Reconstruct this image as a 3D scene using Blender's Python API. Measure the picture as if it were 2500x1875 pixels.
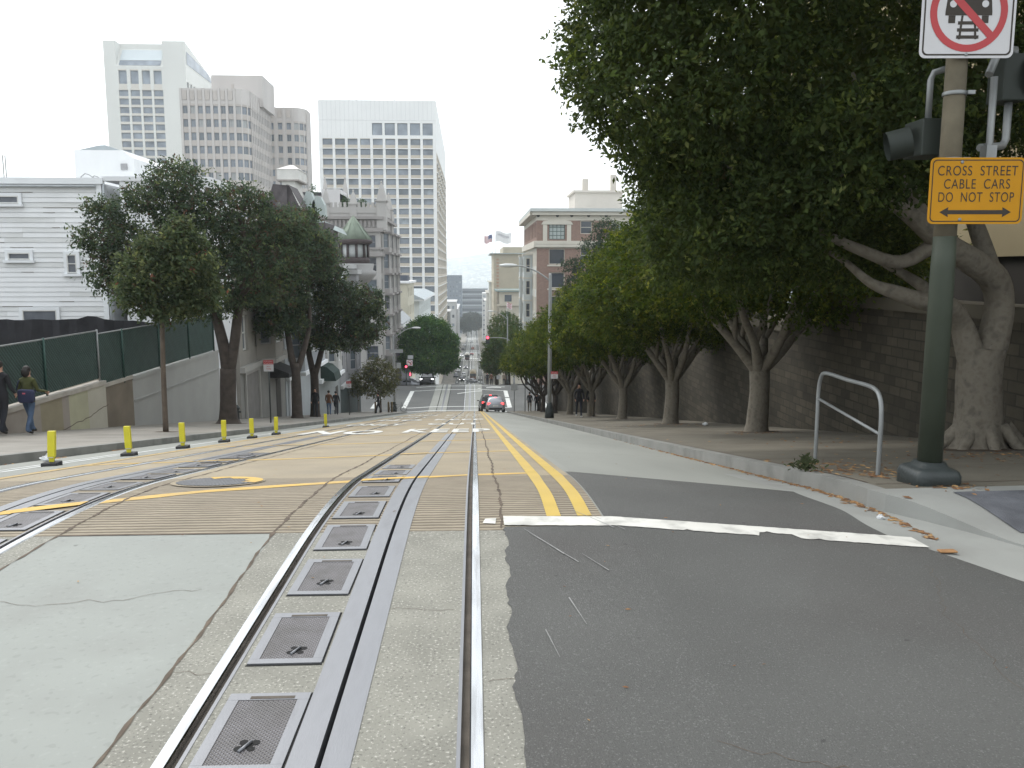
import bpy, bmesh, math, random
import numpy as np
from math import sin, cos, pi, radians, atan, hypot, sqrt
from mathutils import Vector, Matrix

sc = bpy.context.scene
for o in list(bpy.data.objects):
    bpy.data.objects.remove(o)
COL = sc.collection
random.seed(7)

# ------------------------------------------------------------------ camera, sky, sun
EYE = 1.75
FPX = 2050.0
PITCH = atan(277 / FPX)
YAW = atan(93 / hypot(277, FPX))
cam = bpy.data.cameras.new('camera')
cam.sensor_width = 36
cam.lens = FPX / 2500 * 36
cam.clip_start = 0.05
cam.clip_end = 20000
camo = bpy.data.objects.new('camera', cam)
camo.location = (0, 0, EYE)
camo.rotation_euler = (pi / 2 - PITCH, 0, -YAW)
COL.objects.link(camo)
sc.camera = camo

SUN_EL, SUN_AZ = radians(52), radians(-38)      # sun high ahead, a little left of the street, behind thin cloud
w = bpy.data.worlds.new('World')
sc.world = w
w.use_nodes = True
nt = w.node_tree
bg = nt.nodes['Background']
sky = nt.nodes.new('ShaderNodeTexSky')
sky.sky_type = 'NISHITA'
sky.sun_disc = False
sky.sun_elevation = SUN_EL
sky.sun_rotation = SUN_AZ
sky.air_density = 1.0
sky.dust_density = 3.0
sky.ozone_density = 0.6
hs = nt.nodes.new('ShaderNodeHueSaturation')     # overcast: the cloud layer takes most of the blue out
hs.inputs['Saturation'].default_value = 0.22
hs.inputs['Value'].default_value = 1.0
nt.links.new(sky.outputs['Color'], hs.inputs['Color'])
mx = nt.nodes.new('ShaderNodeMix')
mx.data_type = 'RGBA'
mx.inputs['Factor'].default_value = 0.6
mx.inputs['B'].default_value = (7.0, 7.4, 7.6, 1)
nt.links.new(hs.outputs['Color'], mx.inputs['A'])
nt.links.new(mx.outputs['Result'], bg.inputs['Color'])
bg.inputs['Strength'].default_value = 0.15

sl = bpy.data.lights.new('sun', 'SUN')
sl.energy = 0.8
sl.angle = radians(25)
sl.color = (1.0, 0.96, 0.9)
so = bpy.data.objects.new('sun', sl)
so.rotation_euler = (pi / 2 - SUN_EL, 0, -SUN_AZ + pi)
so.location = (0, 0, 60)
COL.objects.link(so)
sc.view_settings.view_transform = 'Standard'
sc.view_settings.look = 'None'
sc.view_settings.gamma = 1
sc.view_settings.exposure = 0.85
sc.cycles.max_bounces = 6
sc.cycles.diffuse_bounces = 4
sc.cycles.volume_bounces = 2
sc.cycles.transparent_max_bounces = 8
sc.cycles.use_denoising = True

# ------------------------------------------------------------------ street survey: heights along and across
_RX = (cos(YAW), -sin(YAW), 0)
_FW = (sin(YAW) * cos(PITCH), cos(YAW) * cos(PITCH), -sin(PITCH))
_UP = (sin(YAW) * sin(PITCH), cos(YAW) * sin(PITCH), cos(PITCH))


def _ray(px, py):
    a, b = (px - 1250) / FPX, (937.5 - py) / FPX
    return [_FW[i] + a * _RX[i] + b * _UP[i] for i in range(3)]


def at(px, py, Y):
    """survey: the point seen in the direction (px, py) at distance Y down the street"""
    v = _ray(px, py)
    t = Y / v[1]
    return Vector((v[0] * t, Y, EYE + v[2] * t))


def atx(px, py, X):
    v = _ray(px, py)
    t = X / v[0]
    return Vector((X, v[1] * t, EYE + v[2] * t))


FAR = [(109.5, -13.04), (193, -27.75), (214, -27.75), (298, -38.25), (403, -41.25), (508, -47.75), (613, -52), (718, -57), (850, -61.25), (1200, -62)]


def zp(Y):
    if Y < 5: return 0.0
    if Y < 8: return -.16 * (Y - 5) ** 2 / 6
    if Y < 88: return -.16 * (Y - 6.5)
    if Y < 109.5: return -13.04
    for (a, b), (c, e) in zip(FAR, FAR[1:]):
        if Y <= c:
            return b + (e - b) * (Y - a) / (c - a)
    return -62.0


KR, KL = 3.35, -6.95         # kerb lines
WR, WL = 8.0, -11.7          # property lines


def cr(X):
    if X > 1: return -.16 * min(X - 1, KR - 1) / (KR - 1)
    if X < -4.5: return -.14 * min(-4.5 - X, -4.5 - KL) / (-4.5 - KL)
    return 0.0


def gz(X, Y): return zp(Y) + cr(X)


def wz(X, Y):
    """height on the pavements"""
    if X > 0:
        h = min(1, max(0, (Y - 5.45) / 1.15)); h = h * h * (3 - 2 * h)
        return zp(Y) - .152 + .142 * h + .012 * (X - KR)
    return zp(Y) + .012 * (KL - X)


YS = [-30, -8, 0, 2, 3, 4, 5] + [5 + .2 * i for i in range(1, 16)] + [10, 14, 20, 30, 40, 55, 70, 80, 88, 92, 100, 109.5, 120, 150, 193, 214, 250, 298, 350, 403, 508, 613, 718, 850, 1000, 1200]


def ysr(a, b, step=None):
    r = [y for y in YS if a < y < b]
    if step:
        r += [a + step * i for i in range(1, int((b - a) / step))]
    return sorted(set([a] + r + [b]))


# ------------------------------------------------------------------ mesh helpers
class MB:
    def __init__(s):
        s.v, s.f, s.m = [], [], []
        s.smooth = set()

    def quad(s, *p, mi=0):
        n = len(s.v)
        s.v += [tuple(q) for q in p]
        s.f.append(tuple(range(n, n + len(p))))
        s.m.append(mi)

    def box(s, x0, x1, y0, y1, z0, z1, mi=0):
        n = len(s.v)
        s.v += [(x, y, z) for z in (z0, z1) for x, y in ((x0, y0), (x1, y0), (x1, y1), (x0, y1))]
        for f in ((3, 2, 1, 0), (4, 5, 6, 7), (0, 1, 5, 4), (1, 2, 6, 5), (2, 3, 7, 6), (3, 0, 4, 7)):
            s.f.append(tuple(n + i for i in f)); s.m.append(mi)

    def obox(s, c, u, hw, hd, z0, z1, mi=0):
        """box turned in plan: centre c(x,y), direction u, half width, half depth"""
        px, py = -u[1], u[0]
        n = len(s.v)
        for z in (z0, z1):
            for a, b in ((-1, -1), (1, -1), (1, 1), (-1, 1)):
                s.v.append((c[0] + u[0] * hw * a + px * hd * b, c[1] + u[1] * hw * a + py * hd * b, z))
        for f in ((3, 2, 1, 0), (4, 5, 6, 7), (0, 1, 5, 4), (1, 2, 6, 5), (2, 3, 7, 6), (3, 0, 4, 7)):
            s.f.append(tuple(n + i for i in f)); s.m.append(mi)

    def rings(s, rings, mi=0, close=True, caps=True, smooth=True):
        n = len(s.v)
        k = len(rings[0])
        for r in rings:
            s.v += [tuple(q) for q in r]
        for i in range(len(rings) - 1):
            for j in range(k if close else k - 1):
                a, b = n + i * k + j, n + i * k + (j + 1) % k
                if smooth: s.smooth.add(len(s.f))
                s.f.append((a, b, b + k, a + k)); s.m.append(mi)
        if caps and close:
            s.f.append(tuple(n + j for j in range(k - 1, -1, -1))); s.m.append(mi)
            s.f.append(tuple(n + (len(rings) - 1) * k + j for j in range(k))); s.m.append(mi)

    def tube(s, pts, rad, k=8, mi=0, caps=True):
        pts = [Vector(p) for p in pts]
        if not isinstance(rad, (list, tuple)):
            rad = [rad] * len(pts)
        rs = []
        up = Vector((0, 0, 1))
        prev = None
        for i, p in enumerate(pts):
            d = (pts[min(i + 1, len(pts) - 1)] - pts[max(i - 1, 0)]).normalized()
            if prev is None:
                a = d.cross(up)
                if a.length < .1: a = d.cross(Vector((1, 0, 0)))
            else:
                a = prev - d * prev.dot(d)
            a.normalize(); prev = a
            b = d.cross(a)
            rs.append([p + (a * cos(2 * pi * j / k) + b * sin(2 * pi * j / k)) * rad[i] for j in range(k)])
        s.rings(rs, mi, caps=caps)

    def lathe(s, prof, k=16, c=(0, 0, 0), mi=0, caps=True):
        s.rings([[(c[0] + r * cos(2 * pi * j / k), c[1] + r * sin(2 * pi * j / k), c[2] + z) for j in range(k)] for r, z in prof], mi, caps=caps)

    def ball(s, c, r, k=10, mi=0):
        if not isinstance(r, (tuple, list)): r = (r, r, r)
        s.rings([[(c[0] + r[0] * max(.02, sin(pi * i / 6)) * cos(2 * pi * j / k), c[1] + r[1] * max(.02, sin(pi * i / 6)) * sin(2 * pi * j / k), c[2] - r[2] * cos(pi * i / 6)) for j in range(k)] for i in range(7)], mi)

    def prism(s, poly, y0, y1, mi=0):
        """polygon in x-z (counter-clockwise seen from -y) pushed along y"""
        n = len(s.v); k = len(poly)
        s.v += [(x, y0, z) for x, z in poly] + [(x, y1, z) for x, z in poly]
        s.f.append(tuple(n + i for i in range(k))); s.m.append(mi)
        s.f.append(tuple(n + k + i for i in range(k - 1, -1, -1))); s.m.append(mi)
        for i in range(k):
            j = (i + 1) % k
            s.f.append((n + j, n + i, n + k + i, n + k + j)); s.m.append(mi)

    def sweep(s, prof, ys, mi=0, crown=False):
        """prof: [(X, dz)] left to right, numbers or functions of Y; laid along the street on the slope"""
        n = len(s.v); k = len(prof)
        for y in ys:
            for X, dz in prof:
                x = X(y) if callable(X) else X
                d = dz(y) if callable(dz) else dz
                s.v.append((x, y, zp(y) + d + (cr(x) if crown else 0)))
        for i in range(len(ys) - 1):
            for j in range(k - 1):
                a = n + i * k + j
                s.f.append((a, a + 1, a + k + 1, a + k)); s.m.append(mi)

    def build(s, name, mats, parent=None, off=(0, 0, 0), loc=None, bevel=0):
        me = bpy.data.meshes.new(name)
        v = s.v
        if off[0] or off[1] or off[2]:
            v = [(a - off[0], b - off[1], c - off[2]) for a, b, c in v]
        me.from_pydata(v, [], s.f)
        if not isinstance(mats, (list, tuple)): mats = [mats]
        for m in mats: me.materials.append(m)
        me.polygons.foreach_set('material_index', s.m)
        if s.smooth:
            me.polygons.foreach_set('use_smooth', [i in s.smooth for i in range(len(s.f))])
        me.update()
        o = bpy.data.objects.new(name, me)
        COL.objects.link(o)
        if parent: o.parent = parent
        if loc is not None: o.location = loc
        if bevel:
            b = o.modifiers.new('bevel', 'BEVEL'); b.width = bevel; b.segments = 2; b.limit_method = 'ANGLE'
        return o


def tag(o, label=None, cat=None, group=None, kind=None):
    if label: o['label'] = label
    if cat: o['category'] = cat
    if group: o['group'] = group
    if kind: o['kind'] = kind
    return o


def empty(name, label, cat, loc=(0, 0, 0), rz=0, group=None):
    o = bpy.data.objects.new(name, None)
    o.empty_display_size = .3
    COL.objects.link(o)
    o.location = loc
    o.rotation_euler = (0, 0, rz)
    return tag(o, label, cat, group)


def dup(root, loc, label=None, rz=None, cat=None, group=None):
    def cp(o, par):
        c = o.copy(); COL.objects.link(c)
        if par: c.parent = par
        for ch in o.children: cp(ch, c)
        return c
    r = cp(root, None)
    r.location = loc
    if rz is not None: r.rotation_euler = (0, 0, rz)
    return tag(r, label, cat, group)


def text_mesh(txt, size, align='CENTER', spacing=1.0, bold=0):
    cu = bpy.data.curves.new('lettering', 'FONT')
    cu.body = txt; cu.size = size; cu.align_x = align; cu.space_character = spacing; cu.offset = bold
    cu.fill_mode = 'FRONT' if hasattr(cu, 'fill_mode') else cu.fill_mode
    o = bpy.data.objects.new('lettering', cu)
    COL.objects.link(o)
    dg = bpy.context.evaluated_depsgraph_get()
    me = bpy.data.meshes.new_from_object(o.evaluated_get(dg))
    V = [tuple(v.co) for v in me.vertices]
    Fc = [tuple(p.vertices) for p in me.polygons]
    bpy.data.objects.remove(o); bpy.data.meshes.remove(me); bpy.data.curves.remove(cu)
    return V, Fc


# ------------------------------------------------------------------ materials
MATS = {}


def M(name, col, rough=.75, var=.12, scale=2.0, bump=0.0, bscale=30, metal=0, spec=.4, speck=0, spcol=(.8, .8, .8), spscale=120, dirt=0, dcol=None, dscale=.7, emit=None, es=1, stretch=None, spots=None):
    if name in MATS: return MATS[name]
    m = bpy.data.materials.new(name)
    m.use_nodes = True
    t = m.node_tree; N = t.nodes; Lk = t.links
    p = N['Principled BSDF']
    p.inputs['Roughness'].default_value = rough
    p.inputs['Metallic'].default_value = metal
    p.inputs['Specular IOR Level'].default_value = spec
    tc = N.new('ShaderNodeTexCoord')
    src = tc.outputs['Object']
    if stretch:
        mp = N.new('ShaderNodeMapping'); mp.inputs['Scale'].default_value = stretch
        Lk.new(src, mp.inputs['Vector']); src = mp.outputs['Vector']

    def noise(sc_, det=4):
        n = N.new('ShaderNodeTexNoise'); n.inputs['Scale'].default_value = sc_; n.inputs['Detail'].default_value = det
        Lk.new(src, n.inputs['Vector']); return n.outputs['Fac']

    def ramp(f, a, b, c0, c1):
        r = N.new('ShaderNodeValToRGB')
        r.color_ramp.elements[0].position = a; r.color_ramp.elements[1].position = b
        r.color_ramp.elements[0].color = (*c0, 1); r.color_ramp.elements[1].color = (*c1, 1)
        Lk.new(f, r.inputs['Fac']); return r.outputs['Color']

    def mix(a, b, f):
        x = N.new('ShaderNodeMix'); x.data_type = 'RGBA'
        Lk.new(a, x.inputs['A'])
        if isinstance(b, tuple): x.inputs['B'].default_value = (*b, 1)
        else: Lk.new(b, x.inputs['B'])
        Lk.new(f, x.inputs['Factor'])
        return x.outputs['Result']
    c = ramp(noise(scale), .3, .7, tuple(v * (1 - var) for v in col), tuple(min(1, v * (1 + var)) for v in col))
    if dirt:
        f = ramp(noise(dscale, 6), .48, .68, (0, 0, 0), (dirt,) * 3)
        c = mix(c, dcol or tuple(v * .5 for v in col), f)
    if speck:
        n = N.new('ShaderNodeTexNoise'); n.inputs['Scale'].default_value = spscale; n.inputs['Detail'].default_value = 1
        Lk.new(tc.outputs['Object'], n.inputs['Vector'])
        f = ramp(n.outputs['Fac'], .62, .70, (0, 0, 0), (speck,) * 3)
        c = mix(c, spcol, f)
        f = ramp(n.outputs['Fac'], .30, .38, (speck,) * 3, (0, 0, 0))
        c = mix(c, tuple(v * .45 for v in col), f)
    if spots:                                    # scattered gum and oil stains
        vo = N.new('ShaderNodeTexVoronoi'); vo.inputs['Scale'].default_value = spots[0]
        wob = N.new('ShaderNodeTexNoise'); wob.inputs['Scale'].default_value = spots[0] * 4
        Lk.new(tc.outputs['Object'], wob.inputs['Vector'])
        va = N.new('ShaderNodeVectorMath'); va.operation = 'SCALE'; va.inputs['Scale'].default_value = .25 / spots[0]
        Lk.new(wob.outputs['Color'], va.inputs[0])
        vb = N.new('ShaderNodeVectorMath'); Lk.new(tc.outputs['Object'], vb.inputs[0]); Lk.new(va.outputs[0], vb.inputs[1])
        Lk.new(vb.outputs[0], vo.inputs['Vector'])
        se = N.new('ShaderNodeSeparateColor'); Lk.new(vo.outputs['Color'], se.inputs[0])
        m1 = N.new('ShaderNodeMath'); m1.operation = 'MULTIPLY'; m1.inputs[1].default_value = spots[1]; Lk.new(se.outputs[0], m1.inputs[0])
        m2 = N.new('ShaderNodeMath'); m2.operation = 'SUBTRACT'; Lk.new(m1.outputs[0], m2.inputs[0]); Lk.new(vo.outputs['Distance'], m2.inputs[1])
        f = ramp(m2.outputs[0], spots[1] * .55, spots[1] * .72, (0, 0, 0), (spots[2],) * 3)
        c = mix(c, tuple(v * .45 for v in col), f)
    Lk.new(c, p.inputs['Base Color'])
    if bump:
        b = N.new('ShaderNodeBump'); b.inputs['Strength'].default_value = bump; b.inputs['Distance'].default_value = .02
        Lk.new(noise(bscale), b.inputs['Height']); Lk.new(b.outputs['Normal'], p.inputs['Normal'])
    if emit:
        p.inputs['Emission Color'].default_value = (*emit, 1); p.inputs['Emission Strength'].default_value = es
    MATS[name] = m
    return m


def pattern_mat(name, kind, c0, c1, scale, rough=.8, var=.15, bump=.3, rot=(0, 0, 0), bw=.5, bh=.25, mortar=.02, lo=.35, hi=.65, extra=None):
    """wave / brick / checker pattern between two colours, with relief"""
    if name in MATS: return MATS[name]
    m = bpy.data.materials.new(name); m.use_nodes = True
    t = m.node_tree; N = t.nodes; Lk = t.links
    p = N['Principled BSDF']; p.inputs['Roughness'].default_value = rough
    tc = N.new('ShaderNodeTexCoord'); mp = N.new('ShaderNodeMapping')
    mp.inputs['Rotation'].default_value = rot
    if kind == 'brick':          # courses run level on every upright face
        sx_ = N.new('ShaderNodeSeparateXYZ'); Lk.new(tc.outputs['Object'], sx_.inputs['Vector'])
        ad = N.new('ShaderNodeMath'); Lk.new(sx_.outputs['X'], ad.inputs[0]); Lk.new(sx_.outputs['Y'], ad.inputs[1])
        cb = N.new('ShaderNodeCombineXYZ'); Lk.new(ad.outputs[0], cb.inputs['X']); Lk.new(sx_.outputs['Z'], cb.inputs['Y'])
        Lk.new(cb.outputs['Vector'], mp.inputs['Vector'])
    else:
        Lk.new(tc.outputs['Object'], mp.inputs['Vector'])
    if kind == 'brick':
        b = N.new('ShaderNodeTexBrick')
        b.inputs['Scale'].default_value = scale
        b.inputs['Brick Width'].default_value = bw; b.inputs['Row Height'].default_value = bh; b.inputs['Mortar Size'].default_value = mortar
        b.inputs['Color1'].default_value = (*c0, 1); b.inputs['Color2'].default_value = (*[v * (1 - var * 2) for v in c0], 1)
        b.inputs['Mortar'].default_value = (*c1, 1)
        Lk.new(mp.outputs['Vector'], b.inputs['Vector'])
        colr, fac = b.outputs['Color'], b.outputs['Fac']
        inv = True
    else:
        b = N.new('ShaderNodeTexWave'); b.bands_direction = kind
        b.inputs['Scale'].default_value = scale; b.inputs['Distortion'].default_value = .6 if extra is None else extra
        b.inputs['Detail'].default_value = 2; b.inputs['Detail Scale'].default_value = 2
        Lk.new(mp.outputs['Vector'], b.inputs['Vector'])
        r = N.new('ShaderNodeValToRGB')
        r.color_ramp.elements[0].position = lo; r.color_ramp.elements[1].position = hi
        r.color_ramp.elements[0].color = (*c0, 1); r.color_ramp.elements[1].color = (*c1, 1)
        Lk.new(b.outputs['Fac'], r.inputs['Fac'])
        colr, fac = r.outputs['Color'], b.outputs['Fac']
        inv = False
    n = N.new('ShaderNodeTexNoise'); n.inputs['Scale'].default_value = 2.2; n.inputs['Detail'].default_value = 9; n.inputs['Roughness'].default_value = .7
    Lk.new(tc.outputs['Object'], n.inputs['Vector'])
    rr = N.new('ShaderNodeValToRGB')
    rr.color_ramp.elements[0].position = .3; rr.color_ramp.elements[1].position = .7
    rr.color_ramp.elements[0].color = (1 - var,) * 3 + (1,); rr.color_ramp.elements[1].color = (1 + var,) * 3 + (1,)
    Lk.new(n.outputs['Fac'], rr.inputs['Fac'])
    x = N.new('ShaderNodeMix'); x.data_type = 'RGBA'; x.blend_type = 'MULTIPLY'; x.inputs['Factor'].default_value = 1
    Lk.new(colr, x.inputs['A']); Lk.new(rr.outputs['Color'], x.inputs['B'])
    Lk.new(x.outputs['Result'], p.inputs['Base Color'])
    bu = N.new('ShaderNodeBump'); bu.inputs['Strength'].default_value = bump; bu.inputs['Distance'].default_value = .02; bu.invert = inv
    Lk.new(fac, bu.inputs['Height']); Lk.new(bu.outputs['Normal'], p.inputs['Normal'])
    MATS[name] = m
    return m


def paint_mat(name, col, under, wear=.5, scale=9):
    """road paint worn through to what is under it"""
    return M(name, col, .7, .08, 3, .1, 60, dirt=wear, dcol=under, dscale=scale)


def leaf_mat(name, rough=.5, spec=.3):
    if name in MATS: return MATS[name]
    m = bpy.data.materials.new(name); m.use_nodes = True
    t = m.node_tree; p = t.nodes['Principled BSDF']
    a = t.nodes.new('ShaderNodeAttribute'); a.attribute_name = 'tint'
    t.links.new(a.outputs['Color'], p.inputs['Base Color'])
    p.inputs['Roughness'].default_value = rough
    p.inputs['Specular IOR Level'].default_value = spec
    tl = t.nodes.new('ShaderNodeBsdfTranslucent'); ms = t.nodes.new('ShaderNodeMixShader'); ms.inputs[0].default_value = .38
    hv = t.nodes.new('ShaderNodeHueSaturation'); hv.inputs['Hue'].default_value = .485; hv.inputs['Saturation'].default_value = 1.15; hv.inputs['Value'].default_value = 1.7
    t.links.new(a.outputs['Color'], hv.inputs['Color']); t.links.new(hv.outputs['Color'], tl.inputs['Color'])
    t.links.new(p.outputs['BSDF'], ms.inputs[1]); t.links.new(tl.outputs['BSDF'], ms.inputs[2]); t.links.new(ms.outputs[0], t.nodes['Material Output'].inputs['Surface'])
    MATS[name] = m
    return m


c_tan = M('tan_concrete', (.295, .248, .175), .85, .10, 1.2, .15, 60, dirt=.45, dcol=(.20, .175, .14), dscale=.9, speck=.35, spcol=(.38, .34, .29), spscale=60)
c_agg = M('aggregate_concrete', (.228, .223, .193), .85, .12, 3, .2, 70, spots=(7, .25, .7), dirt=.5, dcol=(.165, .16, .138), dscale=2.5, speck=.75, spcol=(.46, .445, .40), spscale=70)
c_pale = M('pale_concrete', (.262, .275, .257), .8, .06, 1.0, .05, 60, spots=(4, .32, .7), dirt=.4, dcol=(.218, .222, .207), dscale=1.9, speck=.18, spcol=(.34, .35, .33), spscale=25)
c_lane = M('lane_concrete', (.245, .25, .228), .85, .08, .8, .1, 60, dirt=.35, dcol=(.195, .20, .182), dscale=.5, stretch=(1, .25, 1))
c_walk = M('pavement_concrete', (.235, .22, .195), .85, .12, 1.0, .1, 50, dirt=.5, dcol=(.15, .138, .118), dscale=.8)
c_walk2 = M('stained_pavement', (.140, .127, .10), .88, .15, 1.0, .1, 50, spots=(4, .25, .6), dirt=.6, dcol=(.09, .078, .058), dscale=.9)  # canopy shade put into the darker base colour; stains and gum spots on top
c_kerb = M('kerb_concrete', (.22, .22, .205), .85, .12, 1.5, .15, 40, dirt=.6, dcol=(.13, .13, .12), dscale=2.5)
c_gutter = M('gutter_concrete', (.27, .275, .26), .8, .1, 1.0, .1, 50, dirt=.5, dcol=(.195, .19, .178), dscale=1.6)
c_ridge = pattern_mat('ridged_concrete', 'Y', (.13, .105, .075), (.285, .245, .185), 4.3, .9, .15, .8, lo=.18, hi=.42, extra=1.2)
asph = M('asphalt', (.092, .092, .088), .8, .12, .7, .5, 160, spots=(6, .25, .7), dirt=.7, dcol=(.074, .069, .066), dscale=.55, speck=.38, spcol=(.24, .24, .235), spscale=110, spec=.35)
asph_far = M('worn_asphalt', (.105, .108, .105), .85, .12, .5, .2, 60, dirt=.4, dcol=(.08, .082, .082), dscale=.3)
dark_gap = M('dirty_joint', (.11, .085, .065), .95, .3, 8)
steel = M('rail_steel', (.50, .51, .525), .2, .12, 6, .05, 30, metal=1, dirt=.6, dcol=(.20, .195, .19), dscale=5, stretch=(4, .3, 1))
plate_steel = M('plate_steel', (.215, .22, .235), .42, .08, 3, .05, 60, metal=.6, dirt=.55, dcol=(.15, .15, .16), dscale=3, stretch=(3, .6, 1))
rust = M('groove_dirt', (.10, .085, .07), .9, .25, 6, .2, 40)
black_gap = M('slot_dark', (.012, .012, .012), .9, .1)
yel = paint_mat('yellow_road_paint', (.56, .36, .085), (.285, .24, .17), .35, 2.2)
yel2 = paint_mat('strong_yellow_paint', (.50, .35, .075), (.38, .285, .12), .35, 1.5)
whitep = paint_mat('white_road_paint', (.60, .60, .57), (.25, .24, .215), .45, 3)

# ------------------------------------------------------------------ terrain, road, pavements
g = MB()
gx = [-3400, -900, -120, -40, 40, 120, 900, 3400]
gy = [-400, -8, 5, 6.5, 8, 88, 109.5, 193, 214, 298, 403, 508, 613, 718, 850, 1200, 6000]
for i, y in enumerate(gy):
    for x in gx: g.v.append((x, y, (zp(y) if y > 0 else 0) - .45))
k = len(gx)
for i in range(len(gy) - 1):
    for j in range(k - 1):
        a = i * k + j; g.f.append((a, a + 1, a + k + 1, a + k)); g.m.append(0)
tag(g.build('ground', M('city_ground', (.20, .21, .20), .95, .3, .05)), 'grey city ground under the blocks running down to the bay', 'ground', kind='structure')

jag = [random.uniform(-.012, .012) for _ in range(2000)]


def je(y):
    i = int((y + 10) / .03); a = (y + 10) / .03 - i
    return .185 - .02 * cos(y * 1.7) + jag[i] * (1 - a) + jag[i + 1] * a + .012 * sin(y * 11)


road = MB()
NEAR, RID = 5.55, 8.05
R_MATS = [c_tan, c_agg, c_pale, c_lane, c_ridge, asph_far, c_gutter, asph]
BED = [(-4.95, -4.14), (-4.035, -3.66), (-3.43, -3.055), (-2.95, -1.16), (-1.055, -.68), (-.45, -.075), (.03, .92)]
for x0, x1 in BED:
    segs = [(x0, x1, 1)]
    if x0 == -2.95: segs = [(-2.95, -2.8, 1), (-2.8, -1.35, 2), (-1.35, -1.16, 1)]
    for a, b, mi in segs:
        P_ = [(a, 0)] + ([(-4.5, 0)] if a < -4.5 < b else []) + [(b, 0)]
        road.sweep(P_, ysr(-30, NEAR), mi, True)
    P_ = [(x0, 0)] + ([(-4.5, 0)] if x0 < -4.5 < x1 else []) + [(x1, 0)]
    road.sweep(P_, ysr(NEAR, RID), 4, True)
    road.sweep(P_, ysr(RID, 88), 0, True)
    road.sweep(P_, ysr(88, 1200), 3 if (x0 > -4.2 and x1 < -3) or (x0 > -1.1 and x1 < 0) or x1 > 0 or x0 < -4.5 else 5, True)
for x0, x1, mi, mf in ((KL, -4.95, 3, 5), (.92, KR, 3, 5)):
    P_ = [(x0, 0)] + [(c, 0) for c in (1,) if x0 < c < x1] + [(x1, 0)]
    if x0 > 0:
        road.sweep([(.92, 0), (1, 0), (2.9, 0)], ysr(-30, 88), mi, True)
        road.sweep([(2.9, 0), (KR, 0)], ysr(-30, 9.5), 6, True)
        road.sweep([(2.9, 0), (KR, 0)], ysr(9.5, 88), 3, True)
        road.sweep([(KR, -.16), (9, -.16)], ysr(-30, 6.8), 6)
    else:
        road.sweep(P_, ysr(-30, 88), mi, True)
        road.sweep([(-14, -.14), (KL, -.14)], ysr(-30, 4), 3)
    road.sweep(P_, ysr(88, 1200), mf, True)
road = road.build('road', R_MATS)
tag(road, 'steep street falling away downhill with two cable car tracks, concrete bed and worn lanes', 'road', kind='structure')

cross = MB()
cross.sweep([(-90, -.14), (KL, -.14)], ysr(88, 109.5), 0)
cross.sweep([(KR, -.16), (90, -.16)], ysr(88, 109.5), 0)
cross.sweep([(-60, -.145), (-14, -.145)], ysr(-30, 5), 0)
tag(cross.build('cross_street', asph_far), 'level asphalt cross street at the bottom of the first steep block', 'street', kind='structure')


def road_part(name, mb, mats, label=None):
    o = mb.build(name, mats, road)
    if label: o['label'] = label
    return o


# dark asphalt of the near crossing and right lane, laid against the jagged edge of the track bed
a = MB()
rows = ysr(-8, 5.62, .05)
cols = 9


def arow(Y, xl, xr):
    return [xl + (1.0 - xl) * j / 3 for j in range(4)] + [1.0 + (xr - 1.0) * j / 6 for j in range(1, 7)]


n0 = len(a.v)
for y in rows:
    xr = 2.98 + max(0, 5.7 - y) * .47
    for j, x in enumerate(arow(y, je(y), xr)):
        a.v.append((x, y, zp(y) + max(cr(x), -.16) + .004))
for i in range(len(rows) - 1):
    for j in range(cols):
        q = n0 + i * (cols + 1) + j; a.f.append((q, q + 1, q + cols + 2, q + cols + 1)); a.m.append(0)
n0 = len(a.v)
T = 18
for i in range(T + 1):
    for j in range(cols + 1):
        x = .93 + .07 * j / 2 if j < 3 else 1.0 + 1.98 * (j - 2) / 7
        ye = 8.5 - (x - .8) * .44
        y = 5.62 + (ye - 5.62) * i / T
        a.v.append((x + (.02 * sin(y * 5) if j == cols else 0), y, zp(y) + cr(x) + .004 + .001 * sin(i)))
for i in range(T):
    for j in range(cols):
        q = n0 + i * (cols + 1) + j; a.f.append((q, q + 1, q + cols + 2, q + cols + 1)); a.m.append(0)
road_part('asphalt_surface', a, asph)

jt = MB()
for xj, y0, y1 in ((-1.35, -2, 60), (-2.8, -2, 60), (.19, 5.6, 70), (-4.93, 6, 70)):
    ys = ysr(y0, min(y1, 14), .08) + ysr(14.5, y1, 1.5)
    ph = random.random() * 9

    def ed(sg, xj=xj, ph=ph):
        return lambda y: xj + .012 * sin(y * 2.1 + ph) + sg * (.007 + .005 * sin(y * 13 + sg + ph) + .004 * sin(y * 31)) * (1.3 if y > 5.5 else 1.0)
    jt.sweep([(ed(-1), .003), (ed(1), .003)], ys, 0, True)
jt.sweep([(-2.8, .003), (-1.35, .003)], [5.54, 5.57], 0, True)
road_part('expansion_joint', jt, dark_gap)


def seg_x(x0, x1, plates=True):
    """pieces of a painted band across the tracks, clear of grooves and slots, with the height of what they lie on"""
    out = []
    surf = [(p, q, .0115 if p in (-3.43, -1.055) else .003) for p, q in BED]
    for c in (-.565, -3.545):
        surf += [(c - .115, c - .011, .008), (c + .011, c + .115, .008)]
    surf += [(KL, -4.95, .003), (.92, KR, .003)]
    for p, q, d in surf:
        p2, q2 = max(p, x0), min(q, x1)
        if q2 > p2: out.append((p2, q2, d))
    return sorted(out)


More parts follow.
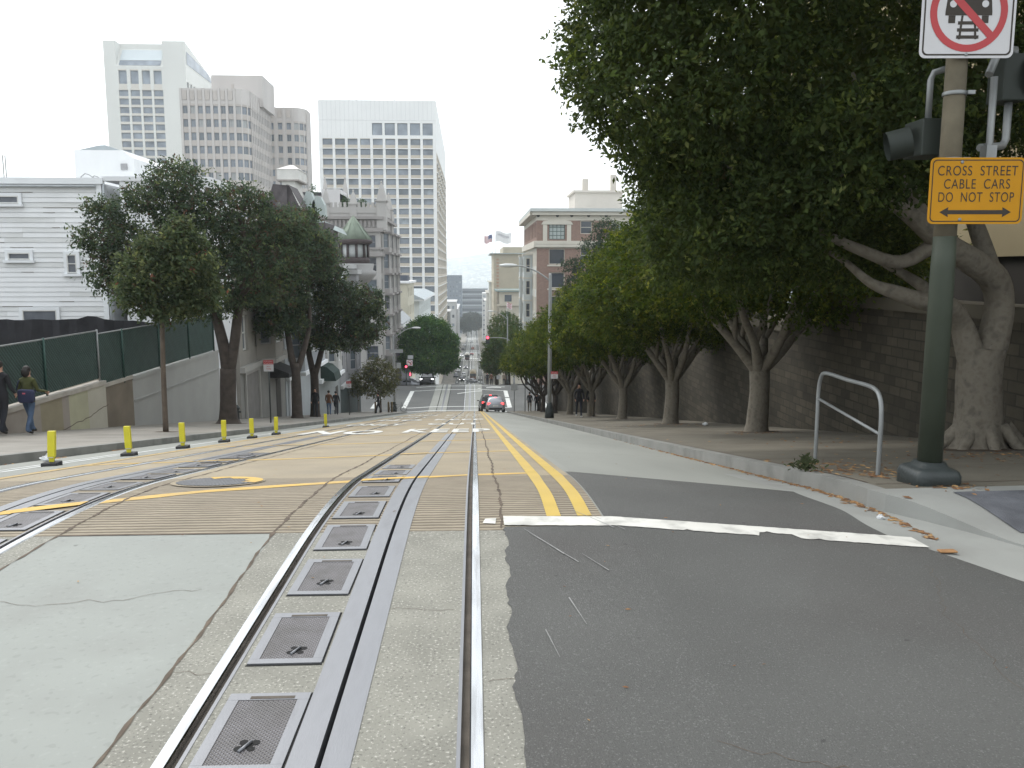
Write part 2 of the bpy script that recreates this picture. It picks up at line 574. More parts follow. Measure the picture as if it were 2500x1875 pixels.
def hatch(pts, wd, mat, name='yellow_line'):
    """pts: polyline X->Y across the bed"""
    b = MB()

    def yy(x):
        for (xa, ya), (xb, yb) in zip(pts, pts[1:]):
            if min(xa, xb) - 1e-6 <= x <= max(xa, xb) + 1e-6:
                return ya + (yb - ya) * (x - xa) / (xb - xa)
        return pts[-1][1]
    xs0, xs1 = min(p[0] for p in pts), max(p[0] for p in pts)
    for p, q, d in seg_x(xs0, xs1):
        nn = max(1, int((q - p) / .12))
        for i in range(nn):
            x, x2 = p + (q - p) * i / nn, p + (q - p) * (i + 1) / nn
            w1 = wd * (1 + .12 * sin(x * 9)); w2 = wd * (1 + .12 * sin(x2 * 9))
            y, y2 = yy(x), yy(x2)
            b.quad((x, y - w1 / 2, gz(x, y - w1 / 2) + d), (x2, y2 - w2 / 2, gz(x2, y2 - w2 / 2) + d), (x2, y2 + w2 / 2, gz(x2, y2 + w2 / 2) + d), (x, y + w1 / 2, gz(x, y + w1 / 2) + d))
    road_part(name, b, mat)


hatch([(.52, 8.32), (-.07, 8.17), (-2.3, 7.07), (-3.52, 6.2), (-4.6, 5.7)], .17, yel)
for kx, yk in enumerate((12.2, 16.3, 20.4, 24.6, 28.6, 32.6, 36.7, 40.8, 49, 57, 65, 73, 81)):
    hatch([(.52, yk + .2), (-.1, yk), (-2.46, yk - 1.25), (-4.85, yk - 2.0)], .13, yel)
dl = MB()
for xc in (.575, .80):
    dl.sweep([(lambda y, xc=xc: xc - .052 + .006 * sin(y * 3), .0045), (lambda y, xc=xc: xc + .052 + .005 * sin(y * 4), .0045)], ysr(5.9, 87.5), 0, True)
road_part('double_yellow_line', dl, yel2)
el = MB()
el.sweep([(-4.9, .004), (-4.72, .004)], ysr(7.5, 87), 0, True)
road_part('yellow_edge_line', el, paint_mat('faded_yellow', (.38, .27, .115), (.26, .23, .18), .8, 1.2))
wl = MB()
for xa, xb, y0, y1 in ((-5.95, -5.85, 8, 14), (-5.7, -5.58, 8, 30), (-5.68, -5.56, 32, 50)):
    wl.sweep([(xa, .003), (xb, .003)], ysr(y0, y1), 0, True)
road_part('white_line', wl, paint_mat('scuffed_white', (.55, .56, .55), (.25, .255, .235), .8, 2))
st = MB()
NS = 90
pa, pb = [], []
for i in range(NS + 1):
    t = i / NS
    x = .2 + 2.93 * t
    yt = 5.90 - .20 * t + random.uniform(-.004, .004)
    yb = yt - .25 + random.uniform(-.005, .007) + (.09 if .60 < t < .70 else 0) + (.03 if random.random() < .06 else 0)
    pa.append((x, yt)); pb.append((x, yb))
for i in range(NS):
    q = [pb[i], pb[i + 1], pa[i + 1], pa[i]]
    st.quad(*[(x, y, gz(x, y) + .009) for x, y in q])
st.quad(*[(x, y, gz(x, y) + .006) for x, y in ((.05, 5.72), (.14, 5.70), (.15, 5.86), (.07, 5.84))])
road_part('stop_line', st, paint_mat('stop_line_paint', (.60, .59, .55), (.11, .11, .105), .5, 5))


def road_word(txt, x0, x1, y0, y1):
    V, Fc = text_mesh(txt, 1, spacing=1.15, bold=.035)
    xa, xb = min(v[0] for v in V), max(v[0] for v in V)
    ya, yb = min(v[1] for v in V), max(v[1] for v in V)
    b = MB()
    b.v = []
    for v in V:
        x = x0 + (v[0] - xa) / (xb - xa) * (x1 - x0); y = y0 + (v[1] - ya) / (yb - ya) * (y1 - y0)
        b.v.append((x, y, gz(x, y) + .0105))
    b.f = Fc; b.m = [0] * len(Fc)
    road_part('road_lettering', b, whitep)


for base in (20.9, 37.4, 53.4):
    s_ = base - 20.9
    road_word('KEEP', -1.85, .42, base, base + 3.0)
    road_word('OUT', -1.7, .2, base + 8.0, base + 10.6 if s_ == 0 else base + 7.4 + 2.6)
    road_word('NO', -4.3, -2.4, base - .9, base + 2.0)
    road_word('ONLY', -4.5, -2.5, base + 7.4, base + 10.0)

# markings of the level crossing
cw = MB()
for xa, xb, ya, yb in ((-7.7, 3.7, 88.4, 88.7), (-7.7, 3.9, 91.0, 91.3), (-7.5, 3.9, 104.2, 104.5), (-7.5, 3.9, 107.6, 107.9)):
    xs = [xa] + [x for x in (-4.5, 1, KR, KL) if xa < x < xb] + [xb]
    xs = sorted(xs)
    for p, q in zip(xs, xs[1:]):
        cw.quad(*[(x, y, gz(x, y) + .012) for x, y in ((p, ya), (q, ya), (q, yb), (p, yb))])
for xa, ya, yb in ((-8.0, 91.2, 104.3), (-11.4, 91, 104.3), (3.6, 91.2, 98.2), (3.6, 98.9, 104.3), (7.6, 91, 98), (7.6, 99, 104)):
    cw.quad(*[(x, y, gz(x, y) + .012) for x, y in ((xa, ya), (xa + .5, ya), (xa + .5, yb), (xa, yb))])
for (xa, ya), (xb, yb) in (((-2.1, 100.6), (.1, 102.6)), ((.4, 104.9), (2.2, 106.6)), ((2.2, 106.6), (3.4, 106.9)), ((.1, 102.6), (.9, 102.8))):
    cw.quad(*[(x, y, gz(x, y) + .016) for x, y in ((xa, ya), (xb, yb), (xb, yb + .5), (xa, ya + .5))])
road_part('crosswalk_line', cw, paint_mat('crosswalk_paint', (.62, .63, .61), (.16, .16, .16), .25, 1))
fm = MB()
for y0 in (298, 403, 508, 613, 718):
    for yy_ in (y0 - 1, y0 + 4, y0 + 18, y0 + 23):
        for x in [KL + .3 + 1.0 * i for i in range(10)]:
            if yy_ > 300: fm.quad(*[(xx, y2, gz(xx, y2) + .03) for xx, y2 in ((x, yy_), (x + .55, yy_), (x + .55, yy_ + 3), (x, yy_ + 3))])
for x in (-2.0, -1.75, -5.2, 1.1, KR - .1):
    fm.sweep([(x, .03), (x + .14, .03)], ysr(222, 1000), 0, True)
road_part('far_road_marking', fm, paint_mat('far_paint', (.7, .71, .7), (.3, .3, .3), .3, .3))

# pavements with kerbs
for side, nm in ((1, 'right'), (-1, 'left')):
    p = MB()
    for y0, y1 in ((4.2 if side > 0 else 5, 86), (111.5, 1200)):
        ys = ysr(y0, y1, .15 if False else None)
        if side > 0:
            gz_ = lambda y: -.16
            h = lambda y: wz(kx(y), y) - zp(y)
            kx = lambda y: KR + max(0, 6.68 - y) * .40
            ysn_ = [y for y in ys if y <= 6.9] + [6.85]; ysf_ = [6.85] + [y for y in ys if y > 6.9]
            if y0 > 50: ysn_, ysf_ = [], ys
            else: ysn_ = sorted(set(ysn_))
            for yq, mi_ in ((ysn_, 3), (ysf_, 1)):
                if len(yq) < 2: continue
                p.sweep([(kx, -.2), (kx, h)], yq, mi_)
                p.sweep([(kx, h), (lambda y: kx(y) + .16, h)], yq, mi_)
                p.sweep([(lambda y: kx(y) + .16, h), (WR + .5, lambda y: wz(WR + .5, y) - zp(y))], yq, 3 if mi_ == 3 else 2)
        else:
            p.sweep([(WL - .5, .06), (KL - .16, 0)], ys, 0)
            p.sweep([(KL - .16, 0), (KL, 0)], ys, 1)
            p.sweep([(KL, 0), (KL, -.2)], ys, 1)
        # rounded corner end walls
        ye = y1
        xa, xb = (KR, WR + .5) if side > 0 else (WL - .5, KL)
        p.quad((xb, ye, zp(ye) - .3), (xa, ye, zp(ye) - .3), (xa, ye, wz(xa, ye)), (xb, ye, wz(xb, ye)), mi=1)
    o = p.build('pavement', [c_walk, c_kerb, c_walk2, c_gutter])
    tag(o, {'right': 'shaded concrete pavement with kerb along the stone retaining wall', 'left': 'concrete pavement with dark kerb beside the green fence and bay windowed houses'}[nm], 'pavement', kind='structure')
    if side > 0:
        tp = MB()
        for i in range(4):
            for j in range(4):
                x, y = 3.95 + .22 * i, 5.72 + .22 * j
                tp.quad(*[(xx, yy_, wz(xx, yy_) + .006) for xx, yy_ in ((x, y), (x + .22, y), (x + .22, y + .22), (x, y + .22))])
        tp.build('tactile_patch', M('dark_tactile_paving', (.11, .115, .13), .8, .25, 5, .6, 120), o)
        jn = MB()
        for yj in [7.1 + 1.5 * i for i in range(0, 40)]:
            jn.quad((KR + .2, yj, wz(KR + .2, yj) + .003), (WR, yj, wz(WR, yj) + .003), (WR, yj + .02, wz(WR, yj + .02) + .003), (KR + .2, yj + .02, wz(KR + .2, yj + .02) + .003))
        jn.sweep([(KR + .16, lambda y: wz(KR + .16, y) - zp(y) + .003), (KR + .18, lambda y: wz(KR + .18, y) - zp(y) + .003)], ysr(7.2, 86), 0)
        jn.build('paving_joint', dark_gap, o)
    else:
        jn = MB()
        for yj in [8 + 1.8 * i for i in range(0, 40)]:
            jn.quad((WL, yj, wz(WL, yj) + .003), (KL - .2, yj, wz(KL - .2, yj) + .003), (KL - .2, yj + .025, wz(KL - .2, yj + .025) + .003), (WL, yj + .025, wz(WL, yj + .025) + .003))
        jn.build('paving_joint', dark_gap, o)

# ------------------------------------------------------------------ cable car tracks
for tx, lab in ((-.565, 'cable car track nearest the camera with bright worn rails and a dark slot'), (-3.545, 'uphill cable car track beside the yellow marker posts')):
    tr = empty('cable_car_track', lab, 'cable car track', (tx, 2, 0), group='cable car tracks in the street')
    ysn = ysr(-6, 109, None) + ysr(110, 1000)
    for s_, xc in ((1, tx + .565), (-1, tx - .565)):
        r = MB()
        pts = [(xc + s_ * .03, -.04), (xc + s_ * .03, .0), (xc + s_ * .025, .007), (xc - s_ * .021, .007), (xc - s_ * .026, .0), (xc - s_ * .028, -.03)]
        if s_ > 0: pts = pts[::-1]
        r.sweep(pts, ysn, 0)
        pts = [(xc - s_ * .028, -.03), (xc - s_ * .06, -.03)]
        r.sweep(pts if s_ < 0 else pts[::-1], ysn, 1)
        pts = [(xc - s_ * .06, -.03), (xc - s_ * .06, .003), (xc - s_ * .075, .003), (xc - s_ * .075, -.04)]
        r.sweep(pts if s_ < 0 else pts[::-1], ysn, 2)
        r.build('rail', [steel, rust, plate_steel], tr, off=(tx, 2, 0))
    r = MB()
    r.sweep([(tx - .115, -.05), (tx - .115, .004), (tx - .011, .005), (tx - .011, -.2)], ysn, 0)
    r.sweep([(tx - .011, -.2), (tx + .011, -.2)], ysn, 1)
    r.sweep([(tx + .011, -.2), (tx + .011, .005), (tx + .115, .004), (tx + .115, -.05)], ysn, 0)
    for i_, f_ in enumerate(r.f):
        if r.m[i_] == 0 and 17 < min(r.v[q][1] for q in f_) < 86: r.m[i_] = 2
    r.build('slot_plate', [plate_steel, black_gap, c_tan], tr, off=(tx, 2, 0))

# inspection covers: frame, tread plate, clover lifting hole
tread = bpy.data.materials.new('tread_plate'); tread.use_nodes = True
_t = tread.node_tree; _p = _t.nodes['Principled BSDF']
_tc = _t.nodes.new('ShaderNodeTexCoord')
_ck = []
for rt in (pi / 4, -pi / 4):
    mp = _t.nodes.new('ShaderNodeMapping'); mp.inputs['Rotation'].default_value = (0, 0, rt)
    wv = _t.nodes.new('ShaderNodeTexWave'); wv.inputs['Scale'].default_value = 22
    _t.links.new(_tc.outputs['Object'], mp.inputs['Vector']); _t.links.new(mp.outputs['Vector'], wv.inputs['Vector'])
    _ck.append(wv.outputs['Fac'])
mm = _t.nodes.new('ShaderNodeMath'); mm.operation = 'MULTIPLY'
_t.links.new(_ck[0], mm.inputs[0]); _t.links.new(_ck[1], mm.inputs[1])
rp = _t.nodes.new('ShaderNodeValToRGB')
rp.color_ramp.elements[0].position = .1; rp.color_ramp.elements[1].position = .55
rp.color_ramp.elements[0].color = (.10, .092, .092, 1); rp.color_ramp.elements[1].color = (.27, .262, .28, 1)
_t.links.new(mm.outputs[0], rp.inputs['Fac'])
_oi = _t.nodes.new('ShaderNodeObjectInfo'); _nz = _t.nodes.new('ShaderNodeTexNoise'); _nz.noise_dimensions = '4D'; _nz.inputs['Scale'].default_value = 9; _nz.inputs['Detail'].default_value = 4
_mw = _t.nodes.new('ShaderNodeMath'); _mw.operation = 'MULTIPLY'; _mw.inputs[1].default_value = 40; _t.links.new(_oi.outputs['Random'], _mw.inputs[0]); _t.links.new(_mw.outputs[0], _nz.inputs['W']); _t.links.new(_tc.outputs['Object'], _nz.inputs['Vector'])
_rr = _t.nodes.new('ShaderNodeValToRGB'); _rr.color_ramp.elements[0].position = .42; _rr.color_ramp.elements[1].position = .62; _rr.color_ramp.elements[0].color = (0, 0, 0, 1); _rr.color_ramp.elements[1].color = (.6, .6, .6, 1); _t.links.new(_nz.outputs['Fac'], _rr.inputs['Fac'])
_mx = _t.nodes.new('ShaderNodeMix'); _mx.data_type = 'RGBA'; _mx.inputs['B'].default_value = (.098, .092, .088, 1); _t.links.new(rp.outputs['Color'], _mx.inputs['A']); _t.links.new(_rr.outputs['Color'], _mx.inputs['Factor'])
_t.links.new(_mx.outputs['Result'], _p.inputs['Base Color'])
bm_ = _t.nodes.new('ShaderNodeBump'); bm_.inputs['Strength'].default_value = .8; bm_.inputs['Distance'].default_value = .01
_t.links.new(mm.outputs[0], bm_.inputs['Height']); _t.links.new(bm_.outputs['Normal'], _p.inputs['Normal'])
_p.inputs['Metallic'].default_value = .35; _p.inputs['Roughness'].default_value = .45


def ground_mesh(mb, X, Y):
    return mb


_cover_names = ['nearest to the camera', 'second', 'third', 'fourth', 'fifth', 'sixth', 'seventh', 'eighth', 'ninth', 'tenth', 'eleventh', 'twelfth', 'thirteenth']


RC = random.Random(77)


def cover(xc, y0, label, painted=0, L_=.56, hole_y=.12):
    sl_ = (zp(y0 + L_) - zp(y0)) / L_
    root = empty('inspection_cover', label, 'cover plate', (xc + RC.uniform(-.006, .006), y0 + RC.uniform(-.02, .02), zp(y0)), RC.uniform(-.014, .014), group='steel inspection covers beside the cable slot')
    hole_y += RC.uniform(-.03, .03)
    W = .165

    def q(b, xa, xb, ya, yb, z, mi=0):
        b.quad(*[(x, y, z + sl_ * y) for x, y in ((xa, ya), (xb, ya), (xb, yb), (xa, yb))], mi=mi)

    def bx(b, xa, xb, ya, yb, z0, z1, mi=0):
        n = len(b.v)
        b.v += [(x, y, z + sl_ * y) for z in (z0, z1) for x, y in ((xa, ya), (xb, ya), (xb, yb), (xa, yb))]
        for f in ((4, 5, 6, 7), (0, 1, 5, 4), (1, 2, 6, 5), (2, 3, 7, 6), (3, 0, 4, 7)):
            b.f.append(tuple(n + i for i in f)); b.m.append(mi)
    f = MB()
    bx(f, -W, W, 0, .045, .001, .008); bx(f, -W, W, L_ - .055, L_, .001, .008)
    bx(f, -W, -W + .045, .046, L_ - .056, .001, .008); bx(f, W - .045, W, .046, L_ - .056, .001, .008)
    bx(f, -W + .09, W - .06, L_ - .048, L_ - .028, .0082, .0095, 1)      # cast lettering bar
    bx(f, W, W + .008, .01, L_ + .01, .0012, .0016, 2)
    bx(f, -W - .004, W + .004, -.012, -.002, .0012, .0026, 2)
    f.build('frame', [plate_steel, rust, black_gap], root)
    b = MB()
    q(b, -W + .046, W - .046, .046, L_ - .056, .006)
    b.build('tread_plate', tread, root)
    if painted:
        b = MB(); q(b, -W + .02, W - .02, .2 * painted, .2 * painted + .17, .010); b.build('yellow_paint', yel, root)
    h = MB()
    cx_, cy_ = .02 + RC.uniform(-.02, .03), hole_y + .03
    for dx, dy, r_ in ((0, 0, .022), (.026, .02, .017), (-.026, -.02, .019), (.02, -.022, .015), (-.018, .024, .016)):
        n = len(h.v)
        h.v += [(cx_ + dx + r_ * cos(t * pi / 6), cy_ + dy + r_ * sin(t * pi / 6), .0072 + .0002 * (dx > 0) + .0003 * (dy > 0) + sl_ * (cy_ + dy + r_ * sin(t * pi / 6))) for t in range(12)]
        h.f.append(tuple(range(n, n + 12))); h.m.append(0)
    h.tube([(cx_ - .02, cy_ - .045, .010 + sl_ * cy_), (cx_ + .012, cy_ + .02, .013 + sl_ * cy_)], .006, 6, 1)
    h.build('lifting_hole', [black_gap, plate_steel], root)


for i in range(10):
    y0 = [2.78, 3.6, 4.4, 5.16, 5.9, 6.7, 7.5, 8.3, 9.1, 1.95][i]
    nm = ['second nearest', 'third', 'fourth', 'fifth', 'sixth', 'seventh', 'eighth', 'ninth', 'last', 'first'][i]
    pt = {6: .8}.get(i, 0)
    lab = {0: 'steel tread cover with clover hole, largest in view beside the near slot', 6: 'steel cover with a yellow paint stripe beside the near slot'}.get(i, f'tread cover by the near cable slot, {nm} counting from the camera')
    if i == 9: lab = 'steel tread cover cut off by the bottom edge of the photo'; continue
    cover(-.86, y0, lab)
for i in range(10):
    y0 = 4.9 + .78 * i
    lab = {1: 'steel cover under the yellow painted band beside the far slot'}.get(i, f'tread cover in the uphill track, {_cover_names[i]} counting from the left frame edge')
    cover(-3.245, y0, lab)

mh = empty('manhole_cover', 'round iron manhole cover with yellow paint across its rim between the tracks', 'manhole cover', (-2.38, 7.72, zp(7.72)))
b = MB()
sl_ = (zp(8.1) - zp(7.35)) / .75


def disc(b, r, z, mi, k=28, sx=1):
    n = len(b.v)
    b.v += [(r * cos(2 * pi * j / k), r * sin(2 * pi * j / k), z + sl_ * r * sin(2 * pi * j / k)) for j in range(k)]
    b.f.append(tuple(range(n, n + k))); b.m.append(mi)


disc(b, .42, .006, 1)
b.build('rim', [plate_steel, c_tan], mh)
b = MB(); disc(b, .37, .010, 0)
b.build('lid', pattern_mat('manhole_lid', 'X', (.07, .07, .075), (.16, .165, .18), 9, .6, .2, .8), mh)

b = MB()
for i in range(9):
    t0, t1 = 2.05 - .27 * i, 2.05 - .27 * (i + 1)
    b.quad(*[(r_ * cos(t), r_ * sin(t), .012 + sl_ * r_ * sin(t)) for r_, t in ((.40, t0), (.40, t1), (.26 + .05 * sin(i * 2), t1), (.26 + .05 * sin(i * 2 - 2), t0))])
b.build('yellow_paint', yel, mh)

# ------------------------------------------------------------------ buildings
glass = M('window_glass', (.10, .12, .14), .12, .25, .35, spec=.6)
glass_pale = M('curtained_glass', (.24, .27, .31), .2, .35, .25, spec=.5)
WINS = {}
RW = random.Random(31)
blind = M('drawn_blind', (.40, .41, .41), .5, .1, .3, spec=.5)
glass_mid = M('mid_glass', (.15, .175, .20), .12, .3, .3, spec=.6)


def win_data(w_, h_, nx, ny, fr, dep=.06):
    b = MB()
    b.quad((-w_ / 2, 0, 0), (w_ / 2, 0, 0), (w_ / 2, 0, h_), (-w_ / 2, 0, h_), mi=0)
    e = fr
    b.box(-w_ / 2, -w_ / 2 + e, -dep, 0.002, 0, h_, 1); b.box(w_ / 2 - e, w_ / 2, -dep, 0.002, 0, h_, 1)
    b.box(-w_ / 2 + e, w_ / 2 - e, -dep, 0.002, 0, e, 1); b.box(-w_ / 2 + e, w_ / 2 - e, -dep, 0.002, h_ - e, h_, 1)
    for i in range(1, nx):
        x = -w_ / 2 + w_ * i / nx; b.box(x - e * .4, x + e * .4, -dep * .7, .002, e, h_ - e, 1)
    for i in range(1, ny):
        z = h_ * i / ny; b.box(-w_ / 2 + e, w_ / 2 - e, -dep * .8, .002, z - e * .4, z + e * .4, 1)
    return b


class Bld:
    def __init__(s, name, label, cat, loc, mats, group=None):
        s.loc = Vector(loc)
        s.root = empty(name, label, cat, loc, group=group)
        s.w = MB(); s.mats = mats; s.nw = 0; s.ex = None

    def face(s, p0, u, W, z0, z1, cols=0, rows=0, ww=1, wh=1, sill=.25, dep=.25, mi=0, mis=None, win=(1, 2, .06), wm=None, skip=None, ledge=0, cx=None, ml=1):
        ul = hypot(*u); u = (u[0] / ul, u[1] / ul); nx_, ny_ = u[1], -u[0]

        def P(a, z, d=0): return (p0[0] + u[0] * a - nx_ * d, p0[1] + u[1] * a - ny_ * d, z)

        def Q(a, b, c, d, m): s.w.quad(P(a, c), P(b, c), P(b, d), P(a, d), mi=m)
        if not cols or not rows:
            Q(0, W, z0, z1, mi); return
        cwid, ch = W / cols, (z1 - z0) / rows
        ang = math.atan2(u[1], u[0])
        wm = wm or (glass, M('white_frame', (.62, .62, .6), .6))
        wms = wm if isinstance(wm, list) else [wm]
        for r in range(rows):
            for c in range(cols):
                a0, a1, b0, b1 = c * cwid, (c + 1) * cwid, z0 + r * ch, z0 + (r + 1) * ch
                if skip and skip(c, r):
                    Q(a0, a1, b0, b1, mi); continue
                m0, m1 = (a0 + a1 - ww) / 2, (a0 + a1 + ww) / 2
                q0 = b0 + sill * ch; q1 = min(q0 + wh, b1 - .02)
                Q(a0, m0, b0, b1, mi); Q(m1, a1, b0, b1, mi)
                Q(m0, m1, b0, q0, mi if mis is None else mis); Q(m0, m1, q1, b1, mi if mis is None else mis)
                for (e, f_) in (((m0, q0), (m1, q0)), ((m1, q0), (m1, q1)), ((m1, q1), (m0, q1)), ((m0, q1), (m0, q0))):
                    s.w.quad(P(*e), P(*e, dep), P(*f_, dep), P(*f_), mi=mi)
                if ledge:
                    s.w.obox(((P((m0 + m1) / 2, 0)[0] + nx_ * .0), (P((m0 + m1) / 2, 0)[1] + ny_ * .0)), u, ww / 2, ledge, b0 - .12, b0 + .12, ml)
                pos = Vector(P((m0 + m1) / 2, q0, dep - .01))
                wq = RW.choice(wms)
                s.window((round(ww, 3), round(wh, 3), win, wq[0].name, wq[1].name), pos, ang)

    def window(s, key, pos, ang, name='window'):
        ww, wh, win, g_, f_ = key
        mats = [bpy.data.materials[g_], bpy.data.materials[f_]]
        if s.nw < 95:
            if key not in WINS:
                WINS[key] = win_data(ww, wh, *win).build(name, mats, s.root)
                o = WINS[key]
            else:
                o = WINS[key].copy(); COL.objects.link(o); o.parent = s.root; o.name = name
            o.location = pos - s.loc; o.rotation_euler = (0, 0, ang)
            s.nw += 1
        else:
            if s.ex is None: s.ex = {}
            d = s.ex.setdefault(key, MB())
            b = win_data(ww, wh, *win); n = len(d.v); ca, sa = cos(ang), sin(ang)
            d.v += [(pos[0] + x * ca - y * sa, pos[1] + x * sa + y * ca, pos[2] + z) for x, y, z in b.v]
            d.f += [tuple(n + i for i in f) for f in b.f]; d.m += b.m

    def box(s, *a, mi=0): s.w.box(*a, mi=mi)

    def part(s, name, mb, mats, label=None):
        o = mb.build(name, mats, s.root, off=s.loc)
        if label: o['label'] = label
        return o

    def done(s, bevel=0):
        s.w.build('wall', s.mats, s.root, off=s.loc)
        if s.ex:
            allb = MB(); mats = []
            for key, d in s.ex.items():
                n = len(allb.v); base = len(mats)
                mats += [bpy.data.materials[key[3]], bpy.data.materials[key[4]]]
                allb.v += d.v; allb.f += [tuple(n + i for i in f) for f in d.f]; allb.m += [base + m for m in d.m]
            o = allb.build('window', mats, s.root, off=s.loc); o['kind'] = 'stuff'
        return s.root


white_fr = M('white_frame', (.62, .62, .6), .6)
dark_fr = M('dark_frame', (.05, .05, .055), .6)
grey_fr = M('grey_frame', (.32, .32, .33), .6)
white_w = M('white_wall_paint', (.76, .77, .78), .8, .05, .6, dirt=.35, dcol=(.62, .63, .63), dscale=.5, stretch=(1, 1, .35))
deco = M('deco_stone', (.52, .49, .47), .85, .08, .15, dirt=.3, dcol=(.44, .41, .39), dscale=.06, stretch=(1, 1, .25))
tower_white = M('tower_white', (.78, .78, .77), .8, .04, .1)
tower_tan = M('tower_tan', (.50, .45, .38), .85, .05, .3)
pale_tower = M('pale_tower_concrete', (.66, .66, .63), .85, .05, .1, dirt=.15, dcol=(.58, .58, .55), dscale=.05, stretch=(1, 1, .3))
gothic_st = M('grey_stone', (.42, .405, .39), .85, .08, .5, dirt=.35, dcol=(.33, .315, .30), dscale=.3, stretch=(1, 1, .3))
stone_trim = M('brown_stone_trim', (.31, .29, .28), .85, .1, 1)

# --- pale balcony tower, left
YA = 290
pa0, pa1 = at(250, 98, YA), at(450, 100, YA)
zb = zp(YA) - 2
T_ = Bld('balcony_tower', 'tall pale tower with a column of balconies and a sloping glass crown', 'tower', (pa0.x, YA, zb), [pale_tower, M('pale_band', (.6, .57, .52), .85, .05, .1)])
xa, xb = at(292, 300, YA).x, at(405, 300, YA).x
zt = pa0.z
T_.face((pa0.x, YA), (1, 0), xa - pa0.x, zb, zt)
T_.face((xb, YA), (1, 0), pa1.x - xb, zb, zt)
zr0 = at(300, 216, YA).z; ph = (at(300, 216, YA).z - at(300, 237, YA).z)
nr = int((zr0 - zb) / ph)
T_.face((xa, YA), (1, 0), xb - xa, zr0 - nr * ph, zr0, 4, nr, (xb - xa) / 4 - .7, ph * .72, .12, .5, 0, 1, (1, 1, .12), (glass_pale, grey_fr))
T_.face((xa, YA), (1, 0), xb - xa, zr0, at(300, 168, YA).z, 4, 1, (xb - xa) / 4 - 1.1, (at(300, 175, YA).z - at(300, 208, YA).z), .24, .6, 0, 1, (1, 1, .1), (glass_pale, grey_fr))
zq = at(300, 168, YA).z
T_.face((xa, YA), (1, 0), xb - xa, zq, at(300, 161, YA).z)
zs0, zs1 = at(300, 161, YA).z, at(300, 112, YA).z
T_.w.quad((xa, YA, zs0), (xb, YA, zs0), (xb, YA + 4.0, zs1), (xa, YA + 4.0, zs1), mi=0)
T_.face((xa, YA + 4), (1, 0), xb - xa, zs1, zt)
sg = MB()
sg.quad((xa + .8, YA + .05, zs0 + .3), (xb - .8, YA + .05, zs0 + .3), (xb - .8, YA + 1.2, zs0 + 2.0), (xa + .8, YA + 1.2, zs0 + 2.0), mi=0)
sg.quad((xa + .8, YA + 1.2, zs0 + 2.1), (xb - .8, YA + 1.2, zs0 + 2.1), (xb - .8, YA + 3.8, zs1 - .3), (xa + .8, YA + 3.8, zs1 - .3), mi=1)
T_.part('crown_glazing', sg, [glass_pale, M('pale_glazing', (.55, .60, .62), .3, .05, .2)])
yb_ = atx(520, 200, pa1.x).y
T_.face((pa1.x, YA), (0, 1), yb_ - YA, zb, zt - 17)
T_.face((pa1.x, YA), (0, 1), yb_ - YA, zt - 17, zt - 12, 9, 1, 1.9, 4.2, .05, .5, 0, None, (1, 1, .1), (glass, grey_fr))
T_.face((pa1.x, YA), (0, 1), yb_ - YA, zt - 12, zt - 8)
T_.w.quad((pa1.x, YA, zt - 8), (pa1.x, yb_, zt - 8), (pa1.x, yb_, zt - 6), (pa1.x, YA, zt))
sg = MB(); sg.quad((pa1.x + .1, YA + 1, zt - 7), (pa1.x + .1, yb_ - 1, zt - 7.6), (pa1.x + .1, yb_ - 6, zt - 5), (pa1.x + .1, YA + 1, zt - 3)); T_.part('side_glazing', sg, glass_pale)
T_.w.quad((pa0.x, YA, zt), (xa, YA, zt), (xa, yb_, zt), (pa0.x, yb_, zt)); T_.w.quad((xa, YA + 4, zt), (xb, YA + 4, zt), (xb, yb_, zt), (xa, yb_, zt)); T_.w.quad((xb, YA, zt), (pa1.x, YA, zt), (pa1.x, yb_, zt - 6), (xb, yb_, zt))
T_.w.quad((xa, YA, zs0), (xa, YA + 4, zs1), (xa, YA + 4, zt), (xa, YA, zt)); T_.w.quad((xb, YA, zs0), (xb, YA + 4, zs1), (xb, YA + 4, zt), (xb, YA, zt))
T_.w.quad((pa0.x, yb_, zb), (pa0.x, YA, zb), (pa0.x, YA, zt), (pa0.x, yb_, zt)); T_.w.quad((pa1.x, yb_, zb), (pa0.x, yb_, zb), (pa0.x, yb_, zt), (pa1.x, yb_, zt - 6))
T_.done()

# --- deco hotel: front wing, rear wing, penthouse
YB = 205
q0, q1 = at(440, 215, YB), at(590, 222, YB)
zb = zp(YB) - 2
D_ = Bld('deco_hotel', 'grey stone hotel with rounded corners, vertical piers and rows of paired windows', 'building', (q0.x, YB, zb), [deco, M('deco_panel', (.47, .43, .40), .85, .08, .2)])
fl = 3.02
zt = q0.z
wmD = [(glass_pale, grey_fr)] * 3 + [(glass_mid, grey_fr)] * 2 + [(blind, grey_fr)]


